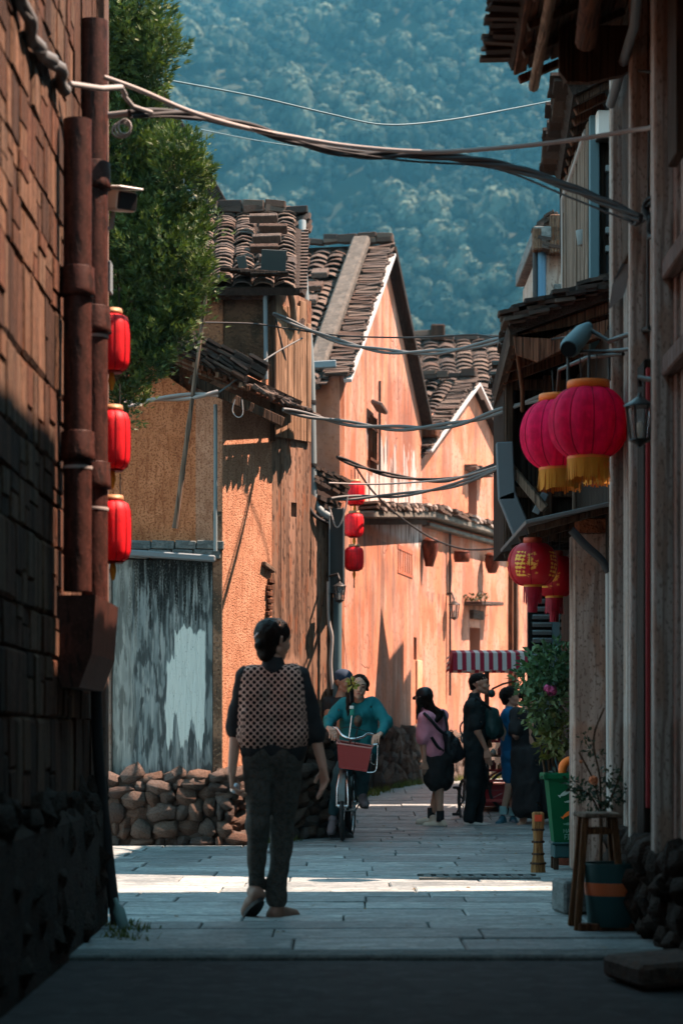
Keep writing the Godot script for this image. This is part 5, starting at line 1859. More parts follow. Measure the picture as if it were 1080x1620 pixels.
func cypress() -> void:
	var t := thing("cypress_tree", "tall dense dark green cypress growing beside the brick house", "tree", Vector3(-1.75, 0, -18.2))
	var g := Geo.new()
	var base := Vector3(-2.3, 0, -18.2)
	var path := []
	var rr := []
	for k in 13:
		path.append(base + Vector3(0.06 * sin(k * 0.9) + k * 0.012, k * 0.75, 0.05 * cos(k * 1.3)))
		rr.append(0.16 * (1.0 - k / 13.5))
	g.tube(path, rr, 10)
	build("trunk", g, M.bark, t)
	var r := RandomNumberGenerator.new()
	r.seed = 181
	var s := 18.2 / FOC
	var clumps := []
	for q in [[205, 40, 62, 80], [243, 90, 42, 62], [190, 150, 50, 80], [232, 165, 30, 40], [285, 268, 46, 66], [232, 255, 62, 80], [195, 330, 55, 85], [250, 345, 50, 70], [304, 360, 38, 75], [245, 410, 58, 80], [300, 450, 34, 75], [212, 480, 55, 75], [268, 500, 48, 62], [205, 560, 45, 62], [246, 560, 38, 50], [200, 625, 28, 40],
			[150, 90, 60, 90], [130, 250, 70, 90], [120, 400, 75, 100], [140, 540, 60, 80], [200, -80, 60, 80], [170, -170, 45, 80], [180, -260, 28, 70]]:
		var c := P(q[0], q[1], 18.2) + Vector3(0, 0, r.randf_range(-0.12, 0.2))
		clumps.append([c, Vector3(q[2] * s, q[3] * s, q[2] * s * 1.1)])
	for q in clumps:
		var b := Geo.new()
		var c: Vector3 = q[0]
		var y := clampf(c.y - 0.5, 1.5, 8.5)
		b.tube([base + Vector3(0.05, y, 0), (base + Vector3(0, y, 0)).lerp(c, 0.6) + Vector3(0, -0.03, 0), c], [0.035, 0.022, 0.008], 6)
		build("limb", b, M.bark, t)
	# crown: every clump is made of upright plumes, every plume of fine blades
	var f := Geo.new()
	for q in clumps:
		var c: Vector3 = q[0]
		var R: Vector3 = q[1]
		var np := int(100.0 * R.x * R.y / 0.0875)
		for j in np:
			var dir := Vector3(r.randfn(), r.randfn() * 0.9, r.randfn()).normalized()
			var pc := c + dir * R * (r.randf_range(0.3, 0.95) if r.randf() < 0.9 else r.randf_range(0.95, 1.25))
			var ax := (dir * 0.75 + Vector3(0, 0.9, 0) + Vector3(r.randfn(), r.randfn(), r.randfn()) * 0.2).normalized()
			var pl := r.randf_range(0.1, 0.24)
			var pr := pl * 0.32
			var tone := clampf(0.4 + r.randfn() * 0.34, 0, 1)
			for i in 40:
				var h := r.randf()
				var off := Vector3(r.randfn(), r.randfn() * 0.6, r.randfn()) * pr * (1.05 - h)
				var p := pc + ax * pl * (h - 0.4) + off
				var bd := (ax + off.normalized() * 0.8 + Vector3(r.randfn(), r.randfn(), r.randfn()) * 0.25).normalized()
				var sd := bd.cross(Vector3(r.randfn(), r.randfn(), r.randfn())).normalized()
				var L := r.randf_range(0.03, 0.065)
				var w := sd * L * 0.17
				var nn := (off.normalized() + dir * 0.7 + sd.cross(bd) * 0.5).normalized()
				f.col = Color(0.02, 0.048, 0.02).lerp(Color(0.1, 0.14, 0.035), clampf(tone * 0.75 + h * 0.35 + r.randfn() * 0.08, 0, 1))
				f.poly([p - w, p + w, p + bd * L], nn)
				f.poly([p + w * 0.5, p + w * 1.5 + bd * L * 0.2, p + bd * L * 0.75 + sd * L * 0.35], nn)
	build("crown", f, M.leaf, t)

func leaf_cloud(f: Geo, c: Vector3, R: Vector3, n: int, size: float, lo: Color, hi: Color, r: RandomNumberGenerator, droop := 0.2) -> void:
	for i in n:
		var dir := Vector3(r.randfn(), r.randfn(), r.randfn()).normalized()
		var p := c + dir * R * pow(r.randf(), 0.4)
		var ax := (dir + Vector3(r.randfn(), r.randfn() - droop, r.randfn()) * 0.6).normalized()
		var sd := ax.cross(Vector3(r.randfn(), r.randfn() + 1.0, r.randfn())).normalized()
		var up := sd.cross(ax)
		if up.y < 0: up = -up
		var L := size * r.randf_range(0.7, 1.3)
		f.col = lo.lerp(hi, r.randf())
		var a := p + ax * L * 0.5 + sd * L * 0.26 + up * L * 0.06
		var b := p + ax * L * 0.5 - sd * L * 0.26 + up * L * 0.06
		f.poly([p, a, p + ax * L], (up - sd * 0.3).normalized())
		f.poly([p, b, p + ax * L], (up + sd * 0.3).normalized())

func blossom(g: Geo, c: Vector3, rad: float, r: RandomNumberGenerator, n := 26) -> void:
	for i in n:
		var dir := Vector3(r.randfn(), r.randfn(), r.randfn()).normalized()
		var sd := dir.cross(Vector3.UP + Vector3(0.1, 0, 0)).normalized()
		var up := sd.cross(dir)
		var p := c + dir * rad * r.randf_range(0.3, 0.8)
		var w := rad * 0.45
		var s := r.randf_range(0.7, 1.1)
		g.col = Color(s, s, s)
		g.poly([p - sd * w, p + up * w + dir * w * 0.4, p + sd * w, p - up * w + dir * w * 0.4], dir)

# ---------------------------------------------------------------- lanterns and lamps
func barrel_lantern(label: String, c: Vector3, rad: float, high: float, group: String) -> void:
	var t := thing("lantern", label, "lantern", c, group)
	var g := Geo.new()
	var h := high * 0.5
	g.lathe([Vector2(rad * 0.55, -h), Vector2(rad * 0.84, -h * 0.9), Vector2(rad * 0.97, -h * 0.66), Vector2(rad, -h * 0.3), Vector2(rad, h * 0.3), Vector2(rad * 0.97, h * 0.66), Vector2(rad * 0.84, h * 0.9), Vector2(rad * 0.55, h)], 40, Transform3D(Basis.IDENTITY, c), 10, 0.03)
	build("shade", g, tinted(M.red, lin(0.86 + 0.14 * fposmod(c.y * 7.3, 1.0), 0.01, 0.022)), t)
	g = Geo.new()
	for k in 10:
		var a := TAU * k / 10
		var pts := []
		for q in [[0.56, -1.0], [0.83, -0.9], [0.96, -0.66], [0.985, -0.3], [0.985, 0.3], [0.96, 0.66], [0.83, 0.9], [0.56, 1.0]]: pts.append(c + Vector3(cos(a) * rad * q[0], h * q[1], sin(a) * rad * q[0]))
		g.tube(pts, 0.0022, 4, false)
	build("rib", g, tinted(M.red, lin(0.3, 0.004, 0.01)), t).set_meta("kind", "stuff")
	for s in [-1.0, 1.0]:
		g = Geo.new()
		g.lathe([Vector2(0.001, s * h - 0.005), Vector2(rad * 0.58, s * h - 0.005), Vector2(rad * 0.6, s * h + 0.012), Vector2(rad * 0.55, s * (h + 0.02) + 0.012), Vector2(0.001, s * (h + 0.02) + 0.012)], 20, Transform3D(Basis.IDENTITY, c))
		build("collar", g, M.brass if s > 0 else tinted(M.red, lin(0.25, 0.02, 0.02)), t)
	g = Geo.new()
	g.tube([c + Vector3(0, -h, 0), c + Vector3(0, -h - 0.05, 0), c + Vector3(0, -h - 0.1, 0)], [0.012, 0.02, 0.008], 8)
	build("tassel", g, M.tassel, t)
	g = Geo.new()
	for s in [-1.0, 1.0]: g.tube([c + Vector3(0.04 * s, h + 0.02, 0), c + Vector3(0.04 * s, h + 0.15, 0)], 0.004, 5)
	build("cord", g, M.cable, t)

func pumpkin_lantern(label: String, c: Vector3, rad: float, high: float, group: String, mat: Material, fringe: Material, printed := false) -> void:
	var t := thing("lantern", label, "lantern", c, group)
	var g := Geo.new()
	var h := high * 0.5
	var pr := []
	for k in 15:
		var a := deg_to_rad(-66.0 + 132.0 * k / 14.0)
		pr.append(Vector2(rad * pow(cos(a), 0.72), h * sin(a) / sin(deg_to_rad(66.0))))
	g.lathe(pr, 80 if not printed else 60, Transform3D(Basis.from_euler(Vector3(0, 0.35, 0)), c), 10 if not printed else 6, 0.055 if not printed else 0.02)
	build("shade", g, mat, t)
	g = Geo.new()
	var lobes := 10 if not printed else 6
	for k in lobes:
		var a := TAU * k / lobes + (0.0)
		var pts := []
		var bs := Basis.from_euler(Vector3(0, 0.35, 0))
		var ff := 0.95 if not printed else 0.985
		for q in pr: pts.append(c + bs * Vector3(cos(a) * q.x * ff, q.y, sin(a) * q.x * ff))
		g.tube(pts, 0.0026, 4, false)
	build("seam", g, tinted(M.silk, lin(0.35, 0.004, 0.03)), t).set_meta("kind", "stuff")
	g = Geo.new()
	var cr := rad * (0.52 if not printed else 0.36)
	g.lathe([Vector2(0.001, h + 0.045), Vector2(cr, h + 0.045), Vector2(cr * 1.02, h + 0.03), Vector2(cr * 1.02, h - 0.02), Vector2(0.001, h - 0.02)], 28, Transform3D(Basis.IDENTITY, c))
	build("collar", g, M.orange if not printed else tinted(M.orange, lin(0.5, 0.07, 0.03)), t)
	g = Geo.new()
	g.lathe([Vector2(cr, -h + 0.015), Vector2(cr * 1.02, -h - 0.015)], 28, Transform3D(Basis.IDENTITY, c))
	build("lower_ring", g, M.orange if not printed else M.gold, t)
	# fringe: many narrow threads
	var r := RandomNumberGenerator.new()
	r.seed = int(c.x * 1000.0)
	g = Geo.new()
	var n := 56
	var L := high * (0.32 if not printed else 0.42)
	for k in n:
		var a := TAU * k / n
		var d := Vector3(cos(a), 0, sin(a))
		var s := Vector3(-d.z, 0, d.x) * cr * 0.058
		var top := c + d * cr + Vector3(0, -h - 0.01, 0)
		var bot := top + Vector3(0, -L * r.randf_range(0.88, 1.05), 0) + d * r.randf_range(-0.006, 0.012)
		g.poly([top - s, top + s, bot + s * 0.8, bot - s * 0.8], d)
	build("fringe", g, fringe, t)
	if printed:
		g = Geo.new()
		for k in 14:
			var a := TAU * k / 14
			var d := Vector3(cos(a), 0, sin(a)) * cr * 0.4
			g.tube([c + d + Vector3(0, -h - 0.02, 0), c + d + Vector3(0, -h - L * 1.55, 0)], 0.008, 4)
		build("tassel", g, fringe, t)
	g = Geo.new()
	for k in 2: g.tube([c + Vector3(0.04 - 0.08 * k, h + 0.04, 0), c + Vector3(0.05 - 0.1 * k, h + 0.2, 0)], 0.004, 5)
	build("cord", g, M.cable, t)

func lanterns() -> void:
	barrel_lantern("red barrel lantern beside the rusty drainpipe, topmost of the three", P(177, 543, 12.4), 0.1, 0.31, "red lanterns on the brick house's corner")
	barrel_lantern("red barrel lantern beside the rusty drainpipe, middle of the three", P(178, 697, 12.4), 0.1, 0.32, "red lanterns on the brick house's corner")
	barrel_lantern("red barrel lantern beside the rusty drainpipe, lowest of the three", P(179, 841, 12.4), 0.1, 0.33, "red lanterns on the brick house's corner")
	barrel_lantern("small red lantern on the gable house's corner, topmost, behind the grey wires", P(561, 781, 27.3), 0.12, 0.27, "red lanterns on the gable house")
	barrel_lantern("small red lantern on the gable house's corner, middle, above the lowest one", P(560, 831, 27.3), 0.115, 0.28, "red lanterns on the gable house")
	barrel_lantern("small red lantern on the gable house's corner, lowest of the string", P(560, 884, 27.3), 0.115, 0.28, "red lanterns on the gable house")
	var cr := thing("hanging_cord", "thin cord that strings the three small red lanterns together", "cord", P(560, 910, 27.3))
	var g := Geo.new()
	g.tube([P(561, 735, 27.3), P(560, 930, 27.3)], 0.007, 5)
	build("cord", g, M.cable, cr)
	pumpkin_lantern("large crimson ribbed lantern with orange collar and yellow fringe beside the black coach lamp", P(930, 669, 13.2), 0.235, 0.395, "large crimson lanterns", M.silk, M.tassel)
	pumpkin_lantern("large crimson ribbed lantern half hidden behind the one with the orange collar", P(885, 688, 14.7), 0.26, 0.43, "large crimson lanterns", M.silk, M.tassel)
	pumpkin_lantern("crimson lantern almost wholly hidden behind the two large ribbed ones", P(945, 700, 16.2), 0.2, 0.36, "large crimson lanterns", M.red, M.tassel)
	pumpkin_lantern("red lantern with gilt flower print hanging under the tin canopy's edge", P(842, 893, 17.0), 0.19, 0.31, "gilt printed lanterns", M.gold_print, tinted(M.red, lin(0.4, 0.006, 0.03)), true)
	pumpkin_lantern("red gilt printed lantern behind the first, deeper under the tin canopy", P(876, 912, 17.9), 0.19, 0.31, "gilt printed lanterns", M.gold_print, tinted(M.red, lin(0.4, 0.006, 0.03)), true)

func coach_lamp(called: String, label: String, c: Vector3, s: float, arm: Array, group := "") -> void:
	var t := thing(called, label, "lamp", c, group)
	var tr := Transform3D(Basis.IDENTITY.scaled(Vector3(s, s, s)), c)
	var g := Geo.new()
	g.lathe([Vector2(0.36, 0.34), Vector2(0.34, 0.38), Vector2(0.12, 0.52), Vector2(0.05, 0.56), Vector2(0.04, 0.62), Vector2(0.001, 0.66)], 6, tr)
	g.lathe([Vector2(0.001, 0.34), Vector2(0.36, 0.34)], 6, tr)
	build("cap", g, M.iron if s < 0.3 else M.iron, t)
	g = Geo.new()
	for k in 6:
		var a := TAU * k / 6
		g.tube([tr * Vector3(cos(a) * 0.2, -0.4, sin(a) * 0.2), tr * Vector3(cos(a) * 0.29, 0.34, sin(a) * 0.29)], 0.03 * s, 5)
	g.lathe([Vector2(0.001, -0.56), Vector2(0.08, -0.5), Vector2(0.23, -0.42), Vector2(0.24, -0.37), Vector2(0.001, -0.37)], 6, tr)
	build("frame", g, M.iron, t)
	g = Geo.new()
	g.lathe([Vector2(0.185, -0.37), Vector2(0.27, 0.34)], 6, tr)
	build("glass", g, M.glass, t)
	g = Geo.new()
	g.lathe([Vector2(0.001, -0.36), Vector2(0.07, -0.34), Vector2(0.07, -0.1), Vector2(0.05, 0.0), Vector2(0.001, 0.02)], 8, tr)
	build("candle_bulb", g, M.cream, t)
	g = Geo.new()
	g.tube(arm, 0.05 * s + 0.004, 6)
	build("bracket", g, M.iron, t)

func lamps() -> void:
	coach_lamp("coach_lamp", "black coach lamp on an iron bracket against the dark planks", P(1011, 668, 11.5), 0.23, [P(1011, 612, 11.5), P(1011, 598, 11.5), P(1056, 604, 11.3)], "coach lamps")
	coach_lamp("coach_lamp", "small black coach lamp beside the teal drainpipe", P(537, 938, 22.5), 0.19, [P(537, 918, 22.5), P(534, 908, 22.5), P(520, 912, 22.6)], "coach lamps")
	coach_lamp("coach_lamp", "small coach lamp on the pot-hung ochre wall, lit by the sun", P(718, 966, 34.9), 0.27, [P(718, 948, 34.9), P(714, 938, 34.95), P(704, 940, 35.0)], "coach lamps")
	var fl := thing("floodlight", "teal black floodlight aimed along the lane above the crimson lanterns", "floodlight", P(913, 534, 13.3))
	var g := Geo.new()
	var a := P(899, 552, 13.2)
	var b := P(930, 517, 13.6)
	g.tube([a, a.lerp(b, 0.08), a.lerp(b, 0.7), b], [0.05, 0.062, 0.055, 0.03], 14)
	build("housing", g, M.teal_paint, fl)
	g = Geo.new()
	g.tube([a, a + (a - b).normalized() * 0.012], [0.046, 0.046], 14)
	build("lens", g, M.dark_glass, fl)
	g = Geo.new()
	g.tube([P(930, 520, 13.5), P(962, 540, 13.4), P(1000, 527, 12.6), P(1028, 519, 12.1)], 0.014, 6)
	g.tube([P(900, 557, 13.3), P(960, 556, 13.2), P(1000, 552, 12.6), P(1003, 480, 12.5)], 0.012, 6)
	build("arm", g, M.iron, fl)
	var hg := thing("lantern_bracket", "black iron bracket from which the crimson lanterns hang", "bracket", P(930, 575, 13.2))
	g = Geo.new()
	for x in [898, 931, 963]: g.tube([P(x, 556, 13.25), P(x, 602, 13.2)], 0.009, 6)
	g.tube([P(880, 640, 14.7), P(884, 585, 14.4), P(930, 565, 13.4), P(985, 560, 12.9)], 0.012, 6)
	build("rods", g, M.iron, hg)
	var cm := thing("security_camera", "boxy white security camera with black front fixed behind the drainpipes", "camera", P(190, 318, 12.6))
	g = Geo.new()
	var bs := Basis.from_euler(Vector3(0.2, 0.6, 0))
	g.box(Transform3D(bs, P(188, 318, 12.6)), Vector3(0.13, 0.11, 0.2), 0.012)
	build("case", g, M.cream, cm)
	g = Geo.new()
	g.box(Transform3D(bs, P(188, 318, 12.6) + bs * Vector3(0, 0, 0.095)), Vector3(0.115, 0.095, 0.03), 0.006)
	build("front", g, M.black, cm)
	g = Geo.new()
	g.box(Transform3D(bs, P(187, 300, 12.6) + bs * Vector3(0, 0.01, 0.02)), Vector3(0.15, 0.012, 0.27), 0.004)
	build("hood", g, M.white, cm)
	g = Geo.new()
	g.tube([P(180, 335, 12.6), P(176, 360, 12.6), P(168, 362, 12.6)], 0.013, 6)
	build("bracket", g, M.pvc, cm)
	var sg := thing("small_sign", "narrow blue grey plate on edge behind the drainpipes", "sign", P(176, 440, 12.55))
	g = Geo.new()
	g.bx(P(175, 440, 12.55), Vector3(0.015, 0.17, 0.12), 0.003)
	build("plate", g, M.duct, sg)

func jar(label: String, c: Vector3, prof: Array, tilt: Vector3) -> void:
	var t := thing("clay_pot", label, "pot", c, "clay pots hung on the ochre wall")
	var g := Geo.new()
	g.lathe(prof, 20, Transform3D(Basis.from_euler(tilt), c))
	build("body", g, M.pot, t)
	g = Geo.new()
	var q: Vector2 = prof[prof.size() - 3]
	g.lathe([Vector2(q.x + 0.002, q.y - 0.012), Vector2(q.x + 0.014, q.y), Vector2(q.x + 0.002, q.y + 0.012)], 20, Transform3D(Basis.from_euler(tilt), c))
	build("rim", g, M.pot, t)

func jars() -> void:
	jar("tall tapered brown clay pot on the ochre wall, largest of the three", P(680, 873, 33.95), [Vector2(0.001, -0.22), Vector2(0.06, -0.22), Vector2(0.1, -0.06), Vector2(0.125, 0.08), Vector2(0.115, 0.16), Vector2(0.085, 0.21), Vector2(0.001, 0.215)], Vector3(0.05, 0, -0.06))
	jar("squat brown clay pot between the two taller ones", P(730, 881, 35.1), [Vector2(0.001, -0.08), Vector2(0.11, -0.08), Vector2(0.128, -0.02), Vector2(0.128, 0.04), Vector2(0.115, 0.08), Vector2(0.09, 0.095), Vector2(0.001, 0.095)], Vector3(0.1, 0, 0))
	jar("round dark clay pot nearest the shop's blue grey duct", P(778, 890, 36.45), [Vector2(0.001, -0.17), Vector2(0.07, -0.165), Vector2(0.11, -0.06), Vector2(0.122, 0.05), Vector2(0.11, 0.12), Vector2(0.085, 0.155), Vector2(0.001, 0.16)], Vector3(0.2, 0, 0))

func wire(label: String, pts: Array, rad: float, mat: Material, strands := 1, sd := 1, called := "cable") -> void:
	var q := []
	for p in pts: q.append(P(p[0], p[1], p[2]))
	var path := smooth_path(q, 7)
	var t := thing(called, label, "cable", path[0])
	var g := Geo.new()
	for k in strands:
		var pp := []
		var ph := k * TAU / strands
		for i in path.size():
			var o := Vector3.ZERO
			if strands > 1:
				var a := ph + i * 0.35
				o = Vector3(0, sin(a), cos(a)) * rad * 1.1
			pp.append(path[i] + o)
		g.tube(pp, rad, 7)
	build("strand", g, mat, t)

func wires() -> void:
	wire("thick pale cable swung low across the top of the lane", [[165, 122, 11.7], [220, 142, 11.8], [300, 176, 12.1], [380, 200, 12.4], [460, 216, 12.6], [560, 232, 12.7], [680, 240, 12.7], [800, 233, 12.6], [900, 222, 12.4], [1000, 206, 12.1], [1032, 200, 11.9], [1040, 180, 11.8]], 0.013, M.cable_pale)
	wire("heavy black cable bundle slung across the lane under the pale cable", [[205, 178, 11.8], [290, 181, 12.2], [380, 197, 12.5], [470, 224, 12.8], [560, 244, 12.9], [650, 244, 12.9], [740, 252, 12.8], [820, 268, 12.6], [900, 296, 12.3], [970, 325, 12.0], [1012, 346, 11.8]], 0.013, M.cable, 3)
	wire("thin slack black wire looping under the heavy bundle", [[205, 186, 11.8], [300, 186, 12.2], [420, 208, 12.5], [520, 236, 12.8], [640, 254, 12.9], [780, 266, 12.8], [900, 312, 12.3], [1000, 352, 11.9]], 0.006, M.cable)
	wire("thin dark wire high against the hazy hill", [[262, 126, 19.0], [400, 152, 20.0], [520, 180, 20.5], [606, 197, 21.0], [700, 191, 21.5], [820, 170, 22.0], [940, 146, 22.3]], 0.008, M.teal_paint)
	wire("thin wire against the hill beneath the heavy bundle", [[318, 205, 24.0], [400, 221, 25.0], [470, 232, 26.0]], 0.006, M.teal_paint)
	wire("grey cable from the weathered house to the shop eave, sagging past the gable", [[432, 496, 21.8], [480, 518, 21.9], [540, 541, 21.7], [600, 554, 21.2], [660, 558, 20.5], [720, 554, 19.5], [790, 538, 18.2]], 0.014, M.cable_grey, 2)
	wire("thin dark wire above the sagging grey cable", [[318, 510, 21.0], [400, 512, 21.5], [450, 519, 21.9], [540, 531, 21.7], [640, 534, 20.8], [700, 532, 20.0], [760, 530, 19.0], [820, 543, 18.0], [895, 533, 16.5]], 0.008, M.cable)
	wire("double grey cable sagging across the lane from the tile roof's ragged eave", [[448, 648, 21.0], [500, 660, 21.2], [560, 671, 21.2], [620, 677, 21.0], [680, 676, 20.5], [740, 667, 20.0], [800, 647, 19.2], [860, 628, 18.3]], 0.016, M.cable_grey, 2)
	wire("dark twin cable from the wall's end past the red lanterns", [[533, 723, 22.8], [570, 738, 23.2], [620, 752, 23.6], [690, 760, 23.6], [740, 752, 22.5], [800, 730, 19.5]], 0.014, M.cable, 2)
	wire("pale thin cable crossing in front of the topmost small lantern", [[520, 764, 22.6], [580, 766, 22.8], [640, 764, 22.6], [720, 756, 21.5], [800, 733, 19.5]], 0.009, M.cable_pale)
	wire("grey cable under the pale one in front of the small lanterns", [[524, 789, 22.6], [580, 786, 22.8], [640, 782, 22.6], [720, 767, 21.5], [800, 736, 19.5]], 0.014, M.cable_grey, 2)
	wire("slack black cable drooping over the clay pots to the duct", [[562, 738, 26.0], [590, 778, 27.0], [630, 816, 28.0], [680, 850, 28.5], [730, 868, 28.0], [780, 868, 26.0], [830, 856, 22.0]], 0.012, M.cable)
	wire("pale conduit pair along the earthen house's upper front", [[150, 652, 20.6], [230, 634, 20.8], [300, 627, 20.85], [345, 622, 20.85]], 0.018, M.cable_pale, 2)
	wire("taut grey wire from the earthen eave up to the weathered house", [[345, 622, 20.85], [400, 582, 21.2], [440, 556, 21.6], [478, 535, 21.9]], 0.008, M.cable_grey)
	wire("curl of thin wire hanging under the earthen house's eave", [[372, 632, 20.8], [368, 650, 20.8], [376, 660, 20.8], [384, 655, 20.8], [383, 632, 20.8]], 0.005, M.cable_pale)
	wire("white cable loop hooked by the broken tile cap", [[522, 806, 22.5], [530, 832, 22.5], [538, 830, 22.5], [546, 806, 22.5], [550, 785, 22.5]], 0.008, M.cable_pale)
	wire("tangle of black cable tied on the plank wall's post", [[985, 330, 12.2], [1005, 352, 12.1], [1022, 340, 12.0], [1032, 355, 11.9], [1018, 330, 12.0], [1036, 318, 11.9], [1026, 370, 11.9], [1045, 372, 11.7]], 0.014, M.cable, 2)
	wire("bent pale conduit rising along the plank wall", [[1040, 210, 11.8], [1041, 150, 11.8], [1035, 118, 11.9], [1010, 112, 12.3]], 0.008, M.iron)
	wire("thin upright conduit on the plank wall above the floodlight", [[1002, 480, 12.6], [1002, 300, 12.6], [1012, 230, 12.4], [1014, 120, 12.4]], 0.007, M.iron)
	wire("slim conduit running down the shaded planks", [[1024, 520, 12.1], [1024, 400, 12.1], [1026, 200, 12.0]], 0.007, M.iron)
	# insulator hook and knot of wire beside the tree
	var t := thing("wire_coil", "coil of spare grey wire beside the cypress and drainpipes", "wire coil", P(195, 205, 12.2))
	var g := Geo.new()
	for k in 3:
		var pts := []
		for i in 15: pts.append(P(192 + k * 3, 206 - k * 2, 12.2) + Vector3(cos(i * TAU / 14) * (0.05 - 0.008 * k), sin(i * TAU / 14) * 0.04, 0.01 * k))
		g.tube(pts, 0.006, 5, false)
	build("loop", g, M.cable_pale, t)
	g = Geo.new()
	g.tube([P(160, 184, 12.0), P(215, 178, 11.9)], 0.018, 8)
	g.tube([P(195, 150, 11.7), P(210, 168, 11.8), P(240, 178, 11.9)], 0.012, 8)
	build("arm", g, M.pvc, t)

func bush_flowers() -> void: pass

func doorstep_things() -> void:
	var r := RandomNumberGenerator.new()
	r.seed = 211
	# flowering bush in a pot behind the bin
	var t := thing("flowering_bush", "leafy potted bush with pink blooms overhanging behind the green bin", "bush", Vector3(1.62, 0, -18.0))
	var g := Geo.new()
	for q in [[0.0, 1.35], [-0.12, 1.2], [0.1, 1.5], [-0.2, 1.0]]:
		g.tube([Vector3(1.84, 0.3, -17.95), Vector3(1.66 + q[0] * 0.2, q[1] * 0.6, -17.9), Vector3(1.65 + q[0] * 0.5, q[1], -17.85)], [0.018, 0.014, 0.007], 6)
	build("stem", g, M.bark, t)
	g = Geo.new()
	for q in [[862, 1062, 42, 45, 420], [835, 1075, 26, 22, 120], [880, 1050, 30, 40, 220], [872, 1110, 40, 40, 320], [850, 1125, 28, 30, 140], [882, 1160, 30, 32, 200], [868, 1180, 24, 24, 90]]:
		var s := 17.75 / FOC
		var hue: float = clampf((q[1] - 1060.0) / 120.0, 0, 1)
		leaf_cloud(g, P(q[0], q[1], 17.75), Vector3(q[2] * s, q[3] * s, 0.2), q[4], 0.062, Color(0.025, 0.075, 0.04).lerp(Color(0.06, 0.075, 0.02), hue), Color(0.1, 0.21, 0.11).lerp(Color(0.17, 0.16, 0.05), hue), r)
	build("foliage", g, M.leaf, t)
	for q in [[872, 1093, 0.05], [905, 1105, 0.03], [866, 1090, 0.04]]:
		g = Geo.new()
		blossom(g, P(q[0], q[1], 17.5), q[2], r, 30)
		var m := plain(lin(0.5, 0.09, 0.25), 0.7)
		m.vertex_color_use_as_albedo = true
		build("bloom", g, m, t)
	g = Geo.new()
	g.lathe([Vector2(0.001, 0.0), Vector2(0.16, 0.0), Vector2(0.22, 0.4), Vector2(0.24, 0.42), Vector2(0.2, 0.42), Vector2(0.19, 0.36), Vector2(0.001, 0.36)], 24, Transform3D(Basis.IDENTITY, Vector3(1.86, 0, -17.95)))
	build("pot", g, M.pot, t)
	# green bin
	var b := thing("wheeled_bin", "bright green bin with white fish and orange fish painted on its front", "bin", Vector3(1.735, 0, -17.37))
	var bc := Vector3(1.735, 0.0, -17.37)
	g = Geo.new()
	var lv := [[0.2, 0.125, 0.14], [0.5, 0.155, 0.165], [0.66, 0.172, 0.18], [0.7, 0.18, 0.19]]
	for i in 3:
		var a = lv[i]
		var e = lv[i + 1]
		var ca := [Vector3(-a[1], a[0], a[2]), Vector3(a[1], a[0], a[2]), Vector3(a[1], a[0], -a[2]), Vector3(-a[1], a[0], -a[2])]
		var ce := [Vector3(-e[1], e[0], e[2]), Vector3(e[1], e[0], e[2]), Vector3(e[1], e[0], -e[2]), Vector3(-e[1], e[0], -e[2])]
		for k in 4: g.quad(bc + ca[k], bc + ca[(k + 1) % 4], bc + ce[(k + 1) % 4], bc + ce[k], ca[k] + ca[(k + 1) % 4] - Vector3.UP * a[0] * 2)
	g.bx(bc + Vector3(0, 0.23, 0), Vector3(0.25, 0.04, 0.28))
	build("body", g, M.green_bin, b)
	g = Geo.new()
	for k in 4:
		var ang := PI * 0.5 * k
		g.box(Transform3D(Basis.from_euler(Vector3(0, ang, 0)), bc + Vector3(0, 0.71, 0) + Vector3(sin(ang), 0, cos(ang)) * 0.19), Vector3(0.42, 0.05, 0.04), 0.01)
	build("rim", g, M.green_bin, b)
	g = Geo.new()
	g.bx(bc + Vector3(0, 0.2, 0.0), Vector3(0.29, 0.02, 0.31), 0.008)
	g.bx(bc + Vector3(0, 0.14, 0.0), Vector3(0.26, 0.1, 0.28), 0.01)
	build("tray", g, M.teal_bucket, b)
	# painted fish on the front
	var fish := func(cx: float, cy: float, L: float, ang: float, mat: Material) -> void:
		var f := Geo.new()
		var fz: float = bc.z + 0.14 + (cy - 0.2) * 0.083 + 0.006
		var pts := []
		for k in 12:
			var a := TAU * k / 12
			pts.append(Vector3(cos(a) * L * 0.5, sin(a) * L * 0.17, 0))
		var rot := Basis(Vector3(0, 0, 1), ang)
		var pp := []
		for p in pts: pp.append(rot * p + Vector3(bc.x + cx, cy, fz + 0.002))
		f.poly(pp, Vector3.BACK)
		var tl := [Vector3(-L * 0.4, 0, 0), Vector3(-L * 0.68, L * 0.16, 0), Vector3(-L * 0.6, -L * 0.16, 0)]
		var tp := []
		for p in tl: tp.append(rot * p + Vector3(bc.x + cx, cy, fz + 0.003))
		f.poly(tp, Vector3.BACK)
		build("painted_fish", f, mat, b)
	fish.call(-0.045, 0.585, 0.09, 0.5, tinted(M.white, lin(0.3, 0.42, 0.38)))
	fish.call(-0.02, 0.52, 0.05, 0.15, tinted(M.white, lin(0.25, 0.38, 0.34)))
	fish.call(-0.03, 0.425, 0.08, 0.65, M.orange)
	fish.call(-0.02, 0.35, 0.06, 0.05, tinted(M.white, lin(0.08, 0.22, 0.17)))
	for k in 2:
		var tm := TextMesh.new()
		tm.text = "HAPPY" if k == 0 else "FISH"
		var fnt := SystemFont.new()
		fnt.font_names = PackedStringArray(["Droid Sans"])
		tm.font = fnt
		tm.font_size = 16
		tm.pixel_size = 0.0026 if k == 0 else 0.0034
		tm.depth = 0.002
		tm.material = tinted(M.white, lin(0.14, 0.3, 0.25))
		put("lettering", tm, b, Transform3D(Basis(Vector3(1, 0, 0), 0.08), bc + Vector3(0.0, 0.295 - 0.045 * k, 0.156 - 0.003 * k) - b.position))
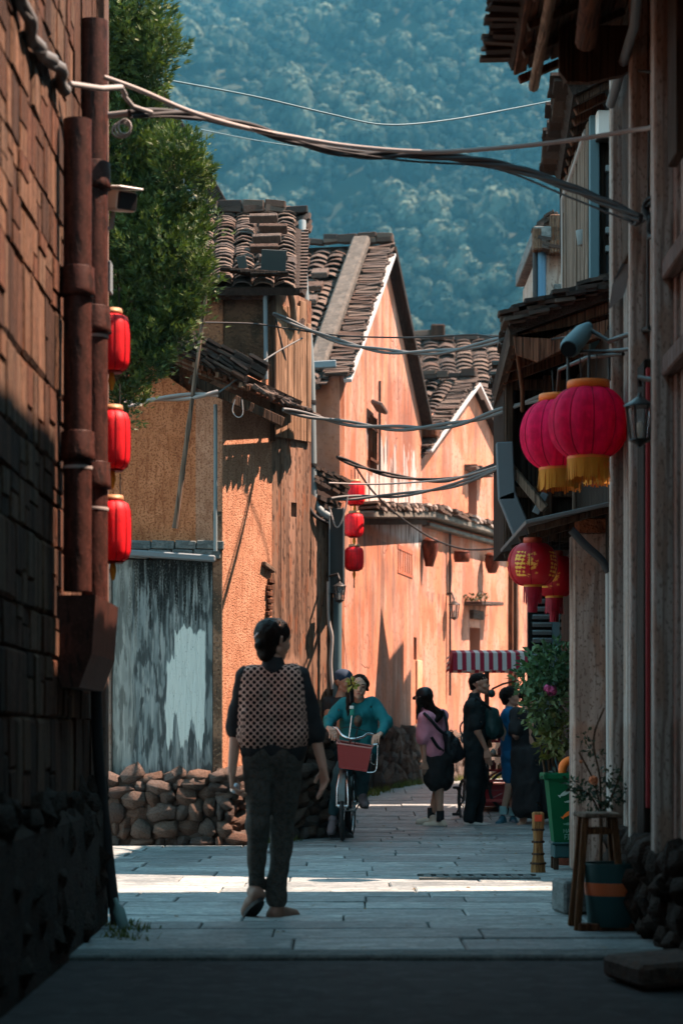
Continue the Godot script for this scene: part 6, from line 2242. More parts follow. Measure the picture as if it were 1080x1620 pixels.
	var pl := thing("orange_flower", "big orange flower head and leaves sticking out of the green bin", "flower", bc + Vector3(0, 0.72, 0))
	g = Geo.new()
	g.tube(smooth_path([P(889, 1230, 17.3), P(890, 1212, 17.3), P(899, 1203, 17.3), P(911, 1204, 17.3)], 5), [0.026, 0.028, 0.03, 0.032, 0.033, 0.034, 0.034, 0.033, 0.032, 0.031, 0.03, 0.03, 0.03, 0.028, 0.026, 0.02], 12)
	build("petals", g, M.orange, pl)
	g = Geo.new()
	leaf_cloud(g, P(880, 1228, 17.35), Vector3(0.1, 0.03, 0.12), 60, 0.05, Color(0.012, 0.03, 0.02), Color(0.05, 0.09, 0.06), r)
	build("leaves", g, M.leaf, pl)
	# wooden stand and block under the bin
	var st := thing("bin_stand", "low wooden stand that carries the green bin", "stand", Vector3(1.735, 0, -17.37))
	g = Geo.new()
	for sx in [-0.11, 0.11]:
		for sz in [-0.1, 0.1]:
			g = Geo.new()
			g.bx(bc + Vector3(sx, 0.045, sz), Vector3(0.04, 0.09, 0.04), 0.004)
			build("leg", g, M.wood_dark, st)
	pass
	var cb := thing("concrete_block", "worn concrete block at the foot of the stool", "block", Vector3(1.3, 0, -13.1))
	g = Geo.new()
	g.bx(Vector3(1.335, 0.095, -13.2), Vector3(0.17, 0.19, 0.3), 0.015, Vector3(0, 0.15, 0))
	build("block", g, M.concrete, cb)
	# carved post
	var cp := thing("carved_post", "short carved yellow wooden post standing on the paving", "post", Vector3(1.45, 0, -16.95))
	var pc := Vector3(1.462, 0, -16.95)
	var secs := [[0.0, 0.058, 0.058], [0.05, 0.056, 0.054], [0.12, 0.042, 0.045], [0.2, 0.037, 0.04], [0.28, 0.038, 0.042], [0.31, 0.042, 0.042]]
	g = Geo.new()
	for i in secs.size() - 1:
		var a = secs[i]
		var e = secs[i + 1]
		for k in 8:
			var a0 := TAU * (k + 0.5) / 8
			var a1 := TAU * (k + 1.5) / 8
			g.quad(pc + Vector3(cos(a0) * a[1], a[0], sin(a0) * a[2]), pc + Vector3(cos(a1) * a[1], a[0], sin(a1) * a[2]), pc + Vector3(cos(a1) * e[1], e[0], sin(a1) * e[2]), pc + Vector3(cos(a0) * e[1], e[0], sin(a0) * e[2]), Vector3(cos(a0), 0, sin(a0)))
	var pm := tinted(M.wood_warm, lin(1.0, 0.72, 0.36))
	build("shaft", g, pm, cp)
	g = Geo.new()
	g.bx(pc + Vector3(0, 0.385, 0), Vector3(0.085, 0.13, 0.085), 0.01)
	build("head", g, pm, cp)
	g = Geo.new()
	g.bx(pc + Vector3(-0.002, 0.405, 0.044), Vector3(0.055, 0.05, 0.006), 0.002)
	build("painted_mark", g, plain(lin(0.55, 0.06, 0.02), 0.7), cp)
	for y in [0.06, 0.13, 0.22, 0.31]:
		g = Geo.new()
		g.lathe([Vector2(0.046 if y > 0.1 else 0.06, y), Vector2(0.05 if y > 0.1 else 0.062, y + 0.008), Vector2(0.046 if y > 0.1 else 0.058, y + 0.016)], 10, Transform3D(Basis.IDENTITY, pc))
		build("carved_ring", g, M.wood_dark, cp)
	# stool
	var sl := thing("stool", "plain splayed-leg wooden stool with a grey worn seat over the bucket", "stool", Vector3(1.28, 0, -12.1))
	var sc := Vector3(1.365, 0.0, -12.15)
	g = Geo.new()
	g.bx(sc + Vector3(0.0, 0.605, 0), Vector3(0.2, 0.025, 0.3), 0.006, Vector3(0, 0.12, 0))
	build("seat", g, M.wood_grey, sl)
	for sx in [-1.0, 1.0]:
		for sz in [-1.0, 1.0]:
			g = Geo.new()
			g.beam(sc + Vector3(sx * 0.075, 0.595, sz * 0.1), sc + Vector3(sx * 0.125, 0.0, sz * 0.16), 0.036, 0.036, Vector3.BACK, 0.004)
			build("leg", g, M.wood_warm, sl)
	for sz in [-1.0, 1.0]:
		g = Geo.new()
		g.beam(sc + Vector3(-0.1, 0.52, sz * 0.11), sc + Vector3(0.1, 0.52, sz * 0.11), 0.024, 0.03, Vector3.UP, 0.003)
		build("rail", g, M.wood_warm, sl)
	g = Geo.new()
	g.beam(sc + Vector3(-0.12, 0.02, 0.17), sc + Vector3(0.17, 0.02, 0.17), 0.07, 0.04, Vector3.UP, 0.005)
	build("foot_rail", g, M.wood_red, sl)
	# bucket under it
	var bk := thing("paint_bucket", "teal plastic bucket with an orange band under the stool", "bucket", Vector3(1.4, 0, -12.1))
	var kc := Vector3(1.43, 0.02, -12.05)
	g = Geo.new()
	g.lathe([Vector2(0.001, 0.0), Vector2(0.13, 0.0), Vector2(0.15, 0.32), Vector2(0.156, 0.335), Vector2(0.145, 0.335), Vector2(0.14, 0.3), Vector2(0.001, 0.29)], 28, Transform3D(Basis.IDENTITY, kc))
	build("body", g, M.teal_bucket, bk)
	g = Geo.new()
	g.lathe([Vector2(0.1415, 0.165), Vector2(0.1435, 0.17), Vector2(0.147, 0.225), Vector2(0.1455, 0.232)], 28, Transform3D(Basis.IDENTITY, kc))
	build("band", g, tinted(M.orange, lin(0.45, 0.1, 0.03)), bk)
	g = Geo.new()
	g.tube(sag(kc + Vector3(-0.155, 0.32, 0), kc + Vector3(0.155, 0.32, 0), 0.12, 12), 0.004, 5)
	build("handle", g, M.iron, bk)
	var jr := thing("glass_jar", "pale slim jar standing between the bucket and the wall", "jar", Vector3(1.6, 0, -11.9))
	g = Geo.new()
	g.lathe([Vector2(0.001, 0), Vector2(0.05, 0), Vector2(0.055, 0.1), Vector2(0.03, 0.2), Vector2(0.035, 0.27), Vector2(0.05, 0.3), Vector2(0.001, 0.3)], 16, Transform3D(Basis.IDENTITY, Vector3(1.55, 0, -12.0)))
	build("body", g, M.grey_paint, jr)
	# rose in a pot behind the stool
	var rs := thing("rose_bush", "thorny rose with peach blooms behind the stool", "rose bush", Vector3(1.5, 0, -13.2))
	g = Geo.new()
	for q in [[[950, 1290], [940, 1240], [915, 1190]], [[950, 1290], [948, 1230], [938, 1170], [955, 1120]], [[952, 1290], [975, 1240], [985, 1200]], [[950, 1290], [930, 1255], [905, 1250]]]:
		var pts := []
		for k in q: pts.append(P(k[0], k[1], 13.2))
		g.tube(smooth_path(pts, 4), 0.006, 5)
	g.tube([Vector3(1.5, 0.1, -13.2), P(950, 1290, 13.2)], 0.012, 6)
	build("stem", g, M.bark, rs)
	g = Geo.new()
	for q in [[920, 1250, 24, 18, 90], [950, 1262, 36, 20, 150], [905, 1240, 12, 10, 30], [985, 1250, 22, 20, 70], [960, 1225, 20, 12, 30], [940, 1190, 16, 20, 24], [925, 1165, 8, 14, 12]]:
		var s := 13.2 / FOC
		leaf_cloud(g, P(q[0], q[1], 13.2), Vector3(q[2] * s, q[3] * s, 0.09), q[4], 0.035, Color(0.012, 0.022, 0.016), Color(0.05, 0.075, 0.05), r)
	build("leaves", g, M.leaf, rs)
	for q in [[938, 1234, 0.032], [918, 1205, 0.012]]:
		g = Geo.new()
		blossom(g, P(q[0], q[1], 13.05), q[2], r, 34)
		var m2 := plain(lin(0.8, 0.27, 0.12), 0.7)
		m2.vertex_color_use_as_albedo = true
		build("bloom", g, m2, rs)
	g = Geo.new()
	g.lathe([Vector2(0.001, 0.0), Vector2(0.11, 0.0), Vector2(0.14, 0.2), Vector2(0.15, 0.22), Vector2(0.12, 0.22), Vector2(0.12, 0.18), Vector2(0.001, 0.18)], 20, Transform3D(Basis.IDENTITY, Vector3(1.5, 0, -13.2)))
	build("pot", g, M.pot, rs)

func weeds() -> void:
	var r := RandomNumberGenerator.new()
	r.seed = 221
	var g := Geo.new()
	# grass tufts along wall feet
	var spots := []
	for k in 40: spots.append([Vector3(-0.05 + r.randf_range(-0.06, 0.06), 0.0, -23.0 - r.randf() * 4.5), 0.14])
	for k in 60:
		var f := r.randf()
		spots.append([B0.lerp(B1, f) + Vector3(0.14, 0.0, 0.05) + Vector3(r.randfn() * 0.04, 0.2, r.randfn() * 0.04), 0.09])
	for k in 50:
		var f := r.randf()
		spots.append([B1.lerp(D1, f) + Vector3(0.16, 0.24, 0.1) + Vector3(r.randfn() * 0.04, 0, r.randfn() * 0.04), 0.1])
	for k in 26:
		spots.append([C0.lerp(K0, r.randf()) + Vector3(0.2, 0, 0.13), 0.06])
	for k in 9: spots.append([Vector3(-1.17 + r.randf_range(-0.03, 0.12), 0, -11.3 - r.randf() * 1.2), 0.035])
	for s in spots:
		for i in 16:
			var p: Vector3 = s[0] + Vector3(r.randfn() * 0.05, 0, r.randfn() * 0.05)
			p.y = rise(-p.z) if p.z < -23 else 0.0
			var h: float = s[1] * r.randf_range(0.5, 1.3)
			var lean := Vector3(r.randfn(), 0, r.randfn()) * h * 0.4
			var w := Vector3(r.randfn(), 0, r.randfn()).normalized() * 0.006
			g.col = Color(0.05, 0.075, 0.015).lerp(Color(0.16, 0.16, 0.04), r.randf())
			g.poly([p - w, p + w, p + Vector3(0, h, 0) + lean], (Vector3(0.4, 0.6, 0.5) + lean).normalized())
	var o := build("weeds", g, M.leaf, self)
	o.set_meta("kind", "stuff")
	o.set_meta("label", "tufts of weeds along the feet of the house walls")
	# bits of leaf and grit blown over the paving
	g = Geo.new()
	for i in 420:
		var d := 11.0 + r.randf() * 15.0
		var x := lerpf(maxf(lane_left(d), -2.0), minf(lane_right(d), 1.9), r.randf())
		if r.randf() < 0.5: x = (lane_left(d) + absf(r.randfn()) * 0.25) if r.randf() < 0.5 else (minf(lane_right(d), 1.5) - absf(r.randfn()) * 0.2)
		var p := Vector3(x, rise(d) + 0.004, -d)
		var a := r.randf() * TAU
		var s := r.randf_range(0.008, 0.026)
		var u := Vector3(cos(a), 0.1, sin(a)) * s
		var w := Vector3(-sin(a), r.randf_range(-0.1, 0.3), cos(a)) * s * 0.5
		g.col = Color(0.05, 0.035, 0.02).lerp(Color(0.2, 0.13, 0.05), r.randf())
		g.poly([p - u, p - w, p + u, p + w], Vector3.UP)
	var lt := build("fallen_leaves", g, M.leaf, self)
	lt.set_meta("kind", "stuff")
	lt.set_meta("label", "dry leaf bits scattered over the paving slabs")
	# creeper on the wall's foot behind the cyclist
	var t := thing("creeper", "sunlit yellow green creeper at the weathered wall's foot", "plant", Vector3(-0.06, 0, -24.5))
	g = Geo.new()
	for q in [[518, 1285, 8, 22], [524, 1265, 6, 16], [514, 1300, 8, 8]]:
		var s2 := 24.5 / FOC
		leaf_cloud(g, P(q[0], q[1], 24.5), Vector3(q[2] * s2, q[3] * s2, 0.3), 260, 0.03, Color(0.06, 0.08, 0.015), Color(0.2, 0.19, 0.04), r)
	build("leaves", g, M.leaf, t)
	var l := thing("ledge_plant", "dry weeds growing on the ledge over the ochre wall's lower opening", "plant", P(752, 944, 35.6))
	g = Geo.new()
	leaf_cloud(g, P(752, 944, 35.75), Vector3(0.2, 0.05, 0.14), 120, 0.06, Color(0.02, 0.025, 0.01), Color(0.07, 0.07, 0.03), r)
	build("leaves", g, M.leaf, l)

# ---------------------------------------------------------------- bodies: smooth union of tapered capsules, meshed as surface nets
# bone: [a, b, ra, rb]
func nets(g: Geo, bones: Array, cell: float, k: float, wob := 0.0, wf := 9.0) -> void:
	var lo := Vector3(1e9, 1e9, 1e9)
	var hi := -lo
	for b in bones:
		var m: float = maxf(b[2], b[3]) + cell * 2.5
		lo = lo.min((b[0] as Vector3).min(b[1]) - Vector3.ONE * m)
		hi = hi.max((b[0] as Vector3).max(b[1]) + Vector3.ONE * m)
	var nx := int((hi.x - lo.x) / cell) + 2
	var ny := int((hi.y - lo.y) / cell) + 2
	var nz := int((hi.z - lo.z) / cell) + 2
	var f := PackedFloat32Array()
	f.resize(nx * ny * nz)
	f.fill(1.0)
	for b in bones:
		var a: Vector3 = b[0]
		var e: Vector3 = b[1]
		var ra: float = b[2]
		var rb: float = b[3]
		var kk: float = b[4] if b.size() > 4 else k
		var m := maxf(ra, rb) + maxf(kk, cell * 2.2)
		var l := ((a.min(e) - Vector3.ONE * m - lo) / cell).floor()
		var h := ((a.max(e) + Vector3.ONE * m - lo) / cell).ceil()
		var d := e - a
		var dd := maxf(d.length_squared(), 1e-9)
		for z in range(maxi(0, int(l.z)), mini(nz - 1, int(h.z)) + 1):
			for y in range(maxi(0, int(l.y)), mini(ny - 1, int(h.y)) + 1):
				var at := (z * ny + y) * nx
				for x in range(maxi(0, int(l.x)), mini(nx - 1, int(h.x)) + 1):
					var p := lo + Vector3(x, y, z) * cell
					var t := clampf((p - a).dot(d) / dd, 0.0, 1.0)
					var s := p.distance_to(a + d * t) - (ra + (rb - ra) * t)
					var o := f[at + x]
					var q := kk - absf(s - o)
					var v := minf(s, o)
					if q > 0.0: v -= q * q / (kk * 4.0)
					f[at + x] = v
	if wob > 0.0:
		var ns := noise(5, wf, 2)
		for z in nz:
			for y in ny:
				var at := (z * ny + y) * nx
				for x in nx:
					if absf(f[at + x]) < cell * 2.5:
						var p := lo + Vector3(x, y, z) * cell
						f[at + x] += ns.get_noise_3d(p.x, p.y * 0.7, p.z) * wob
	var sx := 1
	var sy := nx
	var sz := nx * ny
	var ids := {}
	var lim := cell * 1.8
	for z in nz - 1:
		for y in ny - 1:
			var at := (z * ny + y) * nx
			for x in nx - 1:
				var i := at + x
				if absf(f[i]) > lim: continue
				var c := [f[i], f[i + 1], f[i + sy], f[i + sy + 1], f[i + sz], f[i + sz + 1], f[i + sz + sy], f[i + sz + sy + 1]]
				var mask := 0
				for j in 8:
					if c[j] < 0.0: mask |= 1 << j
				if mask == 0 or mask == 255: continue
				var sum := Vector3.ZERO
				var cnt := 0
				for j in 8:
					for ax in 3:
						var j2 := j | (1 << ax)
						if j2 == j: continue
						if (mask >> j & 1) == (mask >> j2 & 1): continue
						var t: float = c[j] / (c[j] - c[j2])
						var p := Vector3(j & 1, j >> 1 & 1, j >> 2 & 1)
						p[ax] += t
						sum += p
						cnt += 1
				var gr := Vector3(c[1] + c[3] + c[5] + c[7] - c[0] - c[2] - c[4] - c[6], c[2] + c[3] + c[6] + c[7] - c[0] - c[1] - c[4] - c[5], c[4] + c[5] + c[6] + c[7] - c[0] - c[1] - c[2] - c[3])
				ids[i] = g.vert(lo + (Vector3(x, y, z) + sum / cnt) * cell, gr.normalized())
	for i in ids:
		for ax in 3:
			var st: int = [sx, sy, sz][ax]
			var s1: int = [sy, sz, sx][ax]
			var s2: int = [sz, sx, sy][ax]
			# the edge from corner i along ax
			if (f[i] < 0.0) == (f[i + st] < 0.0): continue
			if not (ids.has(i - s1) and ids.has(i - s2) and ids.has(i - s1 - s2)): continue
			g.tri_i(ids[i], ids[i - s1], ids[i - s1 - s2])
			g.tri_i(ids[i], ids[i - s1 - s2], ids[i - s2])

# bones of a hand: wrist w, fingers along d, palm faces q, thumb leaves towards th
func hand_bones(w: Vector3, d: Vector3, q: Vector3, th: Vector3, curl: float, s := 1.0) -> Array:
	d = d.normalized()
	th = (th - d * th.dot(d)).normalized()
	q = (q - d * q.dot(d) - th * q.dot(th)).normalized()
	var out := []
	var kn := w + d * 0.085 * s
	for k in 4:
		var side := th * (0.03 - 0.02 * k) * s
		out.append([w + d * 0.01 + side * 0.5, kn + side - d * absf(k - 1.3) * 0.004, 0.0135 * s, 0.012 * s, 0.012])
		var a := kn + side - d * absf(k - 1.3) * 0.004
		var ln: float = [0.039, 0.044, 0.04, 0.032][k]
		var dir := d
		for seg in 3:
			var ang := curl * (0.5 + 0.35 * seg) + 0.08 * k
			dir = (d * cos(ang) + q * sin(ang)).normalized()
			var l := ln * s * (1.0 - 0.22 * seg)
			out.append([a, a + dir * l, 0.0092 * s, 0.0082 * s, 0.004])
			a += dir * l
	var t0 := w + d * 0.025 * s + th * 0.02 * s
	var t1 := t0 + (d * 0.6 + th * 0.75 + q * 0.3).normalized() * 0.042 * s
	var t2 := t1 + (d * 0.85 + th * 0.2 + q * 0.5 * (0.5 + curl)).normalized() * 0.032 * s
	out.append([t0, t1, 0.0135 * s, 0.0105 * s, 0.01])
	out.append([t1, t2, 0.0105 * s, 0.0085 * s, 0.004])
	return out

func head_bones(c: Vector3, f: Vector3, up: Vector3, s := 1.0) -> Array:
	f = f.normalized()
	up = (up - f * up.dot(f)).normalized()
	var r := f.cross(up)
	var o := []
	o.append([c + (f * 0.018 + up * 0.03) * s, c + (-f * 0.026 + up * 0.03) * s, 0.077 * s, 0.078 * s])
	o.append([c + (f * 0.03 + up * 0.012) * s, c + (f * 0.045 - up * 0.05) * s, 0.062 * s, 0.046 * s])
	o.append([c + (f * 0.05 - up * 0.07) * s, c + (f * 0.066 - up * 0.088) * s, 0.034 * s, 0.022 * s])
	for e in [-1.0, 1.0]:
		o.append([c + (f * 0.0 - up * 0.05 + r * e * 0.045) * s, c + (f * 0.05 - up * 0.08 + r * e * 0.02) * s, 0.026 * s, 0.02 * s])
		o.append([c + (f * 0.06 - up * 0.025 + r * e * 0.04) * s, c + (f * 0.066 - up * 0.03 + r * e * 0.03) * s, 0.026 * s, 0.022 * s])
		o.append([c + (f * 0.082 + up * 0.033 + r * e * 0.04) * s, c + (f * 0.09 + up * 0.032 + r * e * 0.015) * s, 0.012 * s, 0.01 * s])
		o.append([c + (-f * 0.012 + up * 0.018 + r * e * 0.078) * s, c + (-f * 0.004 - up * 0.022 + r * e * 0.072) * s, 0.013 * s, 0.009 * s, 0.006])
	o.append([c + (f * 0.09 + up * 0.015) * s, c + (f * 0.107 - up * 0.02) * s, 0.011 * s, 0.013 * s, 0.012])
	o.append([c + (f * 0.088 - up * 0.022 + r * 0.012) * s, c + (f * 0.088 - up * 0.022 - r * 0.012) * s, 0.012 * s, 0.012 * s, 0.008])
	o.append([c + (f * 0.084 - up * 0.052 + r * 0.018) * s, c + (f * 0.084 - up * 0.052 - r * 0.018) * s, 0.013 * s, 0.013 * s, 0.006])
	return o

func face_marks(t: Node3D, c: Vector3, f: Vector3, up: Vector3, s: float, lips: Color) -> void:
	f = f.normalized()
	up = (up - f * up.dot(f)).normalized()
	var r := f.cross(up)
	for e in [-1.0, 1.0]:
		var g := Geo.new()
		g.ball(c + (f * 0.086 + up * 0.014 + r * e * 0.031) * s, Vector3(0.014, 0.008, 0.012) * s, 10)
		build("eye", g, M.hair, t)
		g = Geo.new()
		g.tube([c + (f * 0.088 + up * 0.036 + r * e * 0.048) * s, c + (f * 0.098 + up * 0.04 + r * e * 0.03) * s, c + (f * 0.1 + up * 0.034 + r * e * 0.012) * s], 0.0045 * s, 5)
		build("eyebrow", g, M.hair, t)
	var m := Geo.new()
	m.tube([c + (f * 0.088 - up * 0.055 + r * 0.023) * s, c + (f * 0.097 - up * 0.053) * s, c + (f * 0.088 - up * 0.055 - r * 0.023) * s], [0.004 * s, 0.007 * s, 0.004 * s], 6)
	build("mouth", m, plain(lips, 0.5), t)

func limb(a: Vector3, b: Vector3, c: Vector3, r0: float, r1: float, r2: float) -> Array:
	return [[a, b, r0, r1], [b, c, r1, r2]]

# J: joints in world axes; returns the person's node with one continuous body
func person(label: String, at: Vector3, J: Dictionary, skin: Material, hs := 1.0, cell := 0.014, fine := 0.006) -> Node3D:
	var t := thing("person", label, "person", at)
	var g := Geo.new()
	var w: Vector3 = (J.sr - J.sl)
	var ws := w.normalized()
	var hip: Vector3 = (J.hl + J.hr) * 0.5
	var ch: Vector3 = (J.sl + J.sr) * 0.5 - Vector3.UP * 0.1
	var b := []
	b.append([J.hl, J.hr, 0.085, 0.085])
	for e in [-1.0, 1.0]: b.append([hip + ws * e * 0.05, ch + ws * e * 0.07, 0.085, 0.09])
	b.append([J.sl, J.sr, 0.045, 0.045])
	b.append([(J.sl + J.sr) * 0.5 + Vector3.UP * 0.01, J.neck, 0.06, 0.05])
	b.append([J.neck, J.head - Vector3.UP * 0.02, 0.048, 0.05])
	for e in ["l", "r"]:
		b.append_array(limb(J["s" + e], J["e" + e], J["w" + e], 0.043, 0.036, 0.026))
		b.append_array(limb(J["h" + e], J["k" + e], J["a" + e], 0.075, 0.05, 0.036))
	nets(g, b, cell, 0.03)
	nets(g, head_bones(J.head, J.face, J.get("crown", Vector3.UP), hs), fine, 0.02)
	for e in ["l", "r"]:
		if J.has("d" + e):
			nets(g, hand_bones(J["w" + e], J["d" + e], J["q" + e], J["t" + e], J.get("c" + e, 0.5), hs), minf(fine, 0.0045), 0.008)
	build("body", g, skin, t)
	return t

func garment(t: Node3D, called: String, bones: Array, mat: Material, cell := 0.013, k := 0.03, wob := 0.012, wf := 9.0) -> void:
	var g := Geo.new()
	nets(g, bones, cell, k, wob, wf)
	build(called, g, mat, t)

func shoe(t: Node3D, ankle: Vector3, dir: Vector3, L: float, mat: Material, sole: Material, tilt := 0.0) -> void:
	# dir: toe direction (horizontal); tilt > 0 lifts the heel
	dir = dir.normalized()
	var up := Vector3.UP
	var s := dir.cross(up)
	var d2 := dir.rotated(s, -tilt)
	var u2 := up.rotated(s, -tilt)
	var heel := ankle - u2 * 0.055 - d2 * 0.03
	var toe := heel + d2 * (L - 0.07)
	var g := Geo.new()
	nets(g, [[ankle - u2 * 0.0, heel + u2 * 0.015, 0.042, 0.04], [heel + u2 * 0.012, toe + u2 * 0.0, 0.04, 0.034], [heel + d2 * 0.1 + u2 * 0.02, toe, 0.04, 0.036]], 0.009, 0.02)
	build("shoe", g, mat, t)
	g = Geo.new()
	var n := 14
	var top := []
	var bot := []
	for k in n:
		var a := TAU * k / n
		var p := heel + d2 * ((L - 0.07) * 0.5) + d2 * cos(a) * (L * 0.5 + 0.004) + s * sin(a) * (0.043 if cos(a) > 0 else 0.039)
		top.append(p - u2 * 0.018)
		bot.append(p - u2 * 0.042)
	g.poly(top, u2)
	g.poly(bot, -u2)
	for k in n:
		g.quad(top[k], top[(k + 1) % n], bot[(k + 1) % n], bot[k], top[k] + top[(k + 1) % n] - (top[(k + 7) % n] + top[(k + 8) % n]))
	build("sole", g, sole, t)

func people() -> void:
	walking_person()
	cycling_person()
	capped_person()
	pink_person()
	tall_person()
	blue_person()
	dress_person()

func walking_person() -> void:
	var d := 12.9
	var J := {
		"head": P(432, 1014, d), "face": Vector3(0.72, -0.05, -0.68), "neck": P(432, 1050, d),
		"sl": P(388, 1071, d), "sr": P(474, 1071, d), "el": P(374, 1150, d + 0.03), "er": P(497, 1158, d + 0.02),
		"wl": P(367, 1222, d - 0.05), "wr": P(511, 1214, d - 0.04), "hl": P(410, 1197, d), "hr": P(453, 1197, d),
		"kl": P(407, 1308, d - 0.06), "kr": P(446, 1318, d + 0.04), "al": P(405, 1402, d - 0.02), "ar": P(435, 1428, d),
		"dl": Vector3(0.05, -1, 0.0), "ql": Vector3(1, 0, 0), "tl": Vector3(0.1, 0, -1), "cl": 1.15,
		"dr": Vector3(0.12, -1, 0.05), "qr": Vector3(-1, 0, 0), "tr": Vector3(-0.5, 0, -0.8), "cr": 0.6}
	var t := person("person in a checked knit vest and black shirt walking away up the lane", P(430, 1450, d) * Vector3(1, 0, 1), J, M.skin, 1.0, 0.013, 0.006)
	# black shirt: collar, yoke, rolled sleeves
	var cs := []
	cs.append([J.sl + Vector3(0.05, 0, 0), J.sr - Vector3(0.05, 0, 0), 0.05, 0.05])
	cs.append_array(limb(J.sl, J.el, J.el.lerp(J.wl, 0.1), 0.06, 0.06, 0.056))
	cs.append_array(limb(J.sr, J.er, J.er.lerp(J.wr, 0.12), 0.06, 0.062, 0.058))
	cs.append([J.neck + Vector3(0, 0.0, 0), J.neck - Vector3(0, 0.03, 0), 0.064, 0.074])
	cs.append([P(404, 1186, d), P(460, 1186, d), 0.095, 0.095])
	garment(t, "shirt", cs, M.cloth_black, 0.011, 0.02, 0.012)
	# vest
	var vs := []
	for e in [-1.0, 1.0]:
		vs.append([P(431 + e * 25, 1172, d), P(431 + e * 25, 1098, d), 0.102, 0.1])
		vs.append([P(431 + e * 25, 1098, d), P(431 + e * 33, 1077, d), 0.1, 0.078])
	vs.append([P(404, 1130, d), P(458, 1130, d), 0.1, 0.1])
	vs.append([P(404, 1072, d), P(458, 1072, d), 0.075, 0.075])
	vs.append([P(404, 1160, d), P(459, 1160, d), 0.106, 0.106])
	garment(t, "vest", vs, M.vest, 0.011, 0.04, 0.01)
	# trousers
	var ts := []
	ts.append([P(413, 1192, d), P(452, 1192, d), 0.1, 0.1])
	ts.append_array(limb(P(410, 1205, d), J.kl, P(405, 1398, d - 0.02), 0.092, 0.062, 0.05))
	ts.append_array(limb(P(454, 1205, d), J.kr, P(436, 1424, d), 0.092, 0.064, 0.056))
	garment(t, "trousers", ts, M.cloth_char, 0.011, 0.03, 0.014, 7.0)
	# hair, drawn back, clasp and short bun
	var h: Vector3 = J.head
	var f: Vector3 = (J.face as Vector3).normalized()
	var hb := [[h + f * 0.035 + Vector3(0, 0.06, 0), h + f * 0.02 + Vector3(0, 0.06, 0), 0.066, 0.07], [h + f * 0.012 + Vector3(0, 0.043, 0), h - f * 0.03 + Vector3(0, 0.04, 0), 0.083, 0.088], [h - f * 0.035 + Vector3(0, 0.02, 0), h - f * 0.04 + Vector3(0, -0.035, 0), 0.08, 0.058],
		[h - f * 0.1 + Vector3(0, -0.025, 0.0), h - f * 0.108 + Vector3(0, -0.032, 0.0), 0.03, 0.028, 0.012], [h - f * 0.05 + Vector3(0, -0.05, 0), h - f * 0.055 + Vector3(0, -0.075, 0), 0.058, 0.05], [h - f * 0.07 + Vector3(0, -0.03, 0.0), h - f * 0.065 + Vector3(-0.0, -0.085, 0.0), 0.035, 0.018, 0.02]]
	garment(t, "hair", hb, M.hair, 0.008, 0.02, 0.005, 25.0)
	var g := Geo.new()
	g.box(Transform3D(Basis.from_euler(Vector3(0, 0.4, 0.9)), h - f * 0.085 + Vector3(-0.03, 0.02, 0.062)), Vector3(0.04, 0.012, 0.012), 0.004)
	build("hair_clip", g, M.chrome, t)
	shoe(t, P(402, 1410, d - 0.04), Vector3(-0.45, 0, -0.9), 0.24, M.shoe_brown, M.sole, 0.55)
	shoe(t, P(438, 1436, d), Vector3(0.55, 0, -0.83), 0.26, M.shoe_brown, M.sole, 0.0)
	var cup := thing("drink_can", "small silver can held in the walking person's lowered hand", "can", P(371, 1248, d - 0.06))
	g = Geo.new()
	g.lathe([Vector2(0.001, -0.03), Vector2(0.02, -0.03), Vector2(0.024, -0.024), Vector2(0.024, 0.026), Vector2(0.019, 0.034), Vector2(0.001, 0.034)], 16, Transform3D(Basis.from_euler(Vector3(1.3, 0.3, 0)), P(372, 1247, d - 0.045)))
	build("can", g, plain(lin(0.5, 0.5, 0.52), 0.3, 0.7), cup)

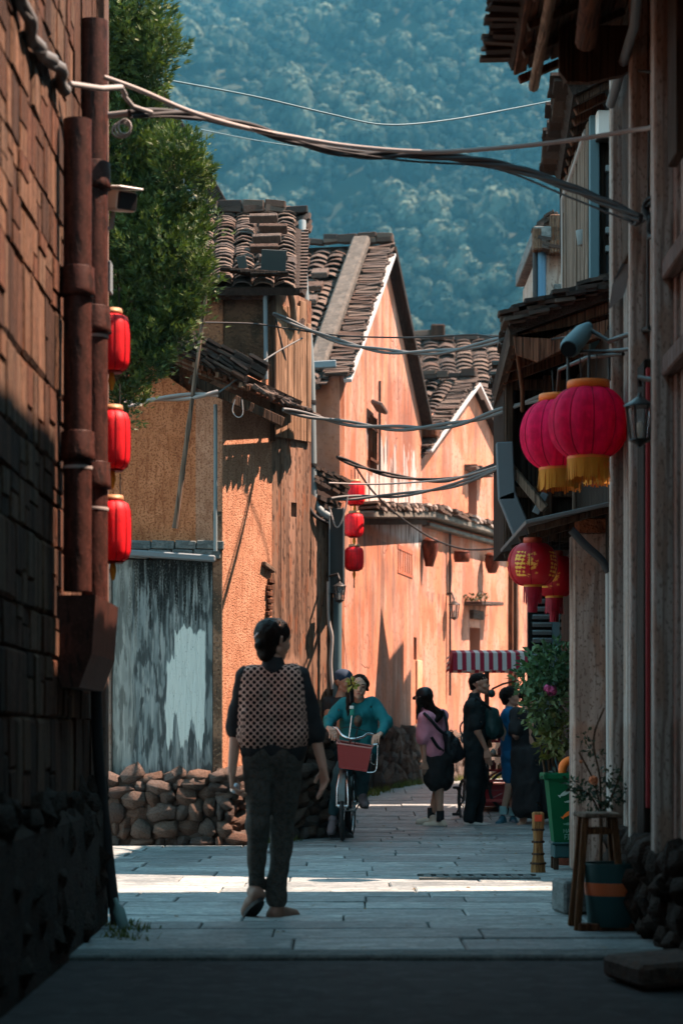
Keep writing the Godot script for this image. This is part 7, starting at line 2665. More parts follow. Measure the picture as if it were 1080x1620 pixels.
func cycling_person() -> void:
	var d := 22.1
	var J := {
		"head": P(567, 1087, d - 0.1), "face": Vector3(0.1, -0.12, 1), "crown": Vector3(0.12, 1, 0.1), "neck": P(567, 1106, d - 0.05),
		"sl": P(543, 1115, d), "sr": P(592, 1115, d), "el": P(521, 1139, d - 0.12), "er": P(611, 1143, d - 0.1),
		"wl": P(519, 1151, d - 0.33), "wr": P(602, 1161, d - 0.33), "hl": P(558, 1192, d + 0.2), "hr": P(578, 1192, d + 0.2),
		"kl": P(540, 1222, d - 0.18), "kr": P(574, 1206, d - 0.22), "al": P(527, 1283, d - 0.0), "ar": P(573, 1256, d + 0.02),
		"dl": Vector3(0.4, -0.3, 0.7), "ql": Vector3(0.2, -1, 0.1), "tl": Vector3(1, 0, -0.4), "cl": 1.2,
		"dr": Vector3(-0.4, -0.2, 0.7), "qr": Vector3(-0.1, -1, 0.1), "tr": Vector3(-1, 0, -0.4), "cr": 1.2}
	var t := person("person in a teal sweatshirt riding the bicycle down the lane", P(562, 1190, d) , J, M.skin, 1.0, 0.016, 0.008)
	var cs := [[J.sl + Vector3(0.03, 0, 0), J.sr - Vector3(0.03, 0, 0), 0.075, 0.075], [P(557, 1178, d + 0.12), P(553, 1125, d), 0.115, 0.105], [P(580, 1178, d + 0.12), P(582, 1125, d), 0.115, 0.105], [P(561, 1128, d - 0.01), P(574, 1128, d - 0.01), 0.118, 0.118], [P(556, 1188, d + 0.15), P(580, 1188, d + 0.15), 0.12, 0.12]]
	cs.append_array(limb(J.sl, J.el, J.el.lerp(J.wl, 0.85), 0.068, 0.054, 0.044))
	cs.append_array(limb(J.sr, J.er, J.er.lerp(J.wr, 0.85), 0.068, 0.054, 0.044))
	garment(t, "sweatshirt", cs, M.cloth_teal, 0.015, 0.03, 0.016, 8.0)
	var ts := [[J.hl, J.hr, 0.115, 0.115]]
	ts.append_array(limb(J.hl, J.kl, J.al, 0.105, 0.078, 0.052))
	ts.append_array(limb(J.hr, J.kr, J.ar, 0.105, 0.078, 0.052))
	garment(t, "trousers", ts, M.jeans_teal, 0.015, 0.03, 0.015)
	var g := Geo.new()
	g.ball(P(566, 1141, d - 0.19) + Vector3(0, 0, 0.02), Vector3(0.04, 0.06, 0.02), 12)
	build("chest_print", g, plain(lin(0.1, 0.07, 0.05), 0.8), t)
	var h: Vector3 = J.head
	garment(t, "hair", [[h + Vector3(0.012, 0.047, -0.005), h + Vector3(0.0, 0.04, -0.04), 0.08, 0.085], [h + Vector3(-0.075, 0.03, 0.01), h + Vector3(-0.085, -0.06, 0.03), 0.03, 0.025], [h + Vector3(0.082, 0.03, 0.0), h + Vector3(0.086, -0.03, 0.0), 0.024, 0.014],
		[h + Vector3(-0.085, -0.06, 0.03), h + Vector3(-0.1, -0.2, 0.08), 0.035, 0.024], [h + Vector3(-0.1, -0.2, 0.08), h + Vector3(-0.1, -0.27, 0.1), 0.024, 0.01], [h + Vector3(-0.055, 0.065, 0.055), h + Vector3(-0.075, 0.02, 0.05), 0.026, 0.02], [h + Vector3(0.06, 0.065, 0.05), h + Vector3(0.08, 0.02, 0.035), 0.024, 0.016]], M.hair, 0.009, 0.02, 0.012, 40.0)
	face_marks(t, h, J.face, J.crown, 1.0, lin(0.3, 0.07, 0.06))
	shoe(t, P(526, 1296, d - 0.02), Vector3(-0.15, 0, 1), 0.25, M.shoe_grey, M.sole, 0.45)
	shoe(t, P(574, 1260, d - 0.02), Vector3(0.15, 0, 1), 0.25, M.shoe_grey, M.sole, 0.1)

func capped_person() -> void:
	var d := 22.65
	var J := {
		"head": P(544, 1080, d), "face": Vector3(0.75, -0.05, 0.65), "neck": P(540, 1101, d),
		"sl": P(521, 1113, d), "sr": P(552, 1113, d - 0.08), "el": P(517, 1152, d + 0.05), "er": P(556, 1152, d - 0.1),
		"wl": P(519, 1187, d - 0.05), "wr": P(556, 1186, d + 0.0), "hl": P(530, 1192, d), "hr": P(546, 1192, d - 0.04),
		"kl": P(528, 1252, d - 0.06), "kr": P(546, 1252, d), "al": P(527, 1311, d), "ar": P(546, 1311, d + 0.1)}
	var t := person("person in black with a navy cap close behind the cyclist", P(536, 1157, d) * Vector3(1, 0, 1), J, M.skin_tan, 1.0, 0.018, 0.009)
	var cs := [[J.sl, J.sr, 0.07, 0.07], [P(530, 1185, d), P(530, 1122, d), 0.11, 0.1], [P(545, 1185, d), P(545, 1122, d), 0.11, 0.1]]
	cs.append_array(limb(J.sl, J.el, J.wl, 0.065, 0.055, 0.05))
	cs.append_array(limb(J.sr, J.er, J.wr, 0.065, 0.055, 0.05))
	garment(t, "jacket", cs, M.cloth_black, 0.017, 0.03, 0.015)
	var ts := [[J.hl, J.hr, 0.1, 0.1]]
	ts.append_array(limb(J.hl, J.kl, J.al, 0.095, 0.07, 0.055))
	ts.append_array(limb(J.hr, J.kr, J.ar, 0.095, 0.07, 0.055))
	garment(t, "trousers", ts, M.cloth_black, 0.017, 0.03, 0.012)
	var h: Vector3 = J.head
	var f: Vector3 = (J.face as Vector3).normalized()
	garment(t, "cap", [[h + Vector3(0, 0.05, 0) + f * 0.01, h + Vector3(0, 0.055, 0) - f * 0.025, 0.084, 0.084], [h + f * 0.07 + Vector3(0, 0.045, 0), h + f * 0.14 + Vector3(0, 0.035, 0), 0.03, 0.02, 0.015]], M.cloth_navy, 0.01, 0.015, 0.0)
	shoe(t, P(527, 1316, d), Vector3(0.3, 0, 1), 0.26, M.sole, M.sole)
	shoe(t, P(546, 1316, d), Vector3(0.3, 0, 1), 0.26, M.sole, M.sole)

func pink_person() -> void:
	var d := 25.0
	var J := {
		"head": P(670, 1106, d), "face": Vector3(-0.75, -0.1, -0.66), "neck": P(675, 1124, d),
		"sl": P(668, 1137, d + 0.1), "sr": P(699, 1135, d - 0.12), "el": P(669, 1174, d - 0.14), "er": P(688, 1176, d + 0.2),
		"wl": P(671, 1205, d - 0.16), "wr": P(678, 1200, d + 0.25), "hl": P(688, 1196, d - 0.04), "hr": P(700, 1196, d + 0.06),
		"kl": P(683, 1246, d - 0.06), "kr": P(697, 1247, d + 0.06), "al": P(690, 1297, d - 0.08), "ar": P(680, 1294, d + 0.1),
		"dl": Vector3(0.15, -1, 0.0), "ql": Vector3(0.4, 0, -0.8), "tl": Vector3(-1, 0, 0.2), "cl": 1.0}
	J.sl = P(672, 1138, d - 0.12); J.sr = P(696, 1134, d + 0.12)
	J.kr = P(692, 1247, d + 0.06); J.kl = P(694, 1248, d - 0.06)
	J.al = P(696, 1297, d - 0.08); J.ar = P(682, 1292, d + 0.08)
	var t := person("person in pink shirt and black shorts looking away up the lane", P(690, 1308, d) * Vector3(1, 0, 1), J, M.skin, 0.98, 0.016, 0.008)
	var cs := [[J.sl, J.sr, 0.08, 0.08], [P(686, 1188, d - 0.06), P(681, 1140, d - 0.06), 0.125, 0.105], [P(690, 1188, d + 0.06), P(690, 1140, d + 0.06), 0.125, 0.105], [J.neck, J.neck - Vector3(0, 0.03, 0), 0.066, 0.085]]
	cs.append([J.sl, J.sl.lerp(J.el, 0.78), 0.085, 0.088])
	cs.append([J.sr, J.sr.lerp(J.er, 0.75), 0.085, 0.085])
	garment(t, "shirt", cs, M.cloth_pink, 0.014, 0.03, 0.014, 8.0)
	var ts := [[P(688, 1200, d), P(700, 1200, d), 0.125, 0.125], [P(686, 1200, d - 0.06), P(688, 1234, d - 0.06), 0.12, 0.125], [P(701, 1200, d + 0.05), P(700, 1234, d + 0.05), 0.12, 0.12]]
	garment(t, "shorts", ts, M.cloth_black, 0.014, 0.03, 0.015)
	var h: Vector3 = J.head
	var f: Vector3 = (J.face as Vector3).normalized()
	garment(t, "cap", [[h + Vector3(0, 0.05, 0) + f * 0.01, h + Vector3(0, 0.05, 0) - f * 0.025, 0.083, 0.084], [h + f * 0.07 + Vector3(0, 0.04, 0), h + f * 0.14 + Vector3(0, 0.025, 0), 0.03, 0.02, 0.015]], M.bag, 0.01, 0.015, 0.0)
	garment(t, "hair", [[h - f * 0.045 + Vector3(0, 0.02, 0), h - f * 0.05 + Vector3(0.0, -0.06, 0), 0.07, 0.06], [h - f * 0.05 + Vector3(0, -0.06, 0), P(694, 1130, d - 0.08), 0.055, 0.05], [P(694, 1130, d - 0.08), P(690, 1140, d - 0.14), 0.05, 0.025], [h + Vector3(-0.045, 0.0, 0.05), P(661, 1136, d - 0.1), 0.035, 0.02]], M.hair, 0.01, 0.02, 0.012, 20.0)
	shoe(t, P(697, 1299, d - 0.08), Vector3(-0.95, 0, -0.3), 0.27, M.cream, M.sole)
	shoe(t, P(684, 1294, d + 0.06), Vector3(-0.9, 0, -0.4), 0.26, M.cream, M.sole)
	for q in [[J.al, "l"], [J.ar, "r"]]:
		var g := Geo.new()
		g.tube([(q[0] as Vector3) + Vector3(0, 0.1, 0), (q[0] as Vector3) + Vector3(0, -0.02, 0)], 0.045, 10)
		build("sock", g, M.cloth_black, t)
	var bp := thing("backpack", "small black backpack slung low on the pink-shirted person's back", "backpack", P(714, 1180, d))
	var bb := [[P(708, 1168, d - 0.04), P(713, 1194, d - 0.02), 0.08, 0.1], [P(718, 1176, d - 0.04), P(722, 1192, d), 0.07, 0.09], [P(706, 1165, d), P(704, 1178, d), 0.05, 0.06]]
	var g2 := Geo.new()
	nets(g2, bb, 0.013, 0.03, 0.015, 12.0)
	build("bag", g2, M.bag, bp)
	g2 = Geo.new()
	g2.tube(smooth_path([P(670, 1128, d - 0.2), P(682, 1140, d - 0.24), P(694, 1154, d - 0.2), P(707, 1164, d - 0.1)], 4), 0.018, 6)
	g2.tube(smooth_path([P(700, 1124, d + 0.02), P(706, 1142, d - 0.02), P(708, 1162, d - 0.05)], 4), 0.016, 6)
	g2.tube(smooth_path([P(682, 1166, d - 0.22), P(691, 1180, d - 0.2), P(700, 1188, d - 0.12)], 4), 0.018, 6)
	build("strap", g2, M.bag, bp)
	g2 = Geo.new()
	g2.tube(smooth_path([P(709, 1160, d), P(712, 1155, d), P(716, 1158, d), P(713, 1164, d)], 3), 0.006, 5)
	build("loop", g2, M.bag, bp)

func tall_person() -> void:
	var d := 25.1
	var J := {
		"head": P(757, 1083, d), "face": Vector3(0.97, 0.08, 0.12), "neck": P(750, 1102, d),
		"sl": P(747, 1117, d - 0.17), "sr": P(755, 1117, d + 0.17), "el": P(755, 1157, d - 0.2), "er": P(766, 1155, d + 0.2),
		"wl": P(769, 1186, d - 0.16), "wr": P(775, 1180, d + 0.15), "hl": P(750, 1192, d - 0.07), "hr": P(754, 1192, d + 0.07),
		"kl": P(749, 1243, d - 0.08), "kr": P(757, 1243, d + 0.08), "al": P(742, 1296, d - 0.08), "ar": P(754, 1296, d + 0.08),
		"dl": Vector3(0.15, -1, 0.1), "ql": Vector3(0.1, 0, -1), "tl": Vector3(1, 0.1, 0.2), "cl": 0.55}
	var t := person("tall person with cropped hair in black tee and trousers standing before the cart", P(748, 1307, d) * Vector3(1, 0, 1), J, M.skin, 1.03, 0.016, 0.008)
	var cs := [[J.sl, J.sr, 0.075, 0.075], [P(750, 1186, d - 0.07), P(749, 1124, d - 0.09), 0.12, 0.12], [P(754, 1186, d + 0.07), P(753, 1124, d + 0.09), 0.12, 0.12], [P(760, 1160, d), P(757, 1135, d), 0.115, 0.11], [J.neck, J.neck - Vector3(0, 0.04, 0), 0.062, 0.085]]
	cs.append([J.sl, J.sl.lerp(J.el, 0.7), 0.082, 0.078])
	cs.append([J.sr, J.sr.lerp(J.er, 0.7), 0.08, 0.076])
	garment(t, "tee_shirt", cs, tinted(M.cloth_black, lin(0.012, 0.02, 0.023)), 0.014, 0.03, 0.022, 8.0)
	var ts := [[J.hl, J.hr, 0.11, 0.11]]
	ts.append_array(limb(J.hl, J.kl, J.al, 0.105, 0.085, 0.068))
	ts.append_array(limb(J.hr, J.kr, J.ar, 0.105, 0.085, 0.068))
	garment(t, "trousers", ts, tinted(M.cloth_black, lin(0.01, 0.017, 0.02)), 0.014, 0.03, 0.018, 8.0)
	var h: Vector3 = J.head
	garment(t, "hair", [[h + Vector3(0.012, 0.052, 0), h + Vector3(-0.03, 0.045, 0), 0.079, 0.081], [h + Vector3(-0.05, 0.03, 0), h + Vector3(-0.055, -0.02, 0), 0.066, 0.052]], M.hair, 0.009, 0.02, 0.006, 40.0)
	face_marks(t, h, J.face, Vector3.UP, 1.03, lin(0.3, 0.1, 0.08))
	shoe(t, P(742, 1301, d - 0.08), Vector3(1, 0, 0.1), 0.28, M.shoe_white, M.shoe_white)
	shoe(t, P(754, 1301, d + 0.08), Vector3(1, 0, 0.0), 0.28, M.shoe_white, M.shoe_white)
	var bp := thing("backpack", "dark green backpack worn on the tall person's chest", "backpack", P(780, 1142, d))
	var g := Geo.new()
	nets(g, [[P(777, 1130, d - 0.05), P(779, 1156, d - 0.05), 0.085, 0.1], [P(777, 1130, d + 0.06), P(779, 1156, d + 0.06), 0.085, 0.1], [P(788, 1144, d - 0.03), P(788, 1158, d - 0.03), 0.05, 0.06]], 0.014, 0.03, 0.012, 10.0)
	build("bag", g, M.bag_green, bp)
	g = Geo.new()
	g.tube(smooth_path([P(776, 1122, d - 0.12), P(764, 1112, d - 0.18), P(752, 1104, d - 0.18)], 4), 0.018, 6)
	build("strap", g, M.bag, bp)

func blue_person() -> void:
	var d := 25.4
	var J := {
		"head": P(807, 1104, d), "face": Vector3(0.9, 0.25, 0.2), "crown": Vector3(-0.3, 1, 0), "neck": P(806, 1120, d),
		"sl": P(802, 1131, d - 0.14), "sr": P(808, 1131, d + 0.14), "el": P(812, 1158, d - 0.16), "er": P(815, 1158, d + 0.16),
		"wl": P(824, 1170, d - 0.12), "wr": P(828, 1168, d + 0.12), "hl": P(806, 1195, d - 0.06), "hr": P(808, 1195, d + 0.06),
		"kl": P(806, 1243, d - 0.06), "kr": P(812, 1243, d + 0.07), "al": P(796, 1284, d - 0.06), "ar": P(811, 1286, d + 0.07)}
	var t := person("child in blue shirt and shorts with pale socks between the tall person and the dress", P(806, 1306, d) * Vector3(1, 0, 1), J, M.skin, 0.93, 0.016, 0.008)
	var cs := [[J.sl, J.sr, 0.065, 0.065], [P(805, 1190, d - 0.05), P(805, 1135, d - 0.06), 0.1, 0.09], [P(808, 1190, d + 0.05), P(808, 1135, d + 0.06), 0.1, 0.09], [J.neck, J.neck - Vector3(0, 0.03, 0), 0.055, 0.07]]
	cs.append([J.sl, J.sl.lerp(J.el, 0.8), 0.07, 0.068])
	cs.append([J.sr, J.sr.lerp(J.er, 0.8), 0.07, 0.068])
	garment(t, "shirt", cs, M.cloth_blue, 0.014, 0.03, 0.02, 8.0)
	garment(t, "shorts", [[J.hl, J.hr, 0.1, 0.1], [P(806, 1200, d - 0.06), P(806, 1229, d - 0.06), 0.095, 0.088], [P(810, 1200, d + 0.06), P(812, 1229, d + 0.06), 0.095, 0.088]], M.cloth_blue, 0.014, 0.03, 0.012)
	var h: Vector3 = J.head
	garment(t, "hair", [[h + Vector3(-0.0, 0.055, 0), h + Vector3(-0.04, 0.035, 0), 0.083, 0.088], [h + Vector3(-0.05, 0.02, 0), h + Vector3(-0.05, -0.035, 0), 0.07, 0.05]], M.hair, 0.009, 0.02, 0.01, 30.0)
	face_marks(t, h, J.face, J.crown, 0.93, lin(0.3, 0.1, 0.08))
	for q in [J.al, J.ar]:
		var g := Geo.new()
		g.tube([q + Vector3(0.0, 0.06, 0), q + Vector3(0.0, -0.03, 0)], [0.046, 0.048], 10)
		build("sock", g, M.sock, t)
	shoe(t, P(794, 1295, d - 0.06), Vector3(-0.35, 0, 0.9), 0.24, M.shoe_blue, M.sole)
	shoe(t, P(811, 1296, d + 0.07), Vector3(0.2, 0, 1), 0.24, M.shoe_blue, M.sole)

func dress_person() -> void:
	var d := 25.2
	var J := {
		"head": P(836, 1102, d), "face": Vector3(0.7, -0.45, -0.5), "neck": P(834, 1118, d),
		"sl": P(818, 1131, d), "sr": P(846, 1131, d - 0.05), "el": P(815, 1162, d - 0.12), "er": P(852, 1165, d - 0.05),
		"wl": P(822, 1180, d + 0.05), "wr": P(850, 1188, d + 0.12), "hl": P(830, 1200, d), "hr": P(848, 1200, d),
		"kl": P(831, 1250, d), "kr": P(850, 1250, d), "al": P(828, 1298, d - 0.06), "ar": P(850, 1298, d + 0.1)}
	var t := person("person in a long loose black dress leaning towards the cart beside the bush", P(840, 1306, d) * Vector3(1, 0, 1), J, M.skin, 1.0, 0.016, 0.009)
	var cs := [[J.sl, J.sr, 0.08, 0.08], [P(826, 1190, d), P(824, 1140, d), 0.125, 0.11], [P(848, 1190, d), P(844, 1140, d), 0.125, 0.11]]
	cs.append([J.sl, J.sl.lerp(J.el, 0.8), 0.085, 0.085])
	cs.append([J.sr, J.sr.lerp(J.er, 0.8), 0.085, 0.085])
	for q in [[824, 826, -0.08], [840, 842, -0.1], [854, 862, -0.05], [830, 832, 0.1], [850, 856, 0.1]]:
		cs.append([P(q[0], 1195, d + q[2]), P(q[1], 1278, d + q[2] * 1.6), 0.115, 0.12])
	garment(t, "dress", cs, M.cloth_black, 0.015, 0.035, 0.02, 7.0)
	var h: Vector3 = J.head
	garment(t, "hair", [[h + Vector3(-0.01, 0.045, 0.01), h + Vector3(-0.03, 0.03, 0.03), 0.085, 0.088], [h + Vector3(-0.04, 0.02, 0.03), h + Vector3(-0.045, -0.05, 0.03), 0.06, 0.05]], M.hair, 0.01, 0.02, 0.02, 30.0)
	for q in [[826, d - 0.1, -0.5], [850, d + 0.12, 0.6]]:
		var g := Geo.new()
		nets(g, [[P(q[0], 1290, q[1]), P(q[0], 1302, q[1]), 0.036, 0.032], [P(q[0], 1302, q[1]), P(q[0], 1304, q[1]) + Vector3(q[2] * 0.1, 0, 0.14), 0.032, 0.024]], 0.009, 0.02)
		build("foot", g, M.skin, t)
		g = Geo.new()
		g.box(Transform3D(Basis.from_euler(Vector3(0, atan2(q[2] * 0.1, 0.14), 0)), P(q[0], 1308.5, q[1]) + Vector3(q[2] * 0.05, 0, 0.07)), Vector3(0.09, 0.02, 0.25), 0.008)
		build("sandal", g, M.sole, t)

func bicycle() -> void:
	var F0 := Vector3(0.01, 0, -21.75)      # contact of the front wheel
	var R0 := Vector3(0.1, 0, -22.8)
	var ax := (F0 - R0).normalized()
	var sd := ax.cross(Vector3.UP)
	var t := thing("bicycle", "lady's bicycle with a red woven basket, ridden towards the camera", "bicycle", (F0 + R0) * 0.5)
	var rad := 0.335
	var steer := ax.rotated(Vector3.UP, 0.06)
	for q in [[F0, steer], [R0, ax]]:
		var c: Vector3 = q[0] + Vector3.UP * rad
		var f: Vector3 = q[1]
		var s := f.cross(Vector3.UP)
		var g := Geo.new()
		var ring := []
		for k in 37:
			var a := TAU * k / 36
			ring.append(c + (f * cos(a) + Vector3.UP * sin(a)) * (rad - 0.02))
		g.tube(ring, 0.02, 8, false)
		var wh := build("wheel", g, M.rubber, t)
		g = Geo.new()
		ring = []
		for k in 37:
			var a := TAU * k / 36
			ring.append(c + (f * cos(a) + Vector3.UP * sin(a)) * (rad - 0.045))
		g.tube(ring, 0.011, 6, false)
		build("rim", g, M.chrome, wh)
		g = Geo.new()
		for k in 24:
			var a := TAU * k / 24
			g.tube([c + s * 0.025 * (1 if k % 2 else -1), c + (f * cos(a) + Vector3.UP * sin(a)) * (rad - 0.05)], 0.0016, 4, false)
		g.tube([c - s * 0.05, c + s * 0.05], 0.02, 8)
		build("spokes", g, M.chrome, wh)
		g = Geo.new()
		ring = []
		for k in 17:
			var a := deg_to_rad(10.0 + 160.0 * k / 16)
			ring.append([c + (f * cos(a) + Vector3.UP * sin(a)) * (rad + 0.022)])
		for k in 16:
			for e in [-1.0, 1.0]:
				g.quad(ring[k][0], ring[k + 1][0], ring[k + 1][0] + s * 0.03 * e - Vector3.UP * 0.008, ring[k][0] + s * 0.03 * e - Vector3.UP * 0.008, ring[k][0] - c)
		build("mudguard", g, plain(lin(0.1, 0.1, 0.095), 0.35, 0.4), t)
	var hc := F0 + Vector3.UP * 0.72 - ax * 0.16
	var hb := F0 + Vector3.UP * 0.98 - ax * 0.2
	var bbk := R0.lerp(F0, 0.42) + Vector3.UP * 0.28
	var seat := R0.lerp(F0, 0.22) + Vector3.UP * 0.82
	var fp := plain(lin(0.03, 0.06, 0.06), 0.35)
	var g2 := Geo.new()
	g2.tube([hc + Vector3.UP * 0.12, hc - Vector3.UP * 0.05 + ax * 0.03], 0.02, 8)
	g2.tube([hc, bbk], 0.018, 8)
	g2.tube([hc + Vector3.UP * 0.08, bbk.lerp(seat, 0.4)], 0.014, 8)
	g2.tube([bbk, seat], 0.016, 8)
	for e in [-1.0, 1.0]:
		g2.tube([bbk + sd * 0.03 * e, R0 + Vector3.UP * rad + sd * 0.06 * e], 0.01, 6)
		g2.tube([bbk.lerp(seat, 0.75), R0 + Vector3.UP * rad + sd * 0.06 * e], 0.009, 6)
	build("frame", g2, fp, t)
	g2 = Geo.new()
	for e in [-1.0, 1.0]: g2.tube([hc - Vector3.UP * 0.04 + ax * 0.03 + sd * 0.03 * e, F0 + Vector3.UP * 0.5 + sd * 0.05 * e, F0 + Vector3.UP * rad + sd * 0.055 * e], [0.016, 0.014, 0.01], 8)
	build("fork", g2, M.chrome, t)
	# handlebar swept to both hands
	var d := 21.78
	g2 = Geo.new()
	var bar := smooth_path([P(517, 1153, d), P(531, 1152, d - 0.02), P(541, 1163, d - 0.1), P(556, 1169, d - 0.13), P(573, 1166, d - 0.1), P(583, 1161, d - 0.02), P(606, 1167, d)], 5)
	g2.tube(bar, 0.013, 8)
	g2.tube([P(556, 1168, d - 0.13), hc + Vector3.UP * 0.1], 0.014, 8)
	var hbar := build("handlebar", g2, M.chrome, t)
	g2 = Geo.new()
	g2.tube([P(516, 1153, d), P(528, 1152.5, d - 0.01)], 0.019, 8)
	g2.tube([P(590, 1163, d - 0.01), P(607, 1167, d)], 0.019, 8)
	build("grips", g2, M.rubber, hbar)
	g2 = Geo.new()
	g2.tube(smooth_path([P(536, 1154, d - 0.05), P(552, 1150, d - 0.1), P(575, 1156, d - 0.1), P(596, 1161, d - 0.05)], 4), 0.004, 5)
	g2.tube(smooth_path([P(560, 1168, d - 0.1), P(566, 1152, d - 0.15), P(560, 1180, d - 0.2)], 4), 0.004, 5)
	build("brake_cable", g2, M.cable, hbar)
	# basket: woven panels, rim and handle
	var bk := Geo.new()
	var T := [P(533, 1176, 21.55), P(588, 1184, 21.55), P(589, 1180, 21.8), P(534, 1171, 21.8)]
	var Bm := [P(536, 1215, 21.57), P(580, 1221, 21.57), P(581, 1217, 21.77), P(537, 1211, 21.77)]
	var rows := 13
	for k in 4:
		var k2 := (k + 1) % 4
		for j in rows:
			var f0 := float(j) / rows
			var f1 := (j + 0.82) / rows
			var a0: Vector3 = Bm[k].lerp(T[k], f0)
			var a1: Vector3 = Bm[k].lerp(T[k], f1)
			var b0: Vector3 = Bm[k2].lerp(T[k2], f0)
			var b1: Vector3 = Bm[k2].lerp(T[k2], f1)
			var cen: Vector3 = (T[0] + T[2]) * 0.5
			var outw := (a0 + b0) * 0.5 - cen
			outw.y = 0
			outw = outw.normalized()
			var n := 8 if k % 2 == 0 else 5
			for q in n:
				var u0 := float(q) / n
				var u1 := float(q + 1) / n
				var o := outw * (0.004 if (q + j) % 2 else -0.003)
				bk.quad(a0.lerp(b0, u0) + o, a0.lerp(b0, u1) + o, a1.lerp(b1, u1) + o, a1.lerp(b1, u0) + o, outw)
	bk.quad(Bm[0], Bm[1], Bm[2], Bm[3], Vector3.DOWN)
	var bas := build("basket", bk, M.basket, t)
	g2 = Geo.new()
	for k in 4: g2.tube([T[k], T[(k + 1) % 4]], 0.008, 6)
	g2.tube([T[0], T[0] + Vector3(0, 0.05, 0), T[0].lerp(T[1], 0.12) + Vector3(0, 0.0, 0)], 0.005, 6)
	build("basket_rim", g2, tinted(M.basket, lin(0.45, 0.2, 0.17)), bas)
	# wire stand loop beside the basket
	g2 = Geo.new()
	g2.tube(smooth_path([P(590, 1178, 21.6), P(597, 1178, 21.6), P(597, 1186, 21.6), P(596, 1212, 21.6), P(592, 1221, 21.6), P(580, 1222, 21.6)], 5), 0.007, 6)
	g2.tube(smooth_path([P(588, 1192, 21.6), P(586, 1205, 21.6), P(592, 1210, 21.6)], 4), 0.006, 6)
	build("carrier_loop", g2, M.chrome, t)
	# slim mast with clip and a sprig on top
	g2 = Geo.new()
	g2.tube(smooth_path([P(552, 1168, 21.62), P(555, 1145, 21.62), P(557, 1128, 21.62)], 4), 0.007, 6)
	var mast := build("phone_mast", g2, M.chrome, t)
	g2 = Geo.new()
	g2.bx(P(556, 1119, 21.62), Vector3(0.04, 0.03, 0.02), 0.004)
	build("clip", g2, M.white, mast)
	g2 = Geo.new()
	g2.bx(P(557, 1127, 21.62), Vector3(0.045, 0.06, 0.03), 0.008)
	build("holder", g2, tinted(M.cloth_teal, lin(0.02, 0.2, 0.15)), mast)
	g2 = Geo.new()
	g2.bx(P(556, 1098, 21.62), Vector3(0.05, 0.17, 0.02), 0.006, Vector3(0, 0.6, 0.05))
	build("phone", g2, M.black, mast)
	g2 = Geo.new()
	var r := RandomNumberGenerator.new()
	r.seed = 231
	leaf_cloud(g2, P(556, 1083, 21.62), Vector3(0.05, 0.04, 0.04), 40, 0.05, Color(0.18, 0.2, 0.03), Color(0.4, 0.36, 0.1), r)
	build("sprig", g2, M.leaf, mast)
	# saddle, cranks, pedals
	g2 = Geo.new()
	nets(g2, [[seat + ax * 0.12, seat - ax * 0.06, 0.03, 0.07], [seat - ax * 0.06 - sd * 0.05, seat - ax * 0.06 + sd * 0.05, 0.06, 0.06]], 0.014, 0.03)
	build("saddle", g2, M.rubber, t)
	g2 = Geo.new()
	var p0 := P(527, 1306, 22.05)
	var p1 := P(574, 1273, 22.05)
	g2.tube([bbk - sd * 0.08, bbk + sd * 0.08], 0.018, 8)
	g2.tube([bbk + sd * (0.08 if (p0 - bbk).dot(sd) > 0 else -0.08), p0 + Vector3(0.06, -0.0, 0)], 0.01, 6)
	g2.tube([bbk + sd * (0.08 if (p1 - bbk).dot(sd) > 0 else -0.08), p1 - Vector3(0.04, 0, 0)], 0.01, 6)
	build("cranks", g2, M.chrome, t)
	for p in [p0, p1]:
		g2 = Geo.new()
		g2.bx(p, Vector3(0.09, 0.022, 0.07), 0.006)
		build("pedal", g2, M.rubber, t)
	g2 = Geo.new()
	g2.tube([R0 + Vector3.UP * 0.33 + sd * 0.08, R0 + Vector3(0, 0.1, 0) + sd * 0.13 - ax * 0.1], 0.009, 6)
	build("kickstand", g2, M.chrome, t)

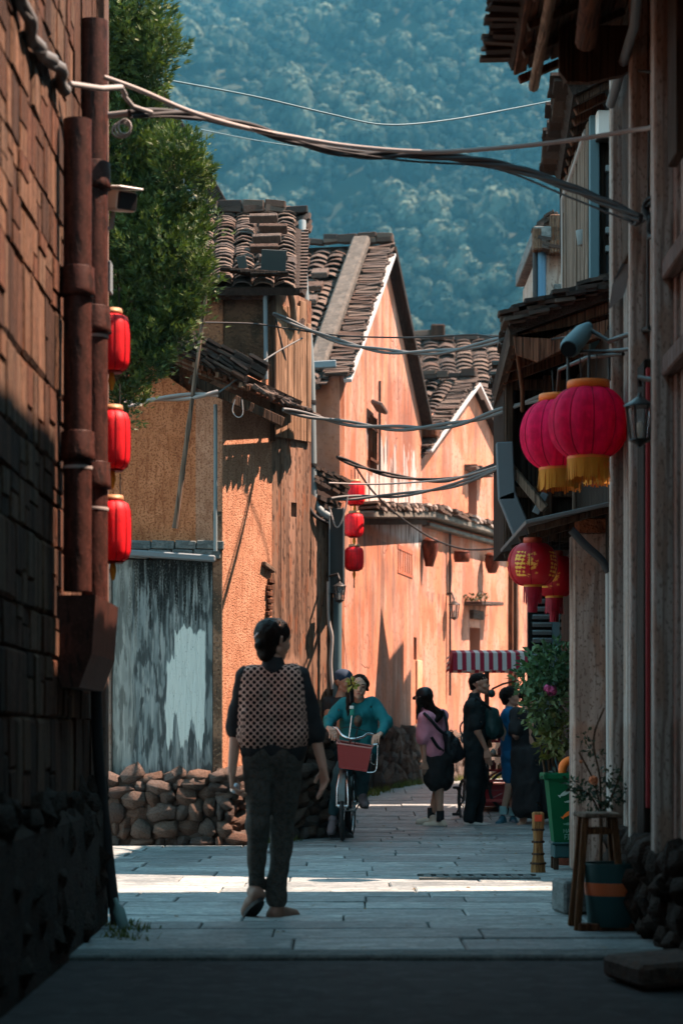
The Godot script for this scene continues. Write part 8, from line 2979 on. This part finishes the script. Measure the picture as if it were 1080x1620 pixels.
func vendor_cart() -> void:
	var c := Vector3(1.85, rise(27.0), -27.0)
	var t := thing("vendor_cart", "red vendor tricycle with shelves of bottles under a red and white striped awning", "cart", c)
	var d := 26.6
	var s := d / FOC
	# awning: striped scalloped front and sloping top
	var x0 := P(716, 0, d).x
	var x1 := P(850, 0, d).x
	var yt := P(0, 1033, d).y
	var yb := P(0, 1061, d).y
	var n := 19
	var tops := [Geo.new(), Geo.new()]
	for k in n:
		var a := lerpf(x0, x1, float(k) / n)
		var b := lerpf(x0, x1, float(k + 1) / n)
		var g: Geo = Geo.new()
		var z0 := -d + 0.04
		var sagv := 0.012 * sin(k * 1.7)
		g.quad(Vector3(a, yt, z0 - 0.03), Vector3(b, yt, z0 - 0.03), Vector3(b, yb + sagv, z0 + 0.03), Vector3(a, yb + sagv, z0 + 0.03), Vector3.BACK)
		g.quad(Vector3(a, yt, z0 - 0.03), Vector3(b, yt, z0 - 0.03), Vector3(b, yt + 0.05, z0 - 0.55), Vector3(a, yt + 0.05, z0 - 0.55), Vector3.UP)
		g.quad(Vector3(a, yt + 0.05, z0 - 0.55), Vector3(b, yt + 0.05, z0 - 0.55), Vector3(b, yb, z0 - 1.1), Vector3(a, yb, z0 - 1.1), Vector3.UP)
		build("awning_stripe", g, M.stripe_white if k % 2 else M.stripe_red, t)
	var g := Geo.new()
	var zz := -d + 0.04
	g.poly([Vector3(x0, yt, zz - 0.03), Vector3(x0 - 0.04, yb, zz), Vector3(x0 - 0.04, yb, zz - 1.1), Vector3(x0, yt + 0.05, zz - 0.55)], Vector3.LEFT)
	g.poly([Vector3(x1, yt, zz - 0.03), Vector3(x1 + 0.04, yb, zz), Vector3(x1 + 0.04, yb, zz - 1.1), Vector3(x1, yt + 0.05, zz - 0.55)], Vector3.RIGHT)
	build("awning_end", g, M.stripe_red, t)
	for k in 6:
		var b := Geo.new()
		b.quad(Vector3(x0 - 0.042, yb + 0.03 * k, zz + 0.0), Vector3(x0 - 0.042, yb + 0.03 * k + 0.028, zz), Vector3(x0 - 0.03, yb + 0.03 * k + 0.028, zz - 1.0), Vector3(x0 - 0.042, yb + 0.03 * k, zz - 1.0), Vector3.LEFT)
		if k % 2: build("awning_stripe", b, M.stripe_white, t)
	# posts and frame
	g = Geo.new()
	for q in [[772, -d - 0.1], [840, -d - 0.1], [776, -d - 0.95], [838, -d - 0.95]]:
		var x := P(q[0], 0, d).x
		g.tube([Vector3(x, c.y + 0.25, q[1]), Vector3(x, yb + 0.05, q[1])], 0.016, 8)
	build("posts", g, M.iron, t)
	g = Geo.new()
	g.tube([P(778, 1090, d), P(795, 1082, d - 0.1), P(812, 1078, d), P(820, 1090, d)], 0.012, 6)
	build("awning_brace", g, M.iron, t)
	# red body with shelves
	g = Geo.new()
	var xl := P(762, 0, d).x
	var xr := P(835, 0, d).x
	var by := P(0, 1276, d).y
	g.bx(Vector3((xl + xr) / 2, by + 0.13, -d - 0.5), Vector3(xr - xl, 0.26, 0.8), 0.015)
	build("box_body", g, M.red_paint, t)
	g = Geo.new()
	for e in [0.3, 0.07]: g.beam(Vector3(xl - 0.02, by + e, -d - 0.06), Vector3(xr + 0.02, by + e, -d - 0.06), 0.03, 0.03)
	build("rail", g, tinted(M.red_paint, lin(0.45, 0.06, 0.06)), t)
	var r := RandomNumberGenerator.new()
	r.seed = 241
	for k in 4:
		g = Geo.new()
		var y := by + 0.42 + k * 0.17
		g.bx(Vector3((xl + xr) / 2, y, -d - 0.45), Vector3(xr - xl - 0.02, 0.025, 0.6), 0.004)
		build("shelf", g, M.wood_red if k % 2 else M.red_paint, t)
		for j in 6:
			var b := Geo.new()
			var p := Vector3(lerpf(xl + 0.06, xr - 0.06, j / 5.0), y + 0.0125, -d - 0.2)
			var h := r.randf_range(0.07, 0.12)
			b.lathe([Vector2(0.001, 0), Vector2(0.032, 0), Vector2(0.034, h * 0.6), Vector2(0.014, h * 0.85), Vector2(0.014, h), Vector2(0.001, h)], 10, Transform3D(Basis.IDENTITY, p))
			build("bottle", b, [plain(lin(0.3, 0.12, 0.05), 0.3), plain(lin(0.4, 0.38, 0.35), 0.3), plain(lin(0.12, 0.02, 0.02), 0.3)][r.randi() % 3], t)
	g = Geo.new()
	for e in [xl, xr]: g.bx(Vector3(e, by + 0.6, -d - 0.45), Vector3(0.02, 0.75, 0.6), 0.004)
	build("side_panel", g, M.wood_dark, t)
	# wheels, crank and pedals at the near side
	for q in [Vector3(P(805, 0, d).x, c.y + 0.24, -d - 0.1), Vector3(P(805, 0, d).x, c.y + 0.24, -d - 0.9)]:
		g = Geo.new()
		var ring := []
		for k in 29:
			var a := TAU * k / 28
			ring.append(q + Vector3(cos(a), sin(a), 0) * 0.22)
		g.tube(ring, 0.02, 6, false)
		var wh := build("wheel", g, M.rubber, t)
		g = Geo.new()
		for k in 14:
			var a := TAU * k / 14
			g.tube([q, q + Vector3(cos(a), sin(a), 0) * 0.2], 0.002, 4, false)
		g.tube([q - Vector3(0, 0, 0.05), q + Vector3(0, 0, 0.05)], 0.02, 8)
		build("spokes", g, M.chrome, wh)
	g = Geo.new()
	var fw := Vector3(P(733, 0, 25.9).x, 0.26, -25.9)
	var rg := []
	var fd := Vector3(0.18, 0, 1).normalized()
	for k in 29:
		var a := TAU * k / 28
		rg.append(fw + (fd * cos(a) + Vector3.UP * sin(a)) * 0.235)
	g.tube(rg, 0.02, 6, false)
	var w3 := build("wheel", g, M.rubber, t)
	g = Geo.new()
	for k in 14:
		var a := TAU * k / 14
		g.tube([fw, fw + (fd * cos(a) + Vector3.UP * sin(a)) * 0.22], 0.002, 4, false)
	build("spokes", g, M.chrome, w3)
	g = Geo.new()
	g.tube([fw, fw + Vector3(0.03, 0.45, -0.1), P(745, 1165, 25.9), P(772, 1150, 26.4)], 0.018, 8)
	g.tube([P(745, 1175, 25.9), P(775, 1245, 26.5)], 0.02, 8)
	build("fork", g, M.iron, t)
	g = Geo.new()
	g.tube(smooth_path([P(734, 1140, 25.9), P(728, 1148, 25.9), P(729, 1160, 25.9), P(736, 1164, 25.9)], 4), 0.012, 6)
	g.tube(smooth_path([P(735, 1160, 25.9), P(729, 1166, 25.9), P(731, 1174, 25.9), P(738, 1175, 25.9)], 4), 0.012, 6)
	build("handlebar", g, M.cable_grey, t)
	for q in [[722, 1246], [721, 1288]]:
		g = Geo.new()
		g.bx(P(q[0], q[1], 25.85), Vector3(0.09, 0.03, 0.07), 0.006)
		g.tube([P(q[0], q[1], 25.85), P(732, 1266, 25.87)], 0.01, 6)
		build("pedal", g, M.rubber, t)
	# round mirror
	g = Geo.new()
	g.ball(P(777, 1097, 26.5), Vector3(0.045, 0.05, 0.02), 12)
	build("mirror", g, M.bag_green, t)
